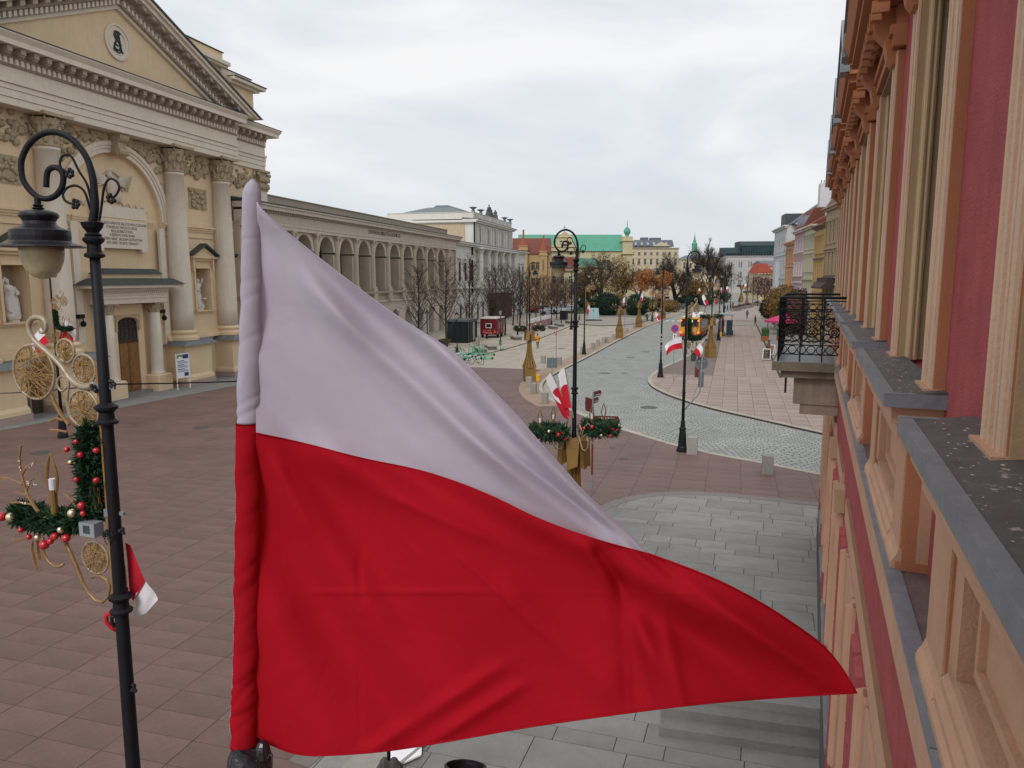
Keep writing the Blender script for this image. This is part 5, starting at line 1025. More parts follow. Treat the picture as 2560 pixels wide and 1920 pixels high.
# --- hanging ornament on the nearest lamp
def make_ornament(label,loc,rz):
    r=thing('lamp_ornament',label,'decoration',loc,rz,'Christmas lamp ornaments')
    ph=R(-19); xa=Vector((math.cos(ph),math.sin(ph),0)); na=Vector((-math.sin(ph),math.cos(ph),0)); L3=Vector((LX,LY,0)); cam3=Vector((0,0,H))
    def P(f,pts):
        o=[]
        for p in pts:
            d=Vector(ray(*f(*p))); t=(L3-cam3).dot(na)/d.dot(na); q=cam3+d*t; pole=-.06*max(0,q.z-7.1)/1.34; o.append(((q-L3).dot(xa)-pole,0,q.z))
        return o
    # gold timber
    q=P(zB,[(1285,770)]); q2=P(zD,[(1515,1190)])
    MB().box(-.125,-.075,-.03,.03,q2[0][2],q[0][2]).build('timber',mat('golden_timber',(.30,.155,.04),.6,.2,4,.2,20,streak=.2),r)
    b=MB(); q=P(zB,[(430,240),(455,285),(510,275),(535,210),(510,120),(430,75),(340,90),(295,170),(310,270),(360,370),(450,460),(570,560),(700,680),(800,800),(870,900),(960,980),(1060,1030),(1160,1030),(1230,980)])
    b.stube(q,[.006,.01,.014,.018,.02]+[.024]*10+[.028,.03,.03,.02],8); b.tube([(p[0],.02,p[2]-.03) for p in q[10:]],.016,6); b.build('long_scroll',goldpale,r,smooth=True)
    b=MB(); b.stube(P(zB,[(840,1040),(780,1095),(725,1040),(715,960),(760,890),(830,905),(870,980),(865,1080),(850,1200),(860,1330),(890,1440),(960,1540)]),[.01]*8+[.014]*4,7); b.build('curl',goldpale,r,smooth=True)
    def disc(f,c,ry,seed):
        random.seed(seed); (cx,_,cz),=P(f,[c]); rr=ry/5.53*.00345*(1-cx*.31/6.6); ring=[(cx+rr*math.cos(a*PI/16),0,cz+rr*math.sin(a*PI/16)) for a in range(33)]
        o=MB().tube(ring,.0115,7,caps=False).build('disc_rim',goldpale,r,smooth=True); b=MB()
        for k in range(int(34+rr*300)):
            a1=random.uniform(0,2*PI); a2=a1+random.uniform(.5,3.6); p1=Vector((cx+rr*math.cos(a1),random.uniform(-.015,.015),cz+rr*math.sin(a1))); p2=Vector((cx+rr*math.cos(a2),random.uniform(-.015,.015),cz+rr*math.sin(a2))); md=(p1+p2)/2+Vector((random.gauss(0,.03),random.uniform(-.02,.02),random.gauss(0,.03)))
            if (md-Vector((cx,0,cz))).length>rr*.9: continue
            b.tube([p1,(p1+md)/2+Vector((random.gauss(0,.012),0,random.gauss(0,.012))),md,(p2+md)/2+Vector((random.gauss(0,.012),0,random.gauss(0,.012))),p2],.0026,3,caps=False)
        b.build('rattan_mesh',rattan,o)
    disc(zB,(385,830),372,1); disc(zB,(812,535),155,2); disc(zB,(1078,792),200,3); disc(zB,(1080,1345),262,4); disc(zD,(1240,520),235,5)
    gar=P(zC,[(1190,-10),(1180,150),(1170,300),(1180,500),(1200,700),(1220,900),(1200,1080),(1080,1190),(900,1230),(700,1240),(500,1200),(320,1150),(200,1130)])
    g=MB(); g.stube(gar,.06,6); needles(g,gar,.108,9000,.08,seed=3); go=g.build('fir_garland',needle,r)
    for f,(a,b_),rad,m in ((zC,(120,1120),70,red_b),(zC,(240,1125),70,gold_b),(zC,(1080,1070),66,gold_b),(zC,(1210,965),58,red_b),(zC,(1235,1070),46,red_b),(zC,(1195,275),48,red_b),(zC,(1060,375),34,gold_b),(zC,(1010,200),44,red_b),(zC,(1140,610),44,red_b),(zC,(925,1295),52,gold_b),(zC,(605,1400),46,gold_b),(zC,(700,1500),72,red_b),(zC,(845,1385),56,red_b),(zC,(1000,1410),62,red_b),(zC,(490,1395),44,red_b),(zC,(785,1450),50,red_b),(zC,(380,1300),44,red_b),(zC,(1410,620),44,red_b),(zC,(1410,215),44,red_b),(zC,(1140,95),40,red_b)):
        (x,_,z),=P(f,[(a,b_)]); bauble(go,(x,-.12,z),rad/5.53*.00335,m)
    def twig(pts,rads,f=zC,y=-.03): 
        q=P(f,pts); return [(p[0],y,p[2]) for p in q],rads
    b=MB()
    for pts,r0 in (([(600,1165),(500,1030),(420,900),(370,790),(330,650),(290,500),(275,320),(300,160)],.016),([(375,780),(400,700),(440,640),(475,620)],.011),([(315,560),(360,480),(430,430),(515,375)],.012),([(320,700),(200,650),(110,615),(15,610)],.009),([(375,850),(280,820),(190,800)],.007),([(470,980),(300,950),(140,950)],.01),([(600,1140),(700,1170),(800,1170),(880,1140)],.014),([(1060,1000),(1000,920),(940,860),(885,830)],.011),([(1010,430),(940,415),(870,410)],.009),([(400,1420),(290,1465),(170,1465)],.01)):
        q=[(p[0],-.06,p[2]) for p in P(zC,pts)]; b.tube(q,[r0*(1-.4*i/len(q)) for i in range(len(q))],5)
    for pts,r0 in (([(960,1540),(850,1400),(780,1280),(720,1130)],.017),([(880,1480),(780,1450),(700,1490)],.012),([(930,1640),(820,1620),(690,1610)],.01)):
        q=[(p[0],-.06,p[2]) for p in P(zB,pts)]; b.tube(q,r0,5)
    for pts,r0 in (([(430,270),(420,380),(450,520),(490,670)],.014),([(500,240),(500,400),(530,530)],.016)):
        b.tube([(p[0],-.04,p[2]) for p in P(zD,pts)],r0,5)
    b.build('golden_twig',mat('golden_twig',(.25,.14,.055),.6,.25,20,.4,30),r)
    b=MB(); random.seed(2)
    for c0 in ([(300,160),(320,500)],[(330,640),(560,700)],[(400,700),(480,650)],[(360,540),(510,370)],[(300,950),(420,930)]):
        for k in range(5):
            t=random.random(); (x,_,z),=P(zC,[(c0[0][0]*(1-t)+c0[1][0]*t,c0[0][1]*(1-t)+c0[1][1]*t)]); a=random.uniform(0,6); b.tube([(x,-.08,z),(x+.02*math.cos(a),-.09,z+.02*math.sin(a))],.0022,3)
    b.build('fairy_light',mat('fairy_light',(.8,.78,.72),.3),r)
    b=MB(); b.tube([(p[0],0,p[2]) for p in P(zD,[(520,240),(510,350),(540,480),(600,580),(680,640),(750,640),(805,610)])],.014,7)
    b.tube([(p[0],0,p[2]) for p in P(zD,[(830,300),(900,450),(980,640),(1060,850),(1150,1010),(1240,1110),(1340,1140),(1420,1060),(1440,930),(1400,830),(1320,775),(1240,770),(1190,800)])],[.02,.018,.018,.018,.016,.015,.014,.014,.014,.014,.013,.012,.01],8); b.build('lower_scroll',mat('antique_gold_tube',(.30,.19,.08),.4,.2,9,.2,30,metal=.35),r,smooth=True)
    (x,_,z),=P(zC,[(755,1140)]); candle(r,(x,-.05,z),.245,.9)
    (x,_,z),=P(zC,[(1300,850)]); MB().box(x-.012,x+.012,-.06,-.03,z-.13,z+.13).box(x+.03,x+.04,-.05,-.03,z-.08,z+.07).build('small_timber',gold,r)
    jb=MB().box(-.3,-.13,-.16,-.06,6.72-.01,6.83).build('junction_box',mat('grey_clear_box',(.26,.28,.30),.2,.05,4,0,spec=.6),r,loc=(.0,0,-.93)); MB().box(-.25,-.18,-.165,-.16,6.74,6.81).build('electronics',mat('dark_circuit',(.04,.06,.07),.3,.3,20),jb)
    for z in (7.06,5.95): MB().box(-.13,.05,-.012,.012,z,z+.03).box(-.14,-.06,-.04,.04,z-.02,z+.05).build('clamp',greym,r)
    b=MB(); random.seed(4)
    for k in range(9):
        q=[Vector((-.12+random.uniform(-.08,.04),-.06,5.83))]
        for j in range(5): q.append(q[-1]+Vector((random.gauss(0,.03),random.gauss(0,.01),random.uniform(-.05,.02))))
        b.tube(q,.004,3)
    b.build('cable',blackp,r)
    return r
orn=make_ornament('large golden ornament of rattan discs, fir garland and candle on the nearest lamp at left',(LX+.05,LY,0),-.0)
orn.rotation_euler=(0,0,R(-19))
def flip(o): pass
OG='Christmas lamp ornaments'
dup(orn,(lamps['ch'].location.x,lamps['ch'].location.y-.15,-.3),R(180)-.3,'golden ornament with red baubles on the lamp near the church wall',OG)
dup(orn,(lamps['l62'].location.x,lamps['l62'].location.y,-.4),.1,'golden ornament with red garland on the stickered lamp at the road bend',OG)
dup(orn,(lamps['right'].location.x,lamps['right'].location.y+.1,-.6),R(180)+.75,'dark garland ornament on the near kerb lamp in front of the bus',OG)
dup(orn,(lamps['l79'].location.x,lamps['l79'].location.y,-.2),R(180)-.2,'golden ornament on the lamp by the left kerb bollards',OG)
dup(orn,(lamps['r97'].location.x,lamps['r97'].location.y,-.3),0,'golden ornament on the lamp right of the bus',OG)
# flags placed on the lamps
ld=lambda k,dx,dy,z:(lamps[k].location.x+dx,lamps[k].location.y+dy,z)
FG='red and white flags on lamp posts'
# ================================================================ FLAGS AND CABLES ON THE LAMPS
flag(ld('mid',-.05,-.05,4.45),R(180)+.15,.45,1.3,.52,1.05,'left one of two crossed flags tied to the middle lamp above the wreaths',.22,1.35,1,split=4)
flag(ld('mid',-.03,-.12,4.45),R(180)-.1,.18,1.3,.5,1.05,'right one of two crossed flags tied to the middle lamp above the wreaths',.2,1.4,2,split=4)
flag(ld('right',-.08,-.05,4.35),R(180)+.1,.12,1.0,.95,.56,'flag streaming left from the near kerb lamp in front of the bus',.05,.55,3)
flag(ld('right',.08,.0,4.2),-.2,.55,1.0,.62,.5,'flag drooping to the right of the near kerb lamp, lower than its twin',.12,.9,4)
flag(ld('ch',-.1,-.1,4.55),R(180)-.2,.5,1.15,1.3,.85,'flag hanging to the left of the lamp by the church',.2,.7,5)
flag(ld('ch',.15,-.1,4.75),.1,.35,1.25,1.4,1.0,'flag hanging to the right of the lamp by the church',.35,1.1,6)
flag(ld('l62',-.06,-.1,4.6),R(180),.5,.9,.6,.8,'crumpled flag on the stickered lamp at the road bend',.3,1.2,7)
flag(ld('l79',.1,0,4.0),R(10),.2,1.3,.6,.9,'flag on the lamp by the left kerb bollards',.3,1.2,8)
flag(ld('potR',-.2,0,5.0),R(160),.45,1.5,.7,1.1,'flag over the golden stand beside the bus',.3,1.2,9)
flag(ld('r97',-.2,0,4.6),R(170),.3,1.3,.7,1.0,'flag on the dark footed lamp right of the bus',.3,1.2,10)
flag(ld('b140',.2,0,4.6),.2,.4,1.3,.8,1.0,'flag on the lamp among the park bushes',.3,1.1,11)
flag(ld('f4',.2,0,4.8),.1,.4,1.3,.8,1.0,'flag on the far left kerb lamp before the lawn',.3,1.1,12)
flag(ld('f7',-.2,0,4.8),3,.4,1.3,.8,1.0,'flag on the farther right kerb lamp behind the shelter',.3,1.1,13)
flag(ld('f2',-.2,0,4.8),3,.4,1.5,1.0,1.2,'flag on the lamp at the far road bend',.3,1.1,14)
flag((20.6,123.3,4.1),.1,.2,1.4,.8,1.2,'flag on the second golden stand along the left kerb',.3,1.1,15)
flag((54,190,4.6),2.8,.3,1.4,1.0,1.2,'flag over the far right kerb beyond the shelter',.3,1.1,16)
flag((64.3,209,5),2.8,.3,1.4,1.0,1.2,'flag on the far golden stand at the bend',.3,1.1,17)
fp=thing('flagpole','free standing steel flagpole with a hanging flag beside the left kerb','flagpole',(16.2,109.5,0),0)
MB().tube([(0,0,0),(0,0,5.2)],.035,6).build('pole',greym,fp); v,fw,fr_=flag_mesh(.7,1.5,.4,1.3,4); v=[Vector((-p[0],p[1],p[2]+5.2)) for p in v]; half(v,fw).build('white_stripe',white_cl,fp,smooth=True); half(v,fr_).build('red_stripe',red_cl,fp,smooth=True)
# two flags on the palace front
for k,(x,l) in enumerate(((46.5,'left of two flags on slanted poles at the far end of the white palace'),(51.5,'right of two flags on slanted poles at the far end of the white palace'))):
    q=PL.matrix_basis@Vector((x,-.1,6.4)); flag(q,R(-77),.7,2.6,1.3,2.2,l,.4,1.3,20+k,'flags on the white palace')
q=LB.matrix_basis@Vector((-25.7,-.1,3.0)); flag(q,R(-60),.9,1.6,1.0,1.6,'flag leaning out of a low arch of the library',.3,1.2,25)
# flag tied behind the nearest lamp
nf=thing('flag','small flag wrapped around the nearest lamp post below the ornament','flag',(LX,LY,0),0,FG)
def cloth(name,m,parent,grid_,y=.0,amp=.02,seed=1):
    """grid_: rows of photo points; builds a rippled sheet near the lamp"""
    random.seed(seed); rows_=[]
    for row in grid_:
        rows_.append([Yp(u,v,LY)-Vector((LX,LY,0)) for u,v in row])
    V=[];n=len(rows_[0]); K=5
    P_=lambda i,j: rows_[i][j]
    nr=(len(rows_)-1)*K+1; nc=(n-1)*K+1
    for a in range(nr):
        i=min(a//K,len(rows_)-2); ta=a/K-i
        for c in range(nc):
            j=min(c//K,n-2); tb=c/K-j
            p=P_(i,j).lerp(P_(i,j+1),tb).lerp(P_(i+1,j).lerp(P_(i+1,j+1),tb),ta); V.append((p.x,y+amp*.4*math.sin(a*.5+c*.4)+amp*.3*math.sin(a*.2-c*.6),p.z))
    b=MB(); b.v=V; b.f=[(a*nc+c,a*nc+c+1,(a+1)*nc+c+1,(a+1)*nc+c) for a in range(nr-1) for c in range(nc-1)]; return b.build(name,m,parent,smooth=True)
cloth('red_stripe',red_cl,nf,[[(300,1365),(312,1372)],[(306,1440),(336,1420)],[(312,1490),(351,1463)],[(318,1515),(330,1500)]],.09)
cloth('white_stripe',white_cl,nf,[[(322,1503),(333,1482),(351,1463)],[(325,1530),(352,1512),(370,1490)],[(322,1556),(352,1545),(381,1512)]],.10)
cloth('white_stripe',white_cl,nf,[[(263,1262),(274,1270)],[(272,1345),(284,1350)],[(286,1440),(300,1440)],[(290,1490),(304,1490)]],.11,.008)
cloth('red_stripe',red_cl,nf,[[(290,1478),(306,1480)],[(290,1525),(310,1525)]],.1,.008)
b=MB(); b.tube([Yp(*zD(*p),LY)-Vector((LX,LY-.02,0)) for p in ((1600,1290),(1530,1290),(1450,1330),(1460,1430),(1530,1510),(1590,1550))],[.02,.024,.022,.02,.018,.01],6); b.build('red_fold',red_cl,nf,smooth=True)
b=MB(); b.tube([Yp(*zD(*p),LY)-Vector((LX,LY-.0,0)) for p in ((1600,1330),(1540,1340),(1550,1420),(1600,1480))],.018,6); b.build('mourning_ribbon',blackp,nf,smooth=True)
MB().tube([(-.055,.02,5.0),(-.052,.02,4.55)],.014,6).build('pole_foot',blackp,nf)
def wire(name,label,pts,r=.008,group=None):
    b=MB()
    for a,c,s in pts:
        a,c=Vector(a),Vector(c); b.tube([a.lerp(c,k/20)-Vector((0,0,s*4*(k/20)*(1-k/20))) for k in range(21)],r,4)
    o=b.build(name,iron); tag(o,label,'cable',group or 'cables strung between the lamps'); return o
ml=lamps['mid'].location; rl=lamps['right'].location
wire('cable','black cable from the nearest lamp to the middle lamp, crossing behind the flag',[((LX,LY,7.1),(ml.x,ml.y,6.85),.36)])
wire('cable','black cable sagging from the middle lamp to the near kerb lamp',[((ml.x,ml.y,6.85),(rl.x,rl.y,6.9),.4)],.012)
wire('cable','black cable running from the nearest lamp down to the left edge',[((LX,LY,7.1),(-14,16.5,6.0),.25)])
for k,(x,z) in enumerate(((-.08,7.07),(.08,7.1),(-.07,5.78),(.075,5.8),(.06,4.35))):
    b=MB(); 
    for j in range(7): b.ell((LX+x+random.uniform(-.025,.025),LY-.02,z+random.uniform(-.03,.03)),random.uniform(.012,.022),6,4)
    o=b.build('tape_knot',blackp); o.parent=nf; o.location=(-LX,-LY,0)
# ================================================================ STREET FURNITURE
def ground_thing(name,label,cat,u,v,rz=0,group=None): p=G(u,v); return thing(name,label,cat,p,rz,group)
BG='granite bollards along the pavements'
bl0=None
def bollard(u,v,label,h=.72,w=.2,dirx=0):
    global bl0
    p=G(u,v)
    if bl0 is None: bl0=MB().box(-.2,.2,-.2,.2,-.05,.70).fr(-.2,.2,-.2,.2,.70,.72,.015).build('bollard',concrete,loc=p,rot=(0,0,R(90-16))); o=bl0
    else: o=bl0.copy(); C.objects.link(o); o.location=p
    o.scale=(w/.2,w/.2,h/.72); tag(o,label,'bollard',BG); return o
bollard(1730,1134,'largest granite bollard, touching the foot of the near kerb lamp',.8,.23)
bollard(1918,1183,'granite bollard alone at the cobbles on the near right kerb',.78,.22)
bollard(1362,1009,'granite bollard nearest the two crossed flags')
bollard(1334,984,'granite bollard between the golden stand and the crossed flags')
bollard(1323,966,'granite bollard directly in front of the left golden stand')
bollard(1358,908,'granite bollard left of the grey sign back')
bollard(1398,912,'granite bollard right of the grey sign back')
bollard(1456,883,'granite bollard hidden half behind the wide lamp foot on the left kerb')
bollard(1483,872,'first granite bollard beyond the lamp on the left kerb')
bollard(1495,864,'second granite bollard beyond the lamp on the left kerb')
bollard(1509,857.5,'left one of a touching pair of bollards on the left kerb')
bollard(1516,856.5,'right one of a touching pair of bollards on the left kerb')
bollard(1533,849,'granite bollard at the foot of the kerbside golden stand by the dark bush')
bollard(1567,831,'small granite bollard beside the thin steel flagpole')
bollard(1586,821,'small granite bollard by the second kerbside golden stand')
bollard(1607,808,'small granite bollard past the second kerbside golden stand')
bollard(1749,894,'granite bollard left of the golden stand beside the bus')
bollard(1613,803,'low granite bollard beside the pair of dark boxes by the park')
def boxthing(name,label,cat,u,v,w,d,h,m,rz=R(74),extra=None,group=None):
    r=ground_thing(name,label,cat,u,v,rz,group); MB().box(-w/2,w/2,-d/2,d/2,.03,h).fr(-w/2-.03,w/2+.03,-d/2-.03,d/2+.03,h,h+.06,.05).build('body',m,r); MB().box(-w/2+.04,w/2-.04,-d/2+.04,d/2-.04,-.02,.03).build('foot',iron,r)
    if extra: extra(r)
    return r
dgreen=mat('dark_green_metal',(.03,.06,.055),.5,.1,4); maroonm=mat('maroon_metal',(.13,.02,.025),.5,.1,4)
boxthing('litter_bin','dark green litter bin on the right kerb beyond the flags','litter bin',1734,902,.6,.5,.95,dgreen,extra=lambda r: MB().box(-.31,-.27,-.18,.18,.62,.8).build('opening',blackp,r))
boxthing('utility_box','maroon utility box behind the round sign back on the right pavement','utility box',1743,942,.5,.4,1.1,maroonm,extra=lambda r: MB().box(-.26,-.25,-.15,.15,.3,.9).build('door',maroonm,r))
boxthing('litter_bin','grey litter bin by the right kerb just in front of the bus','litter bin',1766,866,.5,.4,1.0,greym,extra=lambda r: MB().box(-.26,-.24,-.15,.15,.65,.85).build('opening',blackp,r))
boxthing('yellow_box','small yellow box at the foot of the left golden stand','box',1344,954,.35,.35,.5,mat('yellow_plastic',(.6,.36,.02),.5,.05))
boxthing('yellow_box','small yellow box beside the dark lamp foot on the promenade','box',1801,842,.35,.35,.6,mat('yellow_plastic',(.6,.36,.02)))
boxthing('litter_bin','dark tall bin near the left kerb by the park','litter bin',1617,801,.5,.5,1.15,dgreen)
boxthing('ad_pillar','dark advertising cabinet among the bushes by the park road','advertising cabinet',1698,764,2.2,.6,2.4,mat('blue_black_panel',(.03,.045,.06),.3,.1),rz=0)
boxthing('display_stand','black display stand with a glass lid beside the stone benches','display stand',1410,799,1.6,1.3,1.7,blackp,extra=lambda r: MB().fr(-.7,.7,-.6,.6,1.76,2.2,.15).build('glass_lid',mat('grey_lid',(.30,.32,.33),.3,.1),r))
boxthing('exhibition_pillar','tall grey exhibition pillar with a portrait panel near the stone benches','pillar',1408,793,.9,.7,3.6,greym,extra=lambda r: MB().box(.1,.4,-.37,-.35,1.6,3.2).build('portrait_panel',mat('portrait_panel',(.3,.22,.24),.5,.3,3),r))
def bench(u,v,label,l=2.2): 
    r=ground_thing('stone_bench',label,'bench',u,v,R(-74)+R(90)*0,'stone benches on the plaza'); MB().box(-l/2,l/2,-.45,.45,.0,.34).build('base',mat('bench_stone_dark',(.16,.15,.13),.9,.1,4),r); MB().box(-l/2-.12,l/2+.12,-.55,.55,.345,.5).build('seat',concrete,r); return r
for u,v,l in ((1201,880,'stone bench nearest the scooters'),(1226,873,'stone bench behind the green scooters beside the dark kiosk'),(1290,849,'stone bench right of the red trailer'),(1382,822,'left stone bench in front of the black display stand'),(1398,816,'stone bench just left of the black display stand'),(1424,808,'stone bench right of the black display stand')): bench(u,v,l)
# kiosk
K=thing('kiosk','dark glass kiosk with flat grey roof beside the red trailer','kiosk',(-5.4,93.2,0),AZ(13))
kg=mat('kiosk_glass',(.012,.018,.02),.35,.2,1,0,spec=.25); MB().box(.1,4.3,.1,2.7,.1,2.6).build('glass_body',kg,K); MB().box(-.1,4.5,-.1,2.9,2.61,2.85).build('roof',mat('kiosk_roof',(.07,.08,.08),.6,.1),K)
b=MB(); [b.box(x,x+.08,.04,.1,.1,2.6) for x in (.1,1.1,2.1,3.1,4.22)]; [b.box(.04,.1,y,y+.08,.1,2.6) for y in (.1,.9,1.7,2.6)]; b.build('mullion',iron,K); MB().box(2.2,3.0,.0,.05,.2,2.5).build('door',mat('pale_door',(.25,.27,.27),.3,.1),K); MB().box(.05,4.4,.05,2.8,0,.1).build('base',iron,K)
TR=thing('food_trailer','maroon food trailer with pale roof, hatch window and ornamented skirt','trailer',(-2.0,101.0,0),AZ(13))
tm=mat('trailer_maroon',(.11,.008,.013),.45,.08,3); MB().box(0,3.9,0,2.3,.45,2.55).build('body',tm,TR); MB().box(-.1,4.0,-.12,2.4,2.56,2.72).build('roof',mat('cream_roof',(.55,.50,.45),.6,.08),TR)
MB().box(-.03,.0,.75,1.55,1.35,1.95).build('hatch_frame',whitem,TR); MB().box(-.04,-.03,.83,1.47,1.42,1.88).build('hatch',darkglass,TR); MB().box(1,2.6,-.03,0,1.2,2.1).build('side_hatch',mat('hatch_rose',(.35,.18,.17),.6,.1),TR)
b=MB(); random.seed(6)
for k in range(26): a=random.uniform(.1,2.2); z=random.uniform(.55,1.05); b.lathe([(.05,0),(random.uniform(.05,.12),.01)],8) if False else b.box(-.03,-.001,a,a+.1,z,z+random.uniform(.05,.2))
for k in range(30): a=random.uniform(.1,3.7); z=random.uniform(.55,1.1); b.box(a,a+.1,-.03,-.001,z,z+random.uniform(.05,.25))
b.build('ornament',mat('salmon_ornament',(.55,.16,.11),.6,.2),TR)
for x in (.8,3.0):
    for y in (-.02,2.1): MB().add(*(lambda q:([(p[0]+x,p[2]+y,p[1]+.33) for p in q.v],q.f))(MB().lathe([(.3,0),(.32,.05),(.32,.18),(.3,.22)],16))).build('wheel',rubber,TR)
MB().tube([(0,1.1,.5),(-1.1,1.1,.45)],.05,6).box(-1.2,-1.0,1.0,1.2,0,.5).build('drawbar',iron,TR)
# planters, lantern posts
for u,v,l in ((1154,852,'round stone planter bowl in front of the library arches, nearer the kiosk'),(1112,862,'round stone planter bowl behind the first bare tree')):
    r=ground_thing('planter_bowl',l,'planter',u,v,0,'planter bowls'); MB().lathe([(.35,0),(.4,.1),(.75,.5),(.82,.62),(.75,.64),(.7,.55),(.02,.52)],16).build('bowl',mat('planter_brown',(.12,.10,.06),.9,.2,5),r); b=MB(); needles(b,[(-.4,0,.58),(.4,0,.58)],.25,160,.15,3); b.build('plants',ever,r)
def lantern(u,v,label,h=4.4):
    p=G(u,v)
    if 'lant' not in proto:
        r=thing('lantern_post',label,'lantern post',p,0,'small lantern posts on the plaza'); MB().lathe([(.13,0),(.13,.5),(.07,.6),(.05,1),(.045,3.5),(.09,3.55),(.05,3.6)],10).build('post',iron,r); MB().lathe([(.1,3.6),(.2,4.1),(.001,4.1)],6).build('lantern_glass',mat('lantern_pane',(.25,.26,.26),.2,.1),r); MB().lathe([(.23,4.1),(.2,4.16),(.05,4.35),(.03,4.5)],6).build('lantern_cap',iron,r); proto['lant']=r; return r
    return dup(proto['lant'],p,0,label)
for u,v,l in ((1069,872,'leftmost small lantern post, in front of the library arches'),(1143,881,'small lantern post standing among the parked scooters'),(1294,837,'small lantern post right of the red trailer'),(1251,863,'small lantern post in front of the red trailer'),(1379,812,'small lantern post at the end of the banner fence'),(1403,813,'small lantern post by the left stone bench pair'),(1429,802,'small lantern post at the right end of the stone benches'),(1448,800,'small lantern post nearest the tilted blue board'),(1352,822,'small lantern post before the banner fence')): lantern(u,v,l)
# banner fence
bf=thing('banner_fence','banner fence with red and white print and a white slatted top on the plaza','fence',G(1321,827),R(90)-math.atan2(6.79-2.51,132.41-116.3))
Lf=16.6; MB().box(0,Lf,-.04,.04,.15,1.05).build('banner',mat('banner_print',(.33,.13,.14),.6,.5,1.2,0,dirt=(.5,.48,.5),dscale=1.0),bf); b=MB()
sl=MB().box(0,.62,-.03,.03,1.1,1.75).build('white_slat',whitem,bf,loc=(.1,0,0))
for k in range(1,19): inst(sl,bf,(.1+.87*k,0,0))
MB().box(0,Lf,-.08,.08,0,.14).build('foot_rail',greym,bf)
# tilted board, trolley flag etc.
tb=ground_thing('tilted_board','light blue tilted information board on a dark base near the lamps','information board',1484,801,0); MB().ext([(-.3,.3),(.9,2.3),(.95,2.25),(-.2,.3)],-1.0,1.0).build('board',mat('pale_blue_board',(.22,.33,.35),.35,.08,1),tb); MB().box(-1.5,1.5,-1,1,0,.12).build('base',iron,tb); MB().box(-.05,.05,.5,.6,.1,2.0).build('strut',iron,tb)
# signs
sgn=thing('road_sign','grey back of a rectangular road sign on a thin post by the road mouth','road sign',G(1380,959),0,None); MB().tube([(0,0,0),(0,0,2.05)],.03,8).build('post',greym,sgn); MB().box(-.4,.38,.03,.05,1.2,1.98).build('plate',mat('sign_back',(.12,.14,.155),.5,.08),sgn); MB().box(-.3,.3,.0,.03,1.4,1.44).build('bracket',greym,sgn)
sg2=thing('road_sign','narrow red ringed sign seen nearly edge on atop a thin plaza post','road sign',G(1390,918),R(-75)); MB().tube([(0,0,0),(0,0,3.6)],.03,8).build('post',greym,sg2)
disc=lambda r0,r1,y0,y1,z,x=0: MB().ring(x,z,r0,r1,y0,y1,0,2*PI,28)
disc(.22,.32,-.06,-.03,3.2).build('red_ring',mat('sign_red',(.6,.03,.03),.4,.02),sg2); disc(.001,.22,-.055,-.035,3.2).build('white_face',whitem,sg2)
sg3=thing('road_sign','blue and red no stopping sign with an arrow plate in front of the bus','road sign',(12.65,59,0),.1); MB().tube([(0,.05,0),(0,.05,4.4)],.03,8).build('post',greym,sg3)
sb=mat('sign_blue',(.03,.07,.34),.4,.02); sr=mat('sign_red',(.6,.03,.03))
disc(.24,.31,-.03,.0,4.08).build('red_ring',sr,sg3); disc(.001,.24,-.026,.0,4.08).build('blue_face',sb,sg3)
for s_ in (1,-1): MB().add([(-.2,-.034,4.08-.17*s_-.03),(-.15,-.034,4.08-.17*s_-.05*0-.06),(.2,-.034,4.08+.17*s_-.02),(.15,-.034,4.08+.17*s_+.02)],[(0,1,2,3)]).build('cross_bar',sr,sg3)
ap=MB().box(-.13,.13,-.03,0,3.08,3.66).build('arrow_plate',whitem,sg3); MB().py([(0,3.62),(.08,3.5),(.03,3.5),(.03,3.24),(.08,3.24),(0,3.12),(-.08,3.24),(-.03,3.24),(-.03,3.5),(-.08,3.5)],-.036,-.031).build('arrow',blackp,ap)
sg4=thing('road_sign','round grey sign back on a bent arm fixed to the near kerb lamp','road sign',(rl.x,rl.y,0),0)
MB().tube([(.05,0,1.95),(.62,0,2.6),(.72,0,2.75),(.76,0,3.2),(.78,0,4.55)],.028,8).build('arm',greym,sg4,smooth=True); MB().ring(.78,4.1,.001,.30,.03,.05,0,2*PI,28).build('sign_back',mat('sign_back',(.12,.14,.155)),sg4); MB().ring(.78,4.1,.285,.305,.01,.05,0,2*PI,28).build('rim',greym,sg4); MB().box(.66,.90,.03,.05,3.0,3.72).build('lower_plate',mat('sign_back',(.12,.14,.155)),sg4)
b=MB(); [b.box(.78+dx-.05,.78+dx+.05,.0,.03,4.1+dz-.04,4.1+dz+.04) for dx,dz in ((-.13,.1),(.12,.1),(.0,-.14))]; b.build('sign_clamp',greym,sg4)
st_=mat('sticker_pale',(.5,.48,.44),.7,.3,20)
b=MB(); random.seed(1)
for z in (1.62,1.75,1.9,2.0,2.2,2.35,2.6): b.lathe([(.0685,0),(.0685,random.uniform(.03,.1))],10,z=z,a0=random.uniform(3.4,4.2),a1=random.uniform(4.8,6)); 
so_=b.build('sticker',st_,lamps['right']); so2=inst(so_,lamps['l62'],(0,0,0)); so2.scale=(1,1,1.3)
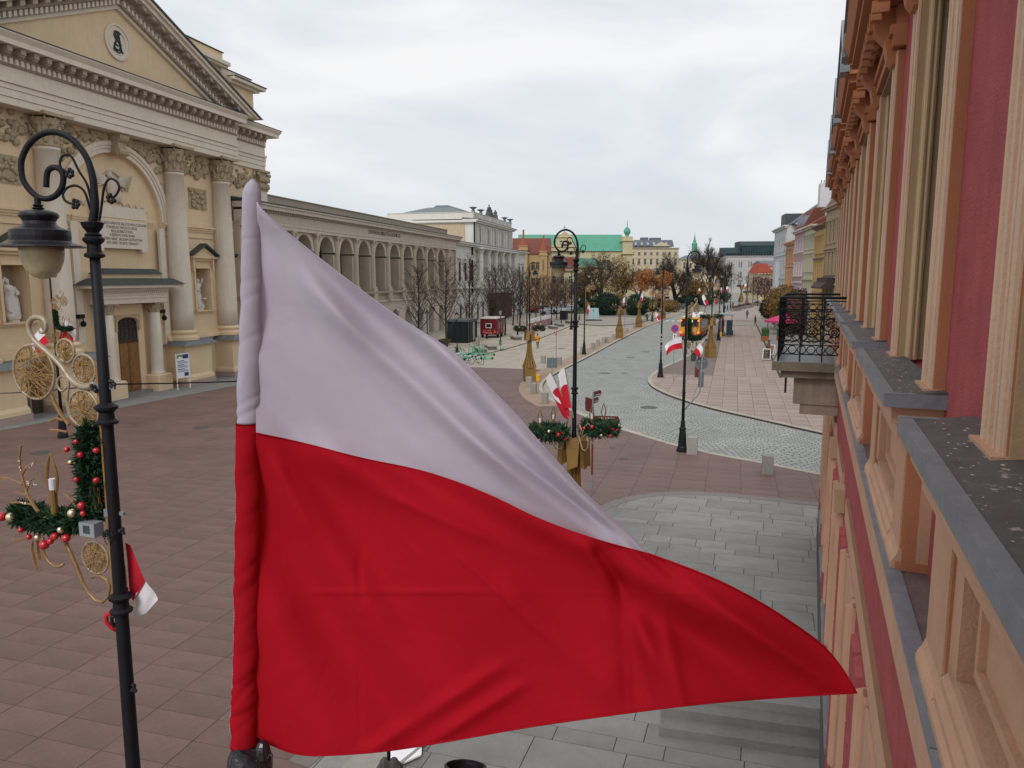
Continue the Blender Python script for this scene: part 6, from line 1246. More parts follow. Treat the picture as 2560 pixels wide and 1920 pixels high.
# finger post
fpz=thing('fingerpost','maroon fingerpost with several direction plates right of the middle lamp','fingerpost',(3.05,28.2,0),0)
MB().tube([(0,0,0),(0,0,.55)],.045,10).build('foot',greym,fpz); MB().tube([(0,0,.55),(0,0,2.6)],.04,10).build('post',mat('maroon_post',(.16,.03,.03),.5,.1),fpz); MB().tube([(0,0,2.6),(0,0,3.7)],.035,10).build('post_top',greym,fpz)
mp_=mat('maroon_plate',(.115,.02,.022),.45,.08,2); wt=mat('plate_lettering',(.55,.45,.42),.6,.1)
for z,a,l,h_ in ((2.6,-.12,1.0,.24),(2.95,R(112),.62,.52),(3.3,R(60),.5,.2),(3.55,R(55),.62,.2)):
    q=MB().py([(.04,0),(l-.06,0),(l,h_/2),(l-.06,h_),(.04,h_)],-.02,.02).build('direction_plate',mp_,fpz,rot=(0,0,a),loc=(0,0,z)); b=MB()
    for k in range(max(1,int(h_/.11))): 
        x=.12
        while x<l*.8: w_=random.uniform(.04,.12); b.box(x,x+w_,-.026,-.021,.04+.11*k,.075+.11*k); x+=w_+.02
    b.build('plate_text_line',wt,q)
bs_=thing('road_sign','blue direction sign on a dark post at the far side of the road','road sign',G(1762,781),0); MB().tube([(0,0,0),(0,0,3)],.06,6).build('post',iron,bs_); MB().box(-.6,.6,-.05,0,2.0,2.6).build('plate',sb,bs_)
# ---- scooters and bicycles
def make_scooter():
    r=thing('scooter','x','scooter',(0,0,0),0,'green rental scooters on the plaza')
    MB().box(.1,.95,-.1,.1,.1,.18).build('deck',teal,r); MB().tube([(.06,0,.16),(-.02,0,.3),(-.16,0,1.1)],.045,8).build('stem',teal,r); MB().tube([(-.16,-.26,1.12),(-.18,0,1.14),(-.16,.26,1.12)],.018,6).build('handlebar',blackp,r)
    for x in (-.05,1.05): MB().add(*(lambda q:([(p[0]+x,p[2]-.03,p[1]+.11) for p in q.v],q.f))(MB().lathe([(.05,0),(.11,0),(.11,.06),(.05,.06)],12))).build('wheel',rubber,r)
    MB().box(.92,1.18,-.05,.05,.2,.25).build('mudguard',teal,r); return r
s0=make_scooter()
SCO=[(1222,889,.0,'green scooter alone at the right of the scooter cluster, seen side on'),(1252,877,1.3,'green scooter parked by the lantern in front of the red trailer'),(1204,899,.1,'rightmost green scooter at the front of the tangled cluster'),(1180,894,2.2,'green scooter in the middle of the cluster leaning back'),(1190,899,.6,'green scooter at the front of the cluster, left of the last one'),(1171,888,2.7,'green scooter at the back of the cluster beside the post'),(1186,884,1.8,'green scooter at the back of the cluster, nearest the bench'),(1150,897,.4,'green scooter at the left of the cluster next to the bicycles'),(1163,901,.2,'green scooter between the bicycles and the cluster'),(1196,889,2.4,'green scooter half hidden behind the cluster')]
for i,(u,v,a,l) in enumerate(SCO):
    p=G(u,v)
    if i==0: s0.location=p; s0.rotation_euler=(0,0,a); s0['label']=l; s0.location.x-=.5
    else: dup(s0,p,a,l)
def bike(u,v,a,label,m):
    r=ground_thing('bicycle',label,'bicycle',u,v,a,'parked bicycles by the scooters')
    for x in (0,1.05): MB().tube([(x+.33*math.cos(k*PI/9),0,.34+.33*math.sin(k*PI/9)) for k in range(19)],.02,5,caps=False).build('wheel',rubber,r)
    MB().tube([(0,0,.34),(.35,0,.4),(.28,0,.85)],.02,5).tube([(.35,0,.4),(.85,0,.8),(.3,0,.75)],.022,5).tube([(1.05,0,.34),(.85,0,.8),(.82,0,1.0)],.02,5).tube([(0,0,.34),(.3,0,.75)],.015,5).build('frame',m,r); MB().ell((.26,0,.9),(.14,.07,.04)).build('saddle',blackp,r); MB().tube([(.78,-.25,1.02),(.84,0,1.0),(.78,.25,1.02)],.016,5).build('handlebar',blackp,r); MB().tube([(0,0,.7),(0,0,.72)],.001,3) if False else MB().box(-.3,.25,-.04,.04,.68,.71).build('mudguard',whitem,r)
bike(1168,908,.2,'white framed bicycle at the front of the scooter cluster',whitem); bike(1132,890,.5,'dark bicycle left of the scooters, nearest the first bare tree',blackp); bike(1140,902,-.2,'pale bicycle at the edge of the flag left of the scooters',whitem); bike(1178,911,-.5,'bicycle with pale mudguard lowest in the scooter cluster',whitem)
bollard(1194,870,'slim pale granite bollard between the kiosk and the benches',1.2,.17)
# ---- bus
BU=thing('bus','yellow and red city bus driving away with its rear lights lit','bus',(23.2,99.2,-.1),AZ(20))
yb=mat('bus_yellow',(.62,.30,.012),.35,.05,2,0,spec=.5); rbm=mat('bus_red',(.45,.03,.02),.35,.05,2,0,spec=.5); bgl=mat('bus_glass',(.012,.014,.017),.1,.2,1,0,spec=.6); off=mat('bus_roof_white',(.55,.53,.45),.6,.1,2)
prof=[(-1.27,.35),(1.27,.35),(1.27,2.7),(1.15,2.95),(-1.15,2.95),(-1.27,2.7)]
MB().ext(prof,0,12).build('body',yb,BU); MB().ext([(-1.29,.3),(1.29,.3),(1.29,.85),(-1.29,.85)],-.03,12.03).build('red_skirt',rbm,BU)
MB().box(-.05,-.03,-1.12,1.12,1.75,2.75).build('rear_window',bgl,BU); MB().box(-.06,-.05,-.38,.38,2.35,2.62).build('route_display',mat('route_display',(.03,.04,.02),.4,.1,emit=(.75,.95,.55,.9)),BU)
MB().box(-.07,-.03,-.85,.85,1.05,1.65).build('engine_flap',yb,BU); MB().box(-.09,-.03,-1.2,1.2,.36,.5).build('bumper',blackp,BU)
tl=mat('tail_light',(.7,.05,.02),.3,0,emit=(1,.14,.04,3.5))
for y in (-1.1,1.1):
    for z in (1.0,2.55): MB().add(*(lambda q:([(p[2]-.09,p[0]+y,p[1]+z) for p in q.v],q.f))(MB().lathe([(.02,0),(.1,.0),(.1,.05)],14))).build('tail_light',tl,BU)
for y0,y1 in ((-1.3,-1.27),(1.27,1.3)):
    for k in range(7): MB().box(.5+1.63*k,1.98+1.63*k,y0,y1,1.35,2.6).build('side_window',bgl,BU)
    for x in (2.6,9.2): MB().add(*(lambda q:([(p[0]+x,p[2]*.3/.3+(y0 if y0<0 else y1-.28)+(-.0),p[1]+.48) for p in q.v],q.f))(MB().lathe([(.2,0),(.48,0),(.48,.28),(.2,.28)],20))).build('wheel',rubber,BU)
MB().box(.1,11.9,-1.1,1.1,2.951,3.0).build('roof',off,BU)
for x,l_ in ((.4,1.4),(2.4,.8),(4.3,2.2),(7.2,1.2),(9.4,1.6)): MB().box(x,x+l_,-.7,.7,3.0,3.22).build('roof_unit',whitem,BU)
# ---- bus shelter
SH=thing('bus_shelter','grey bus shelter with glass sides and a lit timetable panel on the promenade','bus shelter',(28.6,103.4,0),AZ(16))
MB().box(0,5.4,-1.5,.4,2.9,3.05).build('roof',greym,SH); b=MB(); [b.box(x,x+.1,y,y+.1,0,2.9) for x in (.2,5.1) for y in (-1.3,.1)]; b.build('post',greym,SH); MB().box(.3,5.1,.12,.16,.3,2.5).build('glass_back',mat('shelter_glass',(.08,.11,.13),.1,.1,1,0,spec=.6),SH); MB().box(.05,.2,-1.35,-.55,.3,2.3).build('poster_case',mat('poster_case_blue',(.02,.035,.05),.3,.3,1.5),SH); MB().box(1.2,4.2,-.4,.0,.42,.48).build('bench_seat',blackp,SH)
boxthing('seat_block','dark square seat block with white edge on the promenade before the shelter','seat',1825,837,1.1,.8,.62,blackp,extra=lambda r: MB().box(-.58,.58,-.43,.43,.69,.73).build('white_edge',whitem,r))
boxthing('ticket_machine','maroon ticket machine between the golden stand and the shelter','ticket machine',1804,833,.8,.6,2.0,maroonm,extra=lambda r: MB().box(-.42,-.4,-.2,.2,1.1,1.7).build('screen',darkglass,r))
# ---- cars
def make_car(label,loc,rz,m,group='cars parked by the side street',est=False):
    r=thing('parked_car',label,'car',loc,rz,group)
    pf=[(-2.1,.35),(2.1,.35),(2.15,.7),(1.9,.86),(1.05,.95),(.45,1.42),(-1.1,1.46),(-1.75,1.0),(-2.1,.95)]
    b=MB(); n=len(pf); V=[]
    for y,k in ((-.88,0),(-.8,1),(.8,1),(.88,0)):
        for x,z in pf: V.append((x,y*(.86 if z>1.1 else 1),z))
    b.add(V,[(j*n+i,j*n+(i+1)%n,(j+1)*n+(i+1)%n,(j+1)*n+i) for j in range(3) for i in range(n)]+[tuple(range(n)),tuple(range(3*n,4*n))]); b.build('body',m,r)
    MB().box(-1.5,.75,-.80,.80,.98,1.38).build('side_glass',darkglass,r); MB().add([(1.07,-.68,.97),(1.07,.68,.97),(.47,.62,1.43),(.47,-.62,1.43)],[(0,1,2,3)]).build('windscreen',darkglass,r)
    for x in (-1.3,1.35):
        for y in (-.9,.7): MB().add(*(lambda q:([(p[0]+x,p[2]+y,p[1]+.33) for p in q.v],q.f))(MB().lathe([(.15,0),(.33,0),(.33,.2),(.15,.2)],14))).build('wheel',rubber,r)
    for y in (-.6,.6): MB().box(2.1,2.17,y-.18,y+.18,.62,.78).build('headlight',mat('headlight',(.6,.6,.6),.2),r); MB().box(-2.13,-2.09,y-.18,y+.18,.7,.88).build('rear_light',sr,r)
    return r
cs=mat('car_silver',(.33,.38,.40),.3,.03,1,0,metal=.4,spec=.5); cb=mat('car_blue',(.03,.05,.09),.25,.03,1,0,spec=.6); cred=mat('car_red',(.16,.015,.02),.3,.03,1,0,spec=.6); cwh=mat('car_pale',(.42,.48,.52),.3,.03,1,0,spec=.5)
gp=lambda u,y:((u-1280)/1917*y,y,0)
make_car('silver parked car nearest the fence behind the thin trees',gp(1372,168),R(20),cs); make_car('pale blue parked car right of the silver one behind the bare trees',gp(1394,172),R(60),cwh); make_car('dark red parked car left of the silver car behind the trunks',gp(1345,176),R(10),cred)
make_car('dark blue parked car directly beside the silver one',gp(1360,182),R(30),cb); make_car('silver car parked left of the middle lamp pole, nearest of the row',gp(1428,178),R(75),cs); make_car('pale car second in the row beside the middle lamp pole',gp(1437,192),R(75),cwh); make_car('dark car at the far end of the row beside the middle lamp pole',gp(1449,208),R(75),cb); make_car('dark car on the far road beside the advertising cabinet',gp(1706,196),R(60),cb)
make_car('dark car far up the street beneath the distant flags',gp(1801,236),R(70),cb)
# ---- people
def person(label,loc,rz,coat,legs,h=1.72,stride=.3,hair=(.05,.03,.02)):
    me=bpy.data.meshes.new('body'); k=h/1.75
    V=[(0,0,.95),(0,0,1.2),(0,0,1.42),(0,0,1.52),(.1,0,.9),(.1+.0,stride*.5,.5),(.1,stride*.6,.07),(.1,stride*.6+.14,.04),(-.1,0,.9),(-.1,-stride*.25,.5),(-.1,-stride*.8,.1),(-.1,-stride*.8+.14,.05),(.19,0,1.4),(.24,-.06,1.13),(.22,.08,.9),(-.19,0,1.4),(-.24,.04,1.13),(-.22,.14,.92),(0,.01,1.63),(.22,.12,.82),(-.22,.2,.85)]
    E_=[(0,1),(1,2),(2,3),(0,4),(4,5),(5,6),(6,7),(0,8),(8,9),(9,10),(10,11),(2,12),(12,13),(13,14),(2,15),(15,16),(16,17),(3,18),(14,19),(17,20)]
    rad=[.15,.14,.14,.055,.10,.065,.04,.035,.10,.065,.04,.035,.065,.05,.035,.065,.05,.035,.09,.03,.03]
    me.from_pydata([(x*k,y*k,z*k) for x,y,z in V],E_,[]); o=bpy.data.objects.new('body',me); C.objects.link(o); md=o.modifiers.new('s','SKIN'); sv=me.skin_vertices[0].data
    for i,r_ in enumerate(rad): sv[i].radius=(r_*k*(1.15 if i in(1,2) else 1),r_*k)
    sv[0].use_root=True; o.modifiers.new('u','SUBSURF').levels=1
    dg=bpy.context.evaluated_depsgraph_get(); m2=bpy.data.meshes.new_from_object(o.evaluated_get(dg)); bpy.data.objects.remove(o)
    r=thing('person',label,'person',loc,rz); o=bpy.data.objects.new('body',m2); C.objects.link(o); o.parent=r; m2.materials.clear(); m2.materials.append(legs)
    co=MB(); n=12; co.v=[]; 
    for rr,z in ((.21,.78),(.20,1.0),(.17,1.15),(.21,1.38),(.12,1.48),(.07,1.5)):
        for i in range(n): a=2*PI*i/n; co.v.append((rr*1.15*k*math.cos(a),rr*.85*k*math.sin(a),z*k))
    co.f=[(j*n+i,j*n+(i+1)%n,(j+1)*n+(i+1)%n,(j+1)*n+i) for j in range(5) for i in range(n)]
    for s_ in (-1,1): co.tube([(s_*.19*k,0,1.42*k),(s_*.25*k,(-.05 if s_>0 else .04)*k,1.13*k),(s_*.225*k,.08*k,.92*k)],[.075*k,.06*k,.05*k],8)
    co.build('coat',coat,r,smooth=True); MB().ell((0,-.02*k,1.66*k),(.1*k,.11*k,.11*k),10,7).build('hair',mat('hair_dark',hair,.8,.2,20),r,smooth=True)
    return r
person('person in an orange coat and dark shorts walking away beside the left golden stand',G(1344,871),R(10),mat('coat_orange',(.52,.24,.02),.8,.1,5),mat('legs_dark',(.06,.025,.025),.8,.1))
dk=mat('coat_black',(.015,.015,.02),.8,.1,5); lj=mat('legs_jeans',(.03,.035,.05),.8,.1)
person('person in black standing behind the banner fence by the parked cars',(gp(1358,150)),R(40),dk,lj); person('person in dark clothes on the promenade behind the shelter',gp(1802,150),R(10),dk,lj); person('person in grey on the far pavement under the distant flags',gp(1835,200),R(10),mat('coat_grey',(.1,.1,.11),.8),lj)
person('person with a red jacket at the chalkboard by the terrace',(25.9,76.4,0),R(70),mat('coat_rust',(.14,.05,.035),.8,.2,6),lj)
for i,(u,y,c_,l) in enumerate(((1386,160,dk,'person in black near the display stand between bare trees'),(1815,176,dk,'person in dark coat walking beyond the bus shelter'),(1822,178,mat('coat_blue',(.03,.05,.12),.8),'person in a blue coat beside the dark coated walker beyond the shelter'),(1850,236,dk,'person crossing near the far golden stand'),(1872,150,mat('coat_grey',(.1,.1,.11)),'person in a grey coat on the promenade left of the terrace end'),(1302,150,dk,'person in black under the bare trees at the palace portal'),(1893,128,mat('coat_green',(.03,.06,.04),.8),'person in a dark green coat near the pink parasol'),(1440,150,dk,'person in black by the middle lamp pole near the parked row'))): person(l,gp(u,y),R(40*i),c_,lj)
# ---- cafe terrace
um=thing('cafe_parasol','pink cafe parasol with a slanting canopy on the terrace left of the balcony','parasol',(38.9,108,0),.3); cvm=mat('parasol_pink',(.50,.035,.14),.7,.06,3)
MB().tube([(0,0,0),(0,0,2.6)],.04,6).build('pole',iron,um); MB().fr(-2.3,2.3,-1.8,1.8,1.95,3.0,2.2,1.7).box(-2.3,2.3,-1.81,-1.8,1.7,1.95).box(-2.31,-2.3,-1.8,1.8,1.7,1.95).build('canopy',cvm,um)
def planter(u,v,label,h=1.3):
    r=ground_thing('terrace_planter',label,'planter',u,v,R(74),'terrace planters'); MB().box(-.95,.95,-.45,.45,0,.6).build('trough',mat('terracotta',(.26,.09,.04),.85,.12,5),r); b=MB(); random.seed(u)
    for k in range(420): x,y=random.uniform(-.9,.9),random.uniform(-.4,.4); a,b_=random.uniform(-.18,.18),random.uniform(-.15,.15); z=random.uniform(.7,1)*h*1.35; b.add([(x-.03,y,.5),(x+.03,y,.5),(x+a,y+b_,z)],[(0,1,2)]); b.add([(x,y-.03,.5),(x,y+.03,.5),(x+a,y+b_,z)],[(0,1,2)])
    b.build('grass_tuft',mat('ornamental_grass',(.05,.11,.03),.8,.4,5),r); return r
planter(1912,851,'left terracotta planter with upright green grass on the terrace edge'); planter(1951,850,'right terracotta planter with green grass next to the balcony',1.2)
cbm=mat('chalkboard_black',(.02,.02,.02),.7,.2,3)
def aboard(x,y,rz,label,m,pm):
    r=thing('sandwich_board',label,'sandwich board',(x,y,0),rz,'sandwich boards'); MB().add(*(lambda q:(q.v,q.f))(MB().ext([(-.30,.15),(-.26,.15),(-.0,1.15),(-.04,1.15)],-.36,.36).ext([(.30,.15),(.26,.15),(0,1.15),(.04,1.15)],-.36,.36))).build('board_panel',whitem,r); MB().ext([(-.303,.2),(-.30,.2),(-.05,1.1),(-.053,1.1)],-.31,.31).build('face',m,r); b=MB()
    for s_ in (-.3,.3): b.tube([(s_,-.3,.16),(s_,-.38,0)],.012,4)
    b.build('leg',iron,r); b=MB()
    for k in range(5): b.box(-.22,random.uniform(.0,.22),-.34+.0*k+.055*k-.0,-.335+.055*k,.34+.15*k,.37+.15*k)
    b.build('chalk_line',mat('chalk',(.35,.3,.22),.8,.3),r)
aboard(24.8,73.6,R(-20),'black chalkboard in a white frame standing on the promenade edge',cbm,None); aboard(26.8,78,R(-55),'brown sandwich board behind the black chalkboard',mat('menu_brown',(.2,.09,.04),.7,.4,3),None)
fl=thing('flower_basket','red flower basket on a stand at the terrace corner','flower basket',gp(1925,118),0); MB().lathe([(.12,0),(.05,.1),(.05,1.9),(.25,2.0),(.4,2.4)],10).build('stand',iron,fl); b=MB(); needles(b,[(-.2,0,2.5),(.2,0,2.5)],.35,260,.16,2); b.build('flowers',mat('flower_red',(.4,.03,.05),.8,.4,9),fl)
for k,(u,y,l) in enumerate(((1842,186,'low dark planter wall nearest the shelter on the far kerb'),(1856,196,'second low planter wall on the far kerb'),(1875,205,'third low planter wall on the far kerb near the golden stand'),(1895,222,'low planter wall at the inner side of the road bend'))):
    x,yy,_=gp(u,y); r=thing('planter_wall',l,'planter',(x,yy,0),R(74)-.25,'low planter walls'); MB().box(-3.2,3.2,-.6,.6,0,.7).build('trough',mat('planter_wall_stone',(.22,.19,.16),.9,.15,3),r); b=MB(); needles(b,[(-3,0,.8),(3,0,.8)],.5,350,.3,5+k); b.build('shrubs',leaf_dr,r)
# ================================================================ TREES
def leafcard(b,c,s,seedd=None):
    d=Vector((random.gauss(0,1),random.gauss(0,1),random.gauss(0,1))).normalized(); u=d.orthogonal().normalized(); w_=d.cross(u); a=random.uniform(0,6); u,w_=u*math.cos(a)+w_*math.sin(a),w_*math.cos(a)-u*math.sin(a)
    b.add([c-u*s,c-w_*s*.55,c+u*s,c+w_*s*.55],[(0,1,2,3)])
def tree_mesh(h,spread,seed,trunk_h=.28,levels=5,r0=None,leaves=0,ls=.1,up=.35,nb=3,weep=0):
    random.seed(seed); t=MB(); L=MB(); tips=[]
    def grow(p,d,ln,r,lv):
        n=4; pts=[p]; q=p; dd=d.copy()
        for i in range(n):
            dd=(dd+Vector((random.gauss(0,.11),random.gauss(0,.11),random.gauss(0,.07)+ (.05 if lv<3 else -.02*weep)))).normalized(); q=q+dd*ln/n; pts.append(q)
        t.tube(pts,[max(r*(1-.4*i/n),.009) for i in range(n+1)],8 if lv==0 else (5 if lv<2 else 3),caps=False)
        if lv>=levels: tips.append((pts[-1],pts[-2],pts[1])); return
        k=nb+(1 if random.random()<.4 else 0)
        for i in range(k):
            s_=random.uniform(.45,1.0) if i else 1.0; j=min(n,max(1,int(s_*n))); base=pts[j]
            a=random.uniform(0,2*PI)+i*2.1; sp_=spread*random.uniform(.6,1.25)*(1 if i else .45)
            o=dd.orthogonal().normalized(); o2=dd.cross(o); nd=(dd*math.cos(sp_)+(o*math.cos(a)+o2*math.sin(a))*math.sin(sp_)); nd=(nd+Vector((0,0,up*.5))).normalized()
            grow(base,nd,ln*random.uniform(.62,.86),r*(.62 if i==0 else .48),lv+1)
    grow(Vector((0,0,-.1)),Vector((random.gauss(0,.03),random.gauss(0,.03),1)),h*trunk_h,r0 or h*.018,0)
    zt=max(p[0].z for p in tips); k=h/zt
    t.v=[(x*k,y*k,z*k) for x,y,z in t.v]; tips=[tuple(q*k for q in p) for p in tips]
    for i in range(leaves):
        p=random.choice(tips); c=p[0].lerp(p[2],random.random())+Vector((random.gauss(0,.12),random.gauss(0,.12),random.gauss(0,.12))); leafcard(L,c,ls*random.uniform(.6,1.3))
    return t,L
def tree(label,loc,tm,rz=0,leafm=leaf_dr,group=None,name='bare_tree',s=1,shadow=None):
    r=thing(name,label,'tree',loc,rz,group); r.scale=(s,s,s); t,L=tm; t.build('trunk_and_limbs',bark,r)
    if L.f: L.build('leaves',leafm,r,kind=None)
    return r
SG_='slender bare street trees on the plaza'
def street_mesh(h,seed,leaves=500,ls=.085):
    random.seed(seed); t=MB(); L=MB(); ax=[Vector((.06*math.sin(k*.9+seed),.06*math.cos(k*1.3+seed),h*k/8)) for k in range(9)]; ax[0].z=-.1
    t.tube(ax,[h*.0145*(1-.09*k) for k in range(9)],8)
    for i in range(30):
        f=.24+.72*i/30; z=h*f; a=i*2.4+random.uniform(-.4,.4); ln=h*(.34*(1-f)**.55+.09)*random.uniform(.8,1.15); el=random.uniform(.6,.95); b0=Vector((0,0,z)); d=Vector((math.cos(a)*math.cos(el),math.sin(a)*math.cos(el),math.sin(el))); pts=[b0]
        for k in range(5): d=(d+Vector((random.gauss(0,.09),random.gauss(0,.09),.07))).normalized(); pts.append(pts[-1]+d*ln/5)
        r0=h*.0062*(1.25-f); t.tube(pts,[max(r0*(1-.14*k)*1.15,.016) for k in range(6)],4,caps=False)
        for j in range(7):
            q=pts[1+j*4//7]; d2=(d+Vector((random.gauss(0,.55),random.gauss(0,.55),random.gauss(.15,.3)))).normalized(); l2=ln*random.uniform(.22,.42); p2=[q]
            for k in range(3): d2=(d2+Vector((random.gauss(0,.16),random.gauss(0,.16),.05))).normalized(); p2.append(p2[-1]+d2*l2/3)
            t.tube(p2,[.016,.014,.012,.009],3,caps=False)
            for m_ in range(3):
                d3=(d2+Vector((random.gauss(0,.6),random.gauss(0,.6),random.gauss(0,.4)))).normalized(); e=p2[1+m_%3]+d3*random.uniform(.15,.38); t.tube([p2[1+m_%3],e],[.011,.008],3,caps=False)
                if random.random()<leaves/630: leafcard(L,e,ls*random.uniform(.6,1.3)); leafcard(L,e-d3*.06,ls*random.uniform(.5,1))
    return t,L
v1=tree('slender bare tree left of the lantern, nearest to the library arches on the left',(-10.3,84,0),street_mesh(8.9,3,300),group=SG_)
v2=tree('slender bare tree with planter behind it left of the dark kiosk',(-7.25,83.7,0),street_mesh(9.6,8,340),group=SG_)
v3=tree('slender bare tree rising behind the dark kiosk',(-5.5,99,0),street_mesh(10.2,14,420),group=SG_)
TP=[(1238,112,9.4,'bare tree over the red trailer, left one'),(1262,106,9.3,'bare tree over the red trailer, right one'),(1300,118,9.0,'bare tree in front of the palace portal screen'),(1283,128,9.2,'bare tree behind the palace portal trees'),(1318,126,8.4,'bare reddish tree left of the banner fence'),(1340,134,8.2,'bare reddish tree above the left part of the banner fence'),(1358,142,8.2,'bare reddish tree above the right part of the banner fence'),(1378,140,7.6,'bare reddish tree by the lantern at the banner fence end'),(1393,147,7.8,'bare reddish tree above the black display stand'),(1413,152,7.4,'bare reddish tree left of the middle lamp pole'),(1430,166,7.2,'bare reddish tree directly behind the middle lamp pole'),(1222,124,9,'bare tree before the left wing of the palace'),(1402,176,8,'bare tree farther back between the parked cars')]
for i,(u,y,h,l) in enumerate(TP):
    x,yy,_=gp(u,y); src=(v1,v2,v3)[i%3]; hh=(8.9,9.6,10.2)[i%3]; dup(src,(x,yy,0),i*1.3,l,scale=h/hh)
def dens(o,n,seed,s=.13,m=leaf_dr):
    """extra dry leaves clinging to one tree crown"""
    random.seed(seed); b=MB()
    for k in range(n):
        a=random.uniform(0,2*PI); rr=random.random()**.5*2.6; z=random.uniform(3.4,8.6); leafcard(b,Vector((rr*math.cos(a)*(1-abs(z-6)/4.5),rr*math.sin(a)*(1-abs(z-6)/4.5),z)),s*random.uniform(.5,1.2))
    return b.build('leaves',m,o)
cop=[o for o in bpy.data.objects if o.get('label') in [t[3] for t in TP[4:11]]]
for i,o in enumerate(cop): dens(o,650,i)
# right side small trees
RT=[(1897,215,8.5,'bare tree with red brown leaves near the white corner townhouse'),(1913,200,8.8,'dark red leaved tree before the white corner townhouse'),(1930,185,9,'red brown tree in front of the apricot townhouse'),(1950,165,8.6,'bare tree in front of the mauve pink townhouse'),(1975,140,8.4,'bare tree before the ivory townhouse'),(1885,240,8.2,'bare tree before the low pink building'),(1870,262,8.2,'bare tree before the red roof pavilion'),(2000,120,7.6,'bare tree before the yellow townhouse')]
for i,(u,y,h,l) in enumerate(RT):
    x,yy,_=gp(u,y); o=dup((v1,v2,v3)[i%3],(x,yy,0),i*1.7+.4,l,'small trees before the townhouses',scale=h/(8.9,9.6,10.2)[i%3]); 
    if i in (1,2,0): dens(o,900,50+i,.17,mat('wine_leaves',(.09,.035,.04),.8,.4,4,0,rnd=.3))
# crowns
def crown(b,blobs,n,s,seed,shell=.55):
    random.seed(seed)
    tot=sum(r[0]*r[1]*r[2] for _,r in blobs)
    for c,r in blobs:
        for k in range(int(n*r[0]*r[1]*r[2]/tot)):
            d=Vector((random.gauss(0,1),random.gauss(0,1),random.gauss(0,1))).normalized()*random.uniform(shell,1.05)**.6
            leafcard(b,Vector(c)+Vector((d.x*r[0],d.y*r[1],d.z*r[2]))+Vector((random.gauss(0,.15),random.gauss(0,.15),random.gauss(0,.15))),s*random.uniform(.5,1.4))
def rblobs(c,R_,n,seed,rr=(.25,.45)):
    random.seed(seed); o=[]
    for k in range(n):
        d=Vector((random.gauss(0,1),random.gauss(0,1),random.gauss(0,1))).normalized()*random.uniform(.35,.85); q=random.uniform(*rr); o.append(((c[0]+d.x*R_[0],c[1]+d.y*R_[1],c[2]+d.z*R_[2]),(R_[0]*q*1.2,R_[1]*q*1.2,R_[2]*q)))
    return o
def big(label,u,y,tm,blobs,n,ls,m,seed,name='tree'):
    x,yy,_=gp(u,y); r=thing(name,label,'tree',(x,yy,0),0); tm[0].build('trunk_and_limbs',bark,r)
    if tm[1].f: tm[1].build('sparse_leaves',leaf_ye,r)
    if blobs: b=MB(); crown(b,blobs,n,ls,seed); b.build('crown',m,r)
    return r
big('broad brown bare tree with dense twigs before the green roofed church',1502,178,tree_mesh(14.6,.75,21,.2,7,leaves=3500,ls=.12,r0=.42,nb=3,up=.12),[],0,0,None,1,'large_bare_tree')
big('ochre leaved weeping tree beside the church turret',1560,196,tree_mesh(12,.5,5,.25,5,r0=.3),rblobs((0,0,8.5),(5.2,4,5.6),16,3),6000,.16,leaf_ye,4,'autumn_tree')
big('low ochre tree left of the broad bare tree',1462,190,tree_mesh(8,.5,6,.25,5,r0=.2),rblobs((0,0,5),(4,3,3.2),10,8),3200,.2,mat('brown_leaves',(.10,.07,.035),.8,.4,2,0,rnd=.35),9,'autumn_tree')
big('bright orange leaved tree in the park left of the near kerb lamp',1645,190,tree_mesh(10.5,.5,7,.25,5,r0=.25),rblobs((-.8,0,7.0),(5.2,4,3.6),14,13),6500,.16,leaf_or,5,'autumn_tree')
big('large bare black limbed tree between the hotel and the spire',1693,205,tree_mesh(15.2,.66,33,.2,7,leaves=600,ls=.14,r0=.5,nb=3,up=.12),[],0,0,None,1,'large_bare_tree')
big('tallest bare tree rising above the roofs right of the spire',1778,232,tree_mesh(20.5,.42,41,.22,7,leaves=500,ls=.15,r0=.6,nb=3,up=.5),[],0,0,None,1,'large_bare_tree')
big('bare tree with greenish twigs right of the tallest one',1818,250,tree_mesh(14,.5,44,.22,6,leaves=900,ls=.18,r0=.4,nb=3,up=.35),rblobs((0,0,7.5),(5,4,4),10,14),1200,.16,mat('olive_twigs',(.13,.11,.06),.8,.4,2,0,rnd=.3),3,'large_bare_tree')
big('dark brown bare tree between the orange tree and the hotel',1600,215,tree_mesh(12,.6,52,.22,6,leaves=700,ls=.15,r0=.35,nb=3,up=.2),[],0,0,None,1,'large_bare_tree')
big('brown leaved tree low behind the near kerb lamp',1740,215,tree_mesh(9,.5,17,.25,5,r0=.25),rblobs((0,0,5.5),(5,3.5,3.4),12,23),4200,.2,leaf_ye,15,'autumn_tree')
big('orange brown tree low under the spire',1715,236,tree_mesh(9,.5,18,.25,5,r0=.25),rblobs((0,0,6),(4,3.5,3.4),10,27),3000,.2,leaf_ye,16,'autumn_tree')
def bush(label,u,y,R_,zc,m,n,s,seed,name='evergreen_bush'):
    x,yy,_=gp(u,y); r=thing(name,label,'bush',(x,yy,0),0); core=MB().ell((0,0,zc),(R_[0]*.8,R_[1]*.8,R_[2]*.85),16,10).build('inner_foliage',m,r); b=MB(); crown(b,[((0,0,zc),R_)]+rblobs((0,0,zc),R_,8,seed,(.3,.4)),n,s,seed,.8); b.build('foliage',m,r); MB().tube([(0,0,0),(0,0,zc)],.15,6).build('stem',bark,r)
bush('large dark evergreen bush at the left behind the plaza edge',1520,163,(2.6,2.2,2.6),2.2,ever,5200,.16,31)
bush('second dark evergreen bush right of the monument column',1594,163,(2.3,2,2.5),2.1,ever,4600,.16,32)
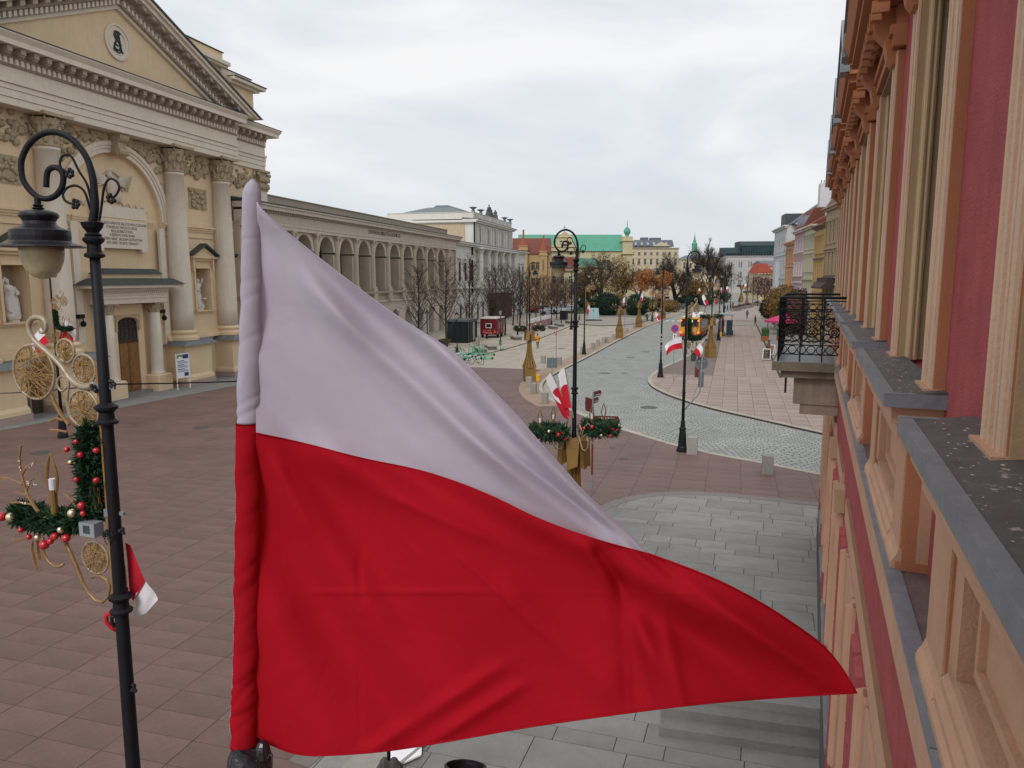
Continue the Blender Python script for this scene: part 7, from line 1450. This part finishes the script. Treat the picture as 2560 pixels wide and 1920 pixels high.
for i,(u,y,w_,h_,l) in enumerate(((1470,205,3,2.0,'brown shrub under the low ochre tree'),(1630,185,3.4,1.7,'green shrub below the orange tree'),(1665,180,3.6,1.6,'olive shrub left of the advertising cabinet'),(1725,215,3,1.9,'brown shrub below the bare black tree'),(1760,225,3,1.8,'brown shrub beneath the tallest tree'),(1548,172,2,2.6,'tall dark shrub between the two evergreen bushes'),(1800,262,4,2.2,'brown shrub at the street bend'))):
    bush(l,u,y,(w_,w_*.8,h_),h_*.8,(leaf_ye,ever,mat('olive_shrub',(.05,.06,.025),.8,.4,3,0,rnd=.3))[(i+1)%3],1800,.19,60+i,'shrub')
for i,(u,y,z,rr,l) in enumerate(((1966,118,3.6,3.0,'yellow brown climbing shrub on the terrace behind the balcony railing'),(1990,112,3.0,2.4,'dark green shrub on the terrace behind the balcony railing'),(2012,108,3.4,2.6,'rusty shrub on the terrace next to the orange building'),(1925,150,2,1.6,'green shrub at the terrace end'))):
    bush(l,u,y,(rr,rr,z*.9),z,(leaf_ye,ever,leaf_dr,ever)[i],3600,.17,80+i,'terrace_shrub')
mo=thing('monument','small weathered stone monument column between the two evergreen bushes','monument',gp(1563,166),0); MB().box(-.9,.9,-.9,.9,0,1.2).box(-.7,.7,-.7,.7,1.2,2.6).box(-.85,.85,-.85,.85,2.6,2.85).build('pedestal',mat('monument_stone',(.20,.19,.16),.95,.2,3,.4),mo); MB().lathe([(.4,2.85),(.3,3.6),(.42,3.9),(.2,4.3)],10).ell((0,0,4.5),.25,8,6).build('figure',mat('monument_stone',(.2,.19,.16)),mo)
hg=struct('hedge_kerb',MB().box(gp(1494,156)[0],gp(1625,156)[0],155.6,156,-.1,.25),concrete)
# ================================================================ THE LARGE FLAG IN FRONT OF THE LENS
YD=1.2
BF=thing('large_flag','huge white over red flag on a sleeve covered pole, filling the middle foreground','flag',Yp(612,1880,YD),0); BO=BF.location.copy()
def flagcloth():
    m=bpy.data.materials.new('cloth'); return m
def cloth_mat(name,col,tcol,tr=.35,transp=0.0):
    m=bpy.data.materials.new(name); m.use_nodes=True; t=m.node_tree; t.nodes.clear(); L=t.links.new; o=N(t,'ShaderNodeOutputMaterial'); d=N(t,'ShaderNodeBsdfDiffuse'); tr_=N(t,'ShaderNodeBsdfTranslucent'); mx=N(t,'ShaderNodeMixShader'); mx.inputs[0].default_value=tr
    tc=N(t,'ShaderNodeTexCoord'); mp=N(t,'ShaderNodeMapping'); mp.inputs['Scale'].default_value=(1,1,1); L(tc.outputs['Object'],mp.inputs[0])
    w1=N(t,'ShaderNodeTexWave',wave_type='BANDS',bands_direction='X'); w1.inputs['Scale'].default_value=260; w2=N(t,'ShaderNodeTexWave',wave_type='BANDS',bands_direction='Z'); w2.inputs['Scale'].default_value=260
    L(mp.outputs[0],w1.inputs[0]); L(mp.outputs[0],w2.inputs[0]); ad=N(t,'ShaderNodeMath',operation='ADD'); L(w1.outputs[1],ad.inputs[0]); L(w2.outputs[1],ad.inputs[1])
    no=N(t,'ShaderNodeTexNoise'); no.inputs['Scale'].default_value=11; no.inputs['Detail'].default_value=6; no.inputs['Distortion'].default_value=1.2; L(tc.outputs['Object'],no.inputs[0])
    no2=N(t,'ShaderNodeTexNoise'); no2.inputs['Scale'].default_value=3; no2.inputs['Detail'].default_value=3; L(tc.outputs['Object'],no2.inputs[0]); r=N(t,'ShaderNodeMapRange'); r.inputs[3].default_value=.9; r.inputs[4].default_value=1.1; L(no2.outputs[0],r.inputs[0])
    c=N(t,'ShaderNodeRGB'); c.outputs[0].default_value=(*col,1); k=N(t,'ShaderNodeVectorMath',operation='SCALE'); L(c.outputs[0],k.inputs[0]); L(r.outputs[0],k.inputs['Scale']); L(k.outputs[0],d.inputs[0]); tr_.inputs[0].default_value=(*tcol,1)
    b1=N(t,'ShaderNodeBump'); b1.inputs['Strength'].default_value=.25; b1.inputs['Distance'].default_value=.0004; L(ad.outputs[0],b1.inputs['Height']); b2=N(t,'ShaderNodeBump'); b2.inputs['Strength'].default_value=.5; b2.inputs['Distance'].default_value=.006; L(no.outputs[0],b2.inputs['Height']); L(b1.outputs[0],b2.inputs['Normal']); L(b2.outputs[0],d.inputs['Normal'])
    L(d.outputs[0],mx.inputs[1]); L(tr_.outputs[0],mx.inputs[2]); last=mx.outputs[0]
    if transp: tp=N(t,'ShaderNodeBsdfTransparent'); m2=N(t,'ShaderNodeMixShader'); m2.inputs[0].default_value=transp; L(last,m2.inputs[1]); L(tp.outputs[0],m2.inputs[2]); last=m2.outputs[0]
    L(last,o.inputs[0]); return m
fw_m=cloth_mat('large_flag_white',(.62,.58,.69),(.62,.57,.69),.36,.06); fr_m=cloth_mat('large_flag_red',(.52,.014,.028),(.50,.007,.014),.34)
def at(line,s):
    d=[0]
    for a,b_ in zip(line,line[1:]): d.append(d[-1]+math.hypot(b_[0]-a[0],b_[1]-a[1]))
    t=s*d[-1]
    for i in range(len(d)-1):
        if t<=d[i+1]+1e-9:
            k=(t-d[i])/(d[i+1]-d[i]); return (line[i][0]*(1-k)+line[i+1][0]*k,line[i][1]*(1-k)+line[i+1][1]*k)
    return line[-1]
def sm(line,it=2): return smooth(line,it)
TOP=sm([(642,506),(662,534),(742,602),(835,674),(907,729),(987,788),(1055,830),(1131,877),(1181,927),(1240,986),(1290,1035),(1337,1093),(1411,1174),(1458,1229),(1551,1314),(1621,1384)],1)
BND=sm([(640,1082),(760,1107),(903,1146),(1041,1172),(1140,1203),(1240,1244),(1330,1290),(1411,1322),(1504,1353),(1621,1384)])
OUT=[(1621,1384),(1718,1419),(1804,1454),(1901,1505),(1979,1555),(2056,1610),(2105,1668),(2141,1731)]
RTOP=BND[:-1]+sm(OUT)
BOT=sm([(634,1830),(668,1858),(746,1889),(839,1887),(973,1877),(1141,1849),(1296,1820),(1480,1793),(1736,1759),(1950,1742),(2141,1731)])
def ridge(u,v,p,q,w,a):       # soft crease running from p to q in the cloth
    dx,dy=q[0]-p[0],q[1]-p[1]; L=math.hypot(dx,dy); t=((u-p[0])*dx+(v-p[1])*dy)/L/L; d=((u-p[0])*dy-(v-p[1])*dx)/L
    f=math.exp(-max(0,-t)**2*12-max(0,t-1)**2*12); return a*f*math.exp(-(d/w)**2)
RW=[((655,530),(860,800),26,.010),((860,800),(1220,1130),26,.016),((1220,1130),(1500,1345),24,.010),((700,560),(1130,900),22,.012),((1130,900),(1480,1260),20,.014),((1180,980),(1560,1350),16,.010),((650,760),(1000,1150),50,-.008),((940,800),(1200,1040),40,-.010),((650,900),(830,1120),40,.006),((780,820),(990,1040),30,-.006),((1330,1180),(1600,1375),12,-.008)]
RR=[((650,1100),(900,1500),70,.012),((760,1140),(1020,1560),60,-.014),((900,1180),(1560,1480),46,.020),((1100,1250),(1700,1560),50,-.020),((1400,1340),(2080,1690),34,.016),((660,1250),(1000,1800),70,-.014),((1480,1380),(1620,1620),26,.010),((1540,1420),(1580,1700),30,-.010),((980,1840),(1200,1700),20,.008),((1100,1840),(1260,1740),18,.009),((860,1480),(1140,1478),9,.0018),((900,1500),(895,1420),9,-.0018),((1500,1390),(1545,1450),14,-.012),((1600,1500),(1900,1720),50,-.012),((1750,1480),(2050,1700),22,.010),((1300,1500),(1500,1700),50,.012),((1560,1500),(1620,1730),20,-.008),((1660,1540),(1700,1740),20,.006),((700,1560),(820,1850),60,.010)]
RR+=[((905,1170),(898,1880),6,-.0006),((1240,1250),(1250,1830),6,.0005),((660,1480),(1800,1485),6,.0004),((1560,1400),(1575,1780),6,.0012),((1180,1420),(1330,1560),10,.003),((1020,1260),(1180,1330),14,.004),((700,1180),(760,1300),16,.004)]
def depth(u,v,RS):
    d=0
    for p,q,w_,a in RS: d+=ridge(u,v,p,q,w_,a)
    s=max(0,(u-650))/1490
    d+=.010*math.sin(u*.0082+v*.0035)*min(1,s*4)+.004*math.sin(u*.021-v*.016)*min(1,s*4)
    return YD-d*1.45-.12*s+.02*math.sin(s*7)
def sheet(name,m,A,B,RS,nu,nv,warp=1.0):
    b=MB()
    for j in range(nv+1):
        for i in range(nu+1):
            s=i/nu; pa,pb=at(A,s),at(B,s); t=j/nv; u=pa[0]*(1-t)+pb[0]*t; v=pa[1]*(1-t)+pb[1]*t; b.v.append(tuple(Yp(u,v,depth(u,v,RS))-BO))
    b.f=[(j*(nu+1)+i,j*(nu+1)+i+1,(j+1)*(nu+1)+i+1,(j+1)*(nu+1)+i) for j in range(nv) for i in range(nu)]; return b.build(name,m,BF,smooth=True)
sheet('white_stripe',fw_m,TOP,BND,RW+RR[:4],200,110); sheet('red_stripe',fr_m,RTOP,BOT,RW+RR,260,150)
# thin hems: folded edges with thickness
def hem(name,m,line,RS,r=.0016,dv=0):
    b=MB(); b.tube([Yp(*at(line,k/160),depth(*at(line,k/160),RS)-.001)-BO for k in range(161)],r,5); b.build(name,m,BF,smooth=True)
hem('hem',fw_m,TOP,RW+RR[:4],.0013); hem('hem',fr_m,BOT,RW+RR,.0022); hem('hem',fr_m,sm(OUT),RW+RR,.0016); hem('seam',fr_m,BND,RW+RR[:4],.0009)
# sleeve around the pole: upper white, lower red, with diagonal tension wrinkles
SL_=[(446,631,1),(452,631,7),(462,630.5,15),(480,629.5,21.5),(520,629,22.5),(600,628.5,23),(700,628.5,24.5),(800,627,26.5),(900,625.5,28),(1000,623.5,29.5),(1054,622.5,30.5),(1062,622,31),(1150,620,30),(1250,620,31),(1350,619,31.5),(1450,618,32),(1550,616.5,32.5),(1640,615,32.5),(1720,613,34),(1800,610,36),(1850,609.5,36),(1864,609.5,35)]
def sleeve(name,m,v0,v1,wr,seed,n=48):
    b=MB(); rows_=120; V=[]
    for j in range(rows_+1):
        v=v0+(v1-v0)*j/rows_
        for a_,b_ in zip(SL_,SL_[1:]):
            if a_[0]<=v<=b_[0]: k=(v-a_[0])/(b_[0]-a_[0]); uc=a_[1]*(1-k)+b_[1]*k; rr=a_[2]*(1-k)+b_[2]*k; break
        c=Yp(uc,v,YD); rad=rr*YD/FPX/.98
        for i in range(n):
            a=2*PI*i/n; x=i/n*6.28
            wob=wr*(math.sin(v*.045+x*2.0+seed)*.5+math.sin(v*.083-x*1.4+seed*2)*.35+math.sin(v*.021+x+seed*3)*.5)*min(1,max(0,(v-470)/300))
            if name=='red_sleeve':
                for c0,am in ((1180,.05),(1280,.08),(1330,.05),(1420,.13),(1448,-.05),(1470,.10),(1560,.08),(1620,.07),(1690,.16),(1712,.13),(1735,.16),(1752,-.06),(1770,.12),(1810,.09)): wob-=am*math.exp(-(((v-c0)+(26+14*math.sin(c0))*math.cos(a+.4*math.sin(c0)))/9)**2)*(.6 if c0<1680 else .85)
            else:
                for c0,am in ((598,.07),(700,.05),(745,.06),(845,.06),(1000,.07),(1030,.1)): wob-=am*math.exp(-(((v-c0)+(14 if c0>700 else 3)*math.cos(a))/(8 if c0>600 else 4))**2)
            r_=rad*(1+wob); V.append((c.x+r_*math.cos(a)-BO.x,c.y+r_*math.sin(a)*.9-BO.y,c.z-BO.z))
    b.v=V; b.f=[(j*n+i,j*n+(i+1)%n,(j+1)*n+(i+1)%n,(j+1)*n+i) for j in range(rows_) for i in range(n)]+[tuple(range(n)),tuple(range(rows_*n,(rows_+1)*n))]; return b.build(name,m,BF,smooth=True)
sleeve('white_sleeve',fw_m,446,1056,.05,1); rs=sleeve('red_sleeve',fr_m,1057,1863,.07,4)
b=MB()
for k in range(95):
    v=1075+k*8; 
    for a_,b_ in zip(SL_,SL_[1:]):
        if a_[0]<=v<=b_[0]: q=(v-a_[0])/(b_[0]-a_[0]); uc=a_[1]*(1-q)+b_[1]*q; rr=a_[2]*(1-q)+b_[2]*q; break
    p=Yp(uc-rr*.985,v,YD-.002); p2=Yp(uc-rr*.985,v+4.5,YD-.002); b.tube([p-BO,p2-BO],.0004,3)
b.build('stitching',mat('stitch_pale',(.6,.45,.5),.8,.1),BF)
p0,p1=Yp(629,520,YD),Yp(607,2250,YD); MB().tube([p0-BO,p1-BO],.011,12).build('pole',mat('pole_dark',(.05,.045,.045),.5,.1),BF)
# taped holder at the foot of the pole
random.seed(12); hb=thing('flag_holder','black taped flag holder at the foot of the large flag','flag holder',Yp(615,1900,YD),0); HOo=hb.location.copy()
b=MB(); n=26; V=[]
for j in range(24):
    v=1862+j*16; wl_=(48,58,60,60,58,56)[min(5,j//2)]; c=Yp(625,v,YD-.0)
    for i in range(n):
        a=2*PI*i/n; r_=wl_*YD/FPX*(1+.07*math.sin(3*a+j*.9)+.05*math.sin(7*a-j*1.7)+random.uniform(-.02,.02)); V.append((c.x-HOo.x+r_*math.cos(a),c.y-HOo.y+r_*.8*math.sin(a),c.z-HOo.z+.006*math.sin(2*a+j)))
b.v=V; b.f=[(j*n+i,j*n+(i+1)%n,(j+1)*n+(i+1)%n,(j+1)*n+i) for j in range(23) for i in range(n)]+[tuple(range(n))]
b.ell(Yp(657,1878,YD-.02)-HOo,(.013,.012,.02),10,7); b.build('tape_wrap',mat('black_tape',(.018,.018,.024),.22,.3,30,.6,14,spec=.6,bd=.006),hb)
w0=NB.matrix_basis@Vector((.9,-.6,6.9)); MB().tube([Yp(615,2230,YD)-HOo,Vector((.3,.6,7.0))-HOo,w0-HOo],.02,8).build('wall_bracket',iron,hb)
# spotlight housing and cable rod below the flag
sl=thing('floodlight','black cylindrical floodlight housing seen from above below the flag','floodlight',Yp(1164,1915,1.9),0); so_=sl.location.copy(); rr=56*1.95/FPX
MB().lathe([(rr*.98,-.5),(rr,-.02),(rr*1.0,0),(rr*.9,.002),(rr*.86,-.03),(rr*.8,-.12),(.01,-.13)],36).build('housing',mat('floodlight_black',(.02,.02,.024),.45,.2,12,.2,40,dirt=(.09,.05,.04),dscale=30),sl,rot=(R(-18),R(4),0)); w1=NB.matrix_basis@Vector((1.3,-.6,6.6)); MB().tube([(0,0,-.45),tuple(w1-so_)],.02,8).build('arm',iron,sl)
rd_=thing('cable_rod','thin dark rod with taped knob rising into the bottom edge','rod',Yp(971,1925,1.7),0); ro=rd_.location.copy(); MB().tube([Yp(972,1872,1.7)-ro,Yp(968,2150,1.7)-ro],.0045,8).build('rod',iron,rd_); b=MB(); [b.ell(Yp(u,v,1.7)-ro,(.014,.012,.02),8,6) for u,v in ((962,1912),(955,1925),(985,1912),(968,1915),(994,1922))]; b.build('tape_knob',mat('grey_tape',(.10,.09,.09),.6,.3,20,.3),rd_); MB().tube([Yp(968,2150,1.7)-ro,(NB.matrix_basis@Vector((1.1,-.6,6.5)))-ro],.008,6).build('stay',iron,rd_)
wp=thing('white_panel','small bright white panel lying on the grey landing below the flag edge','panel',(0,0,.05),0); MB().pz([(-2.12,11.95),(-1.55,12.1),(-1.52,11.75),(-2.02,11.35)],.0,.03).build('sheet',mat('bright_white_sheet',(.85,.86,.88),.4,.02),wp); MB().pz([(-1.5,12.1),(-1.45,12.1),(-1.93,11.3),(-1.99,11.33)],.0,.04).build('edge_strip',concrete,wp)
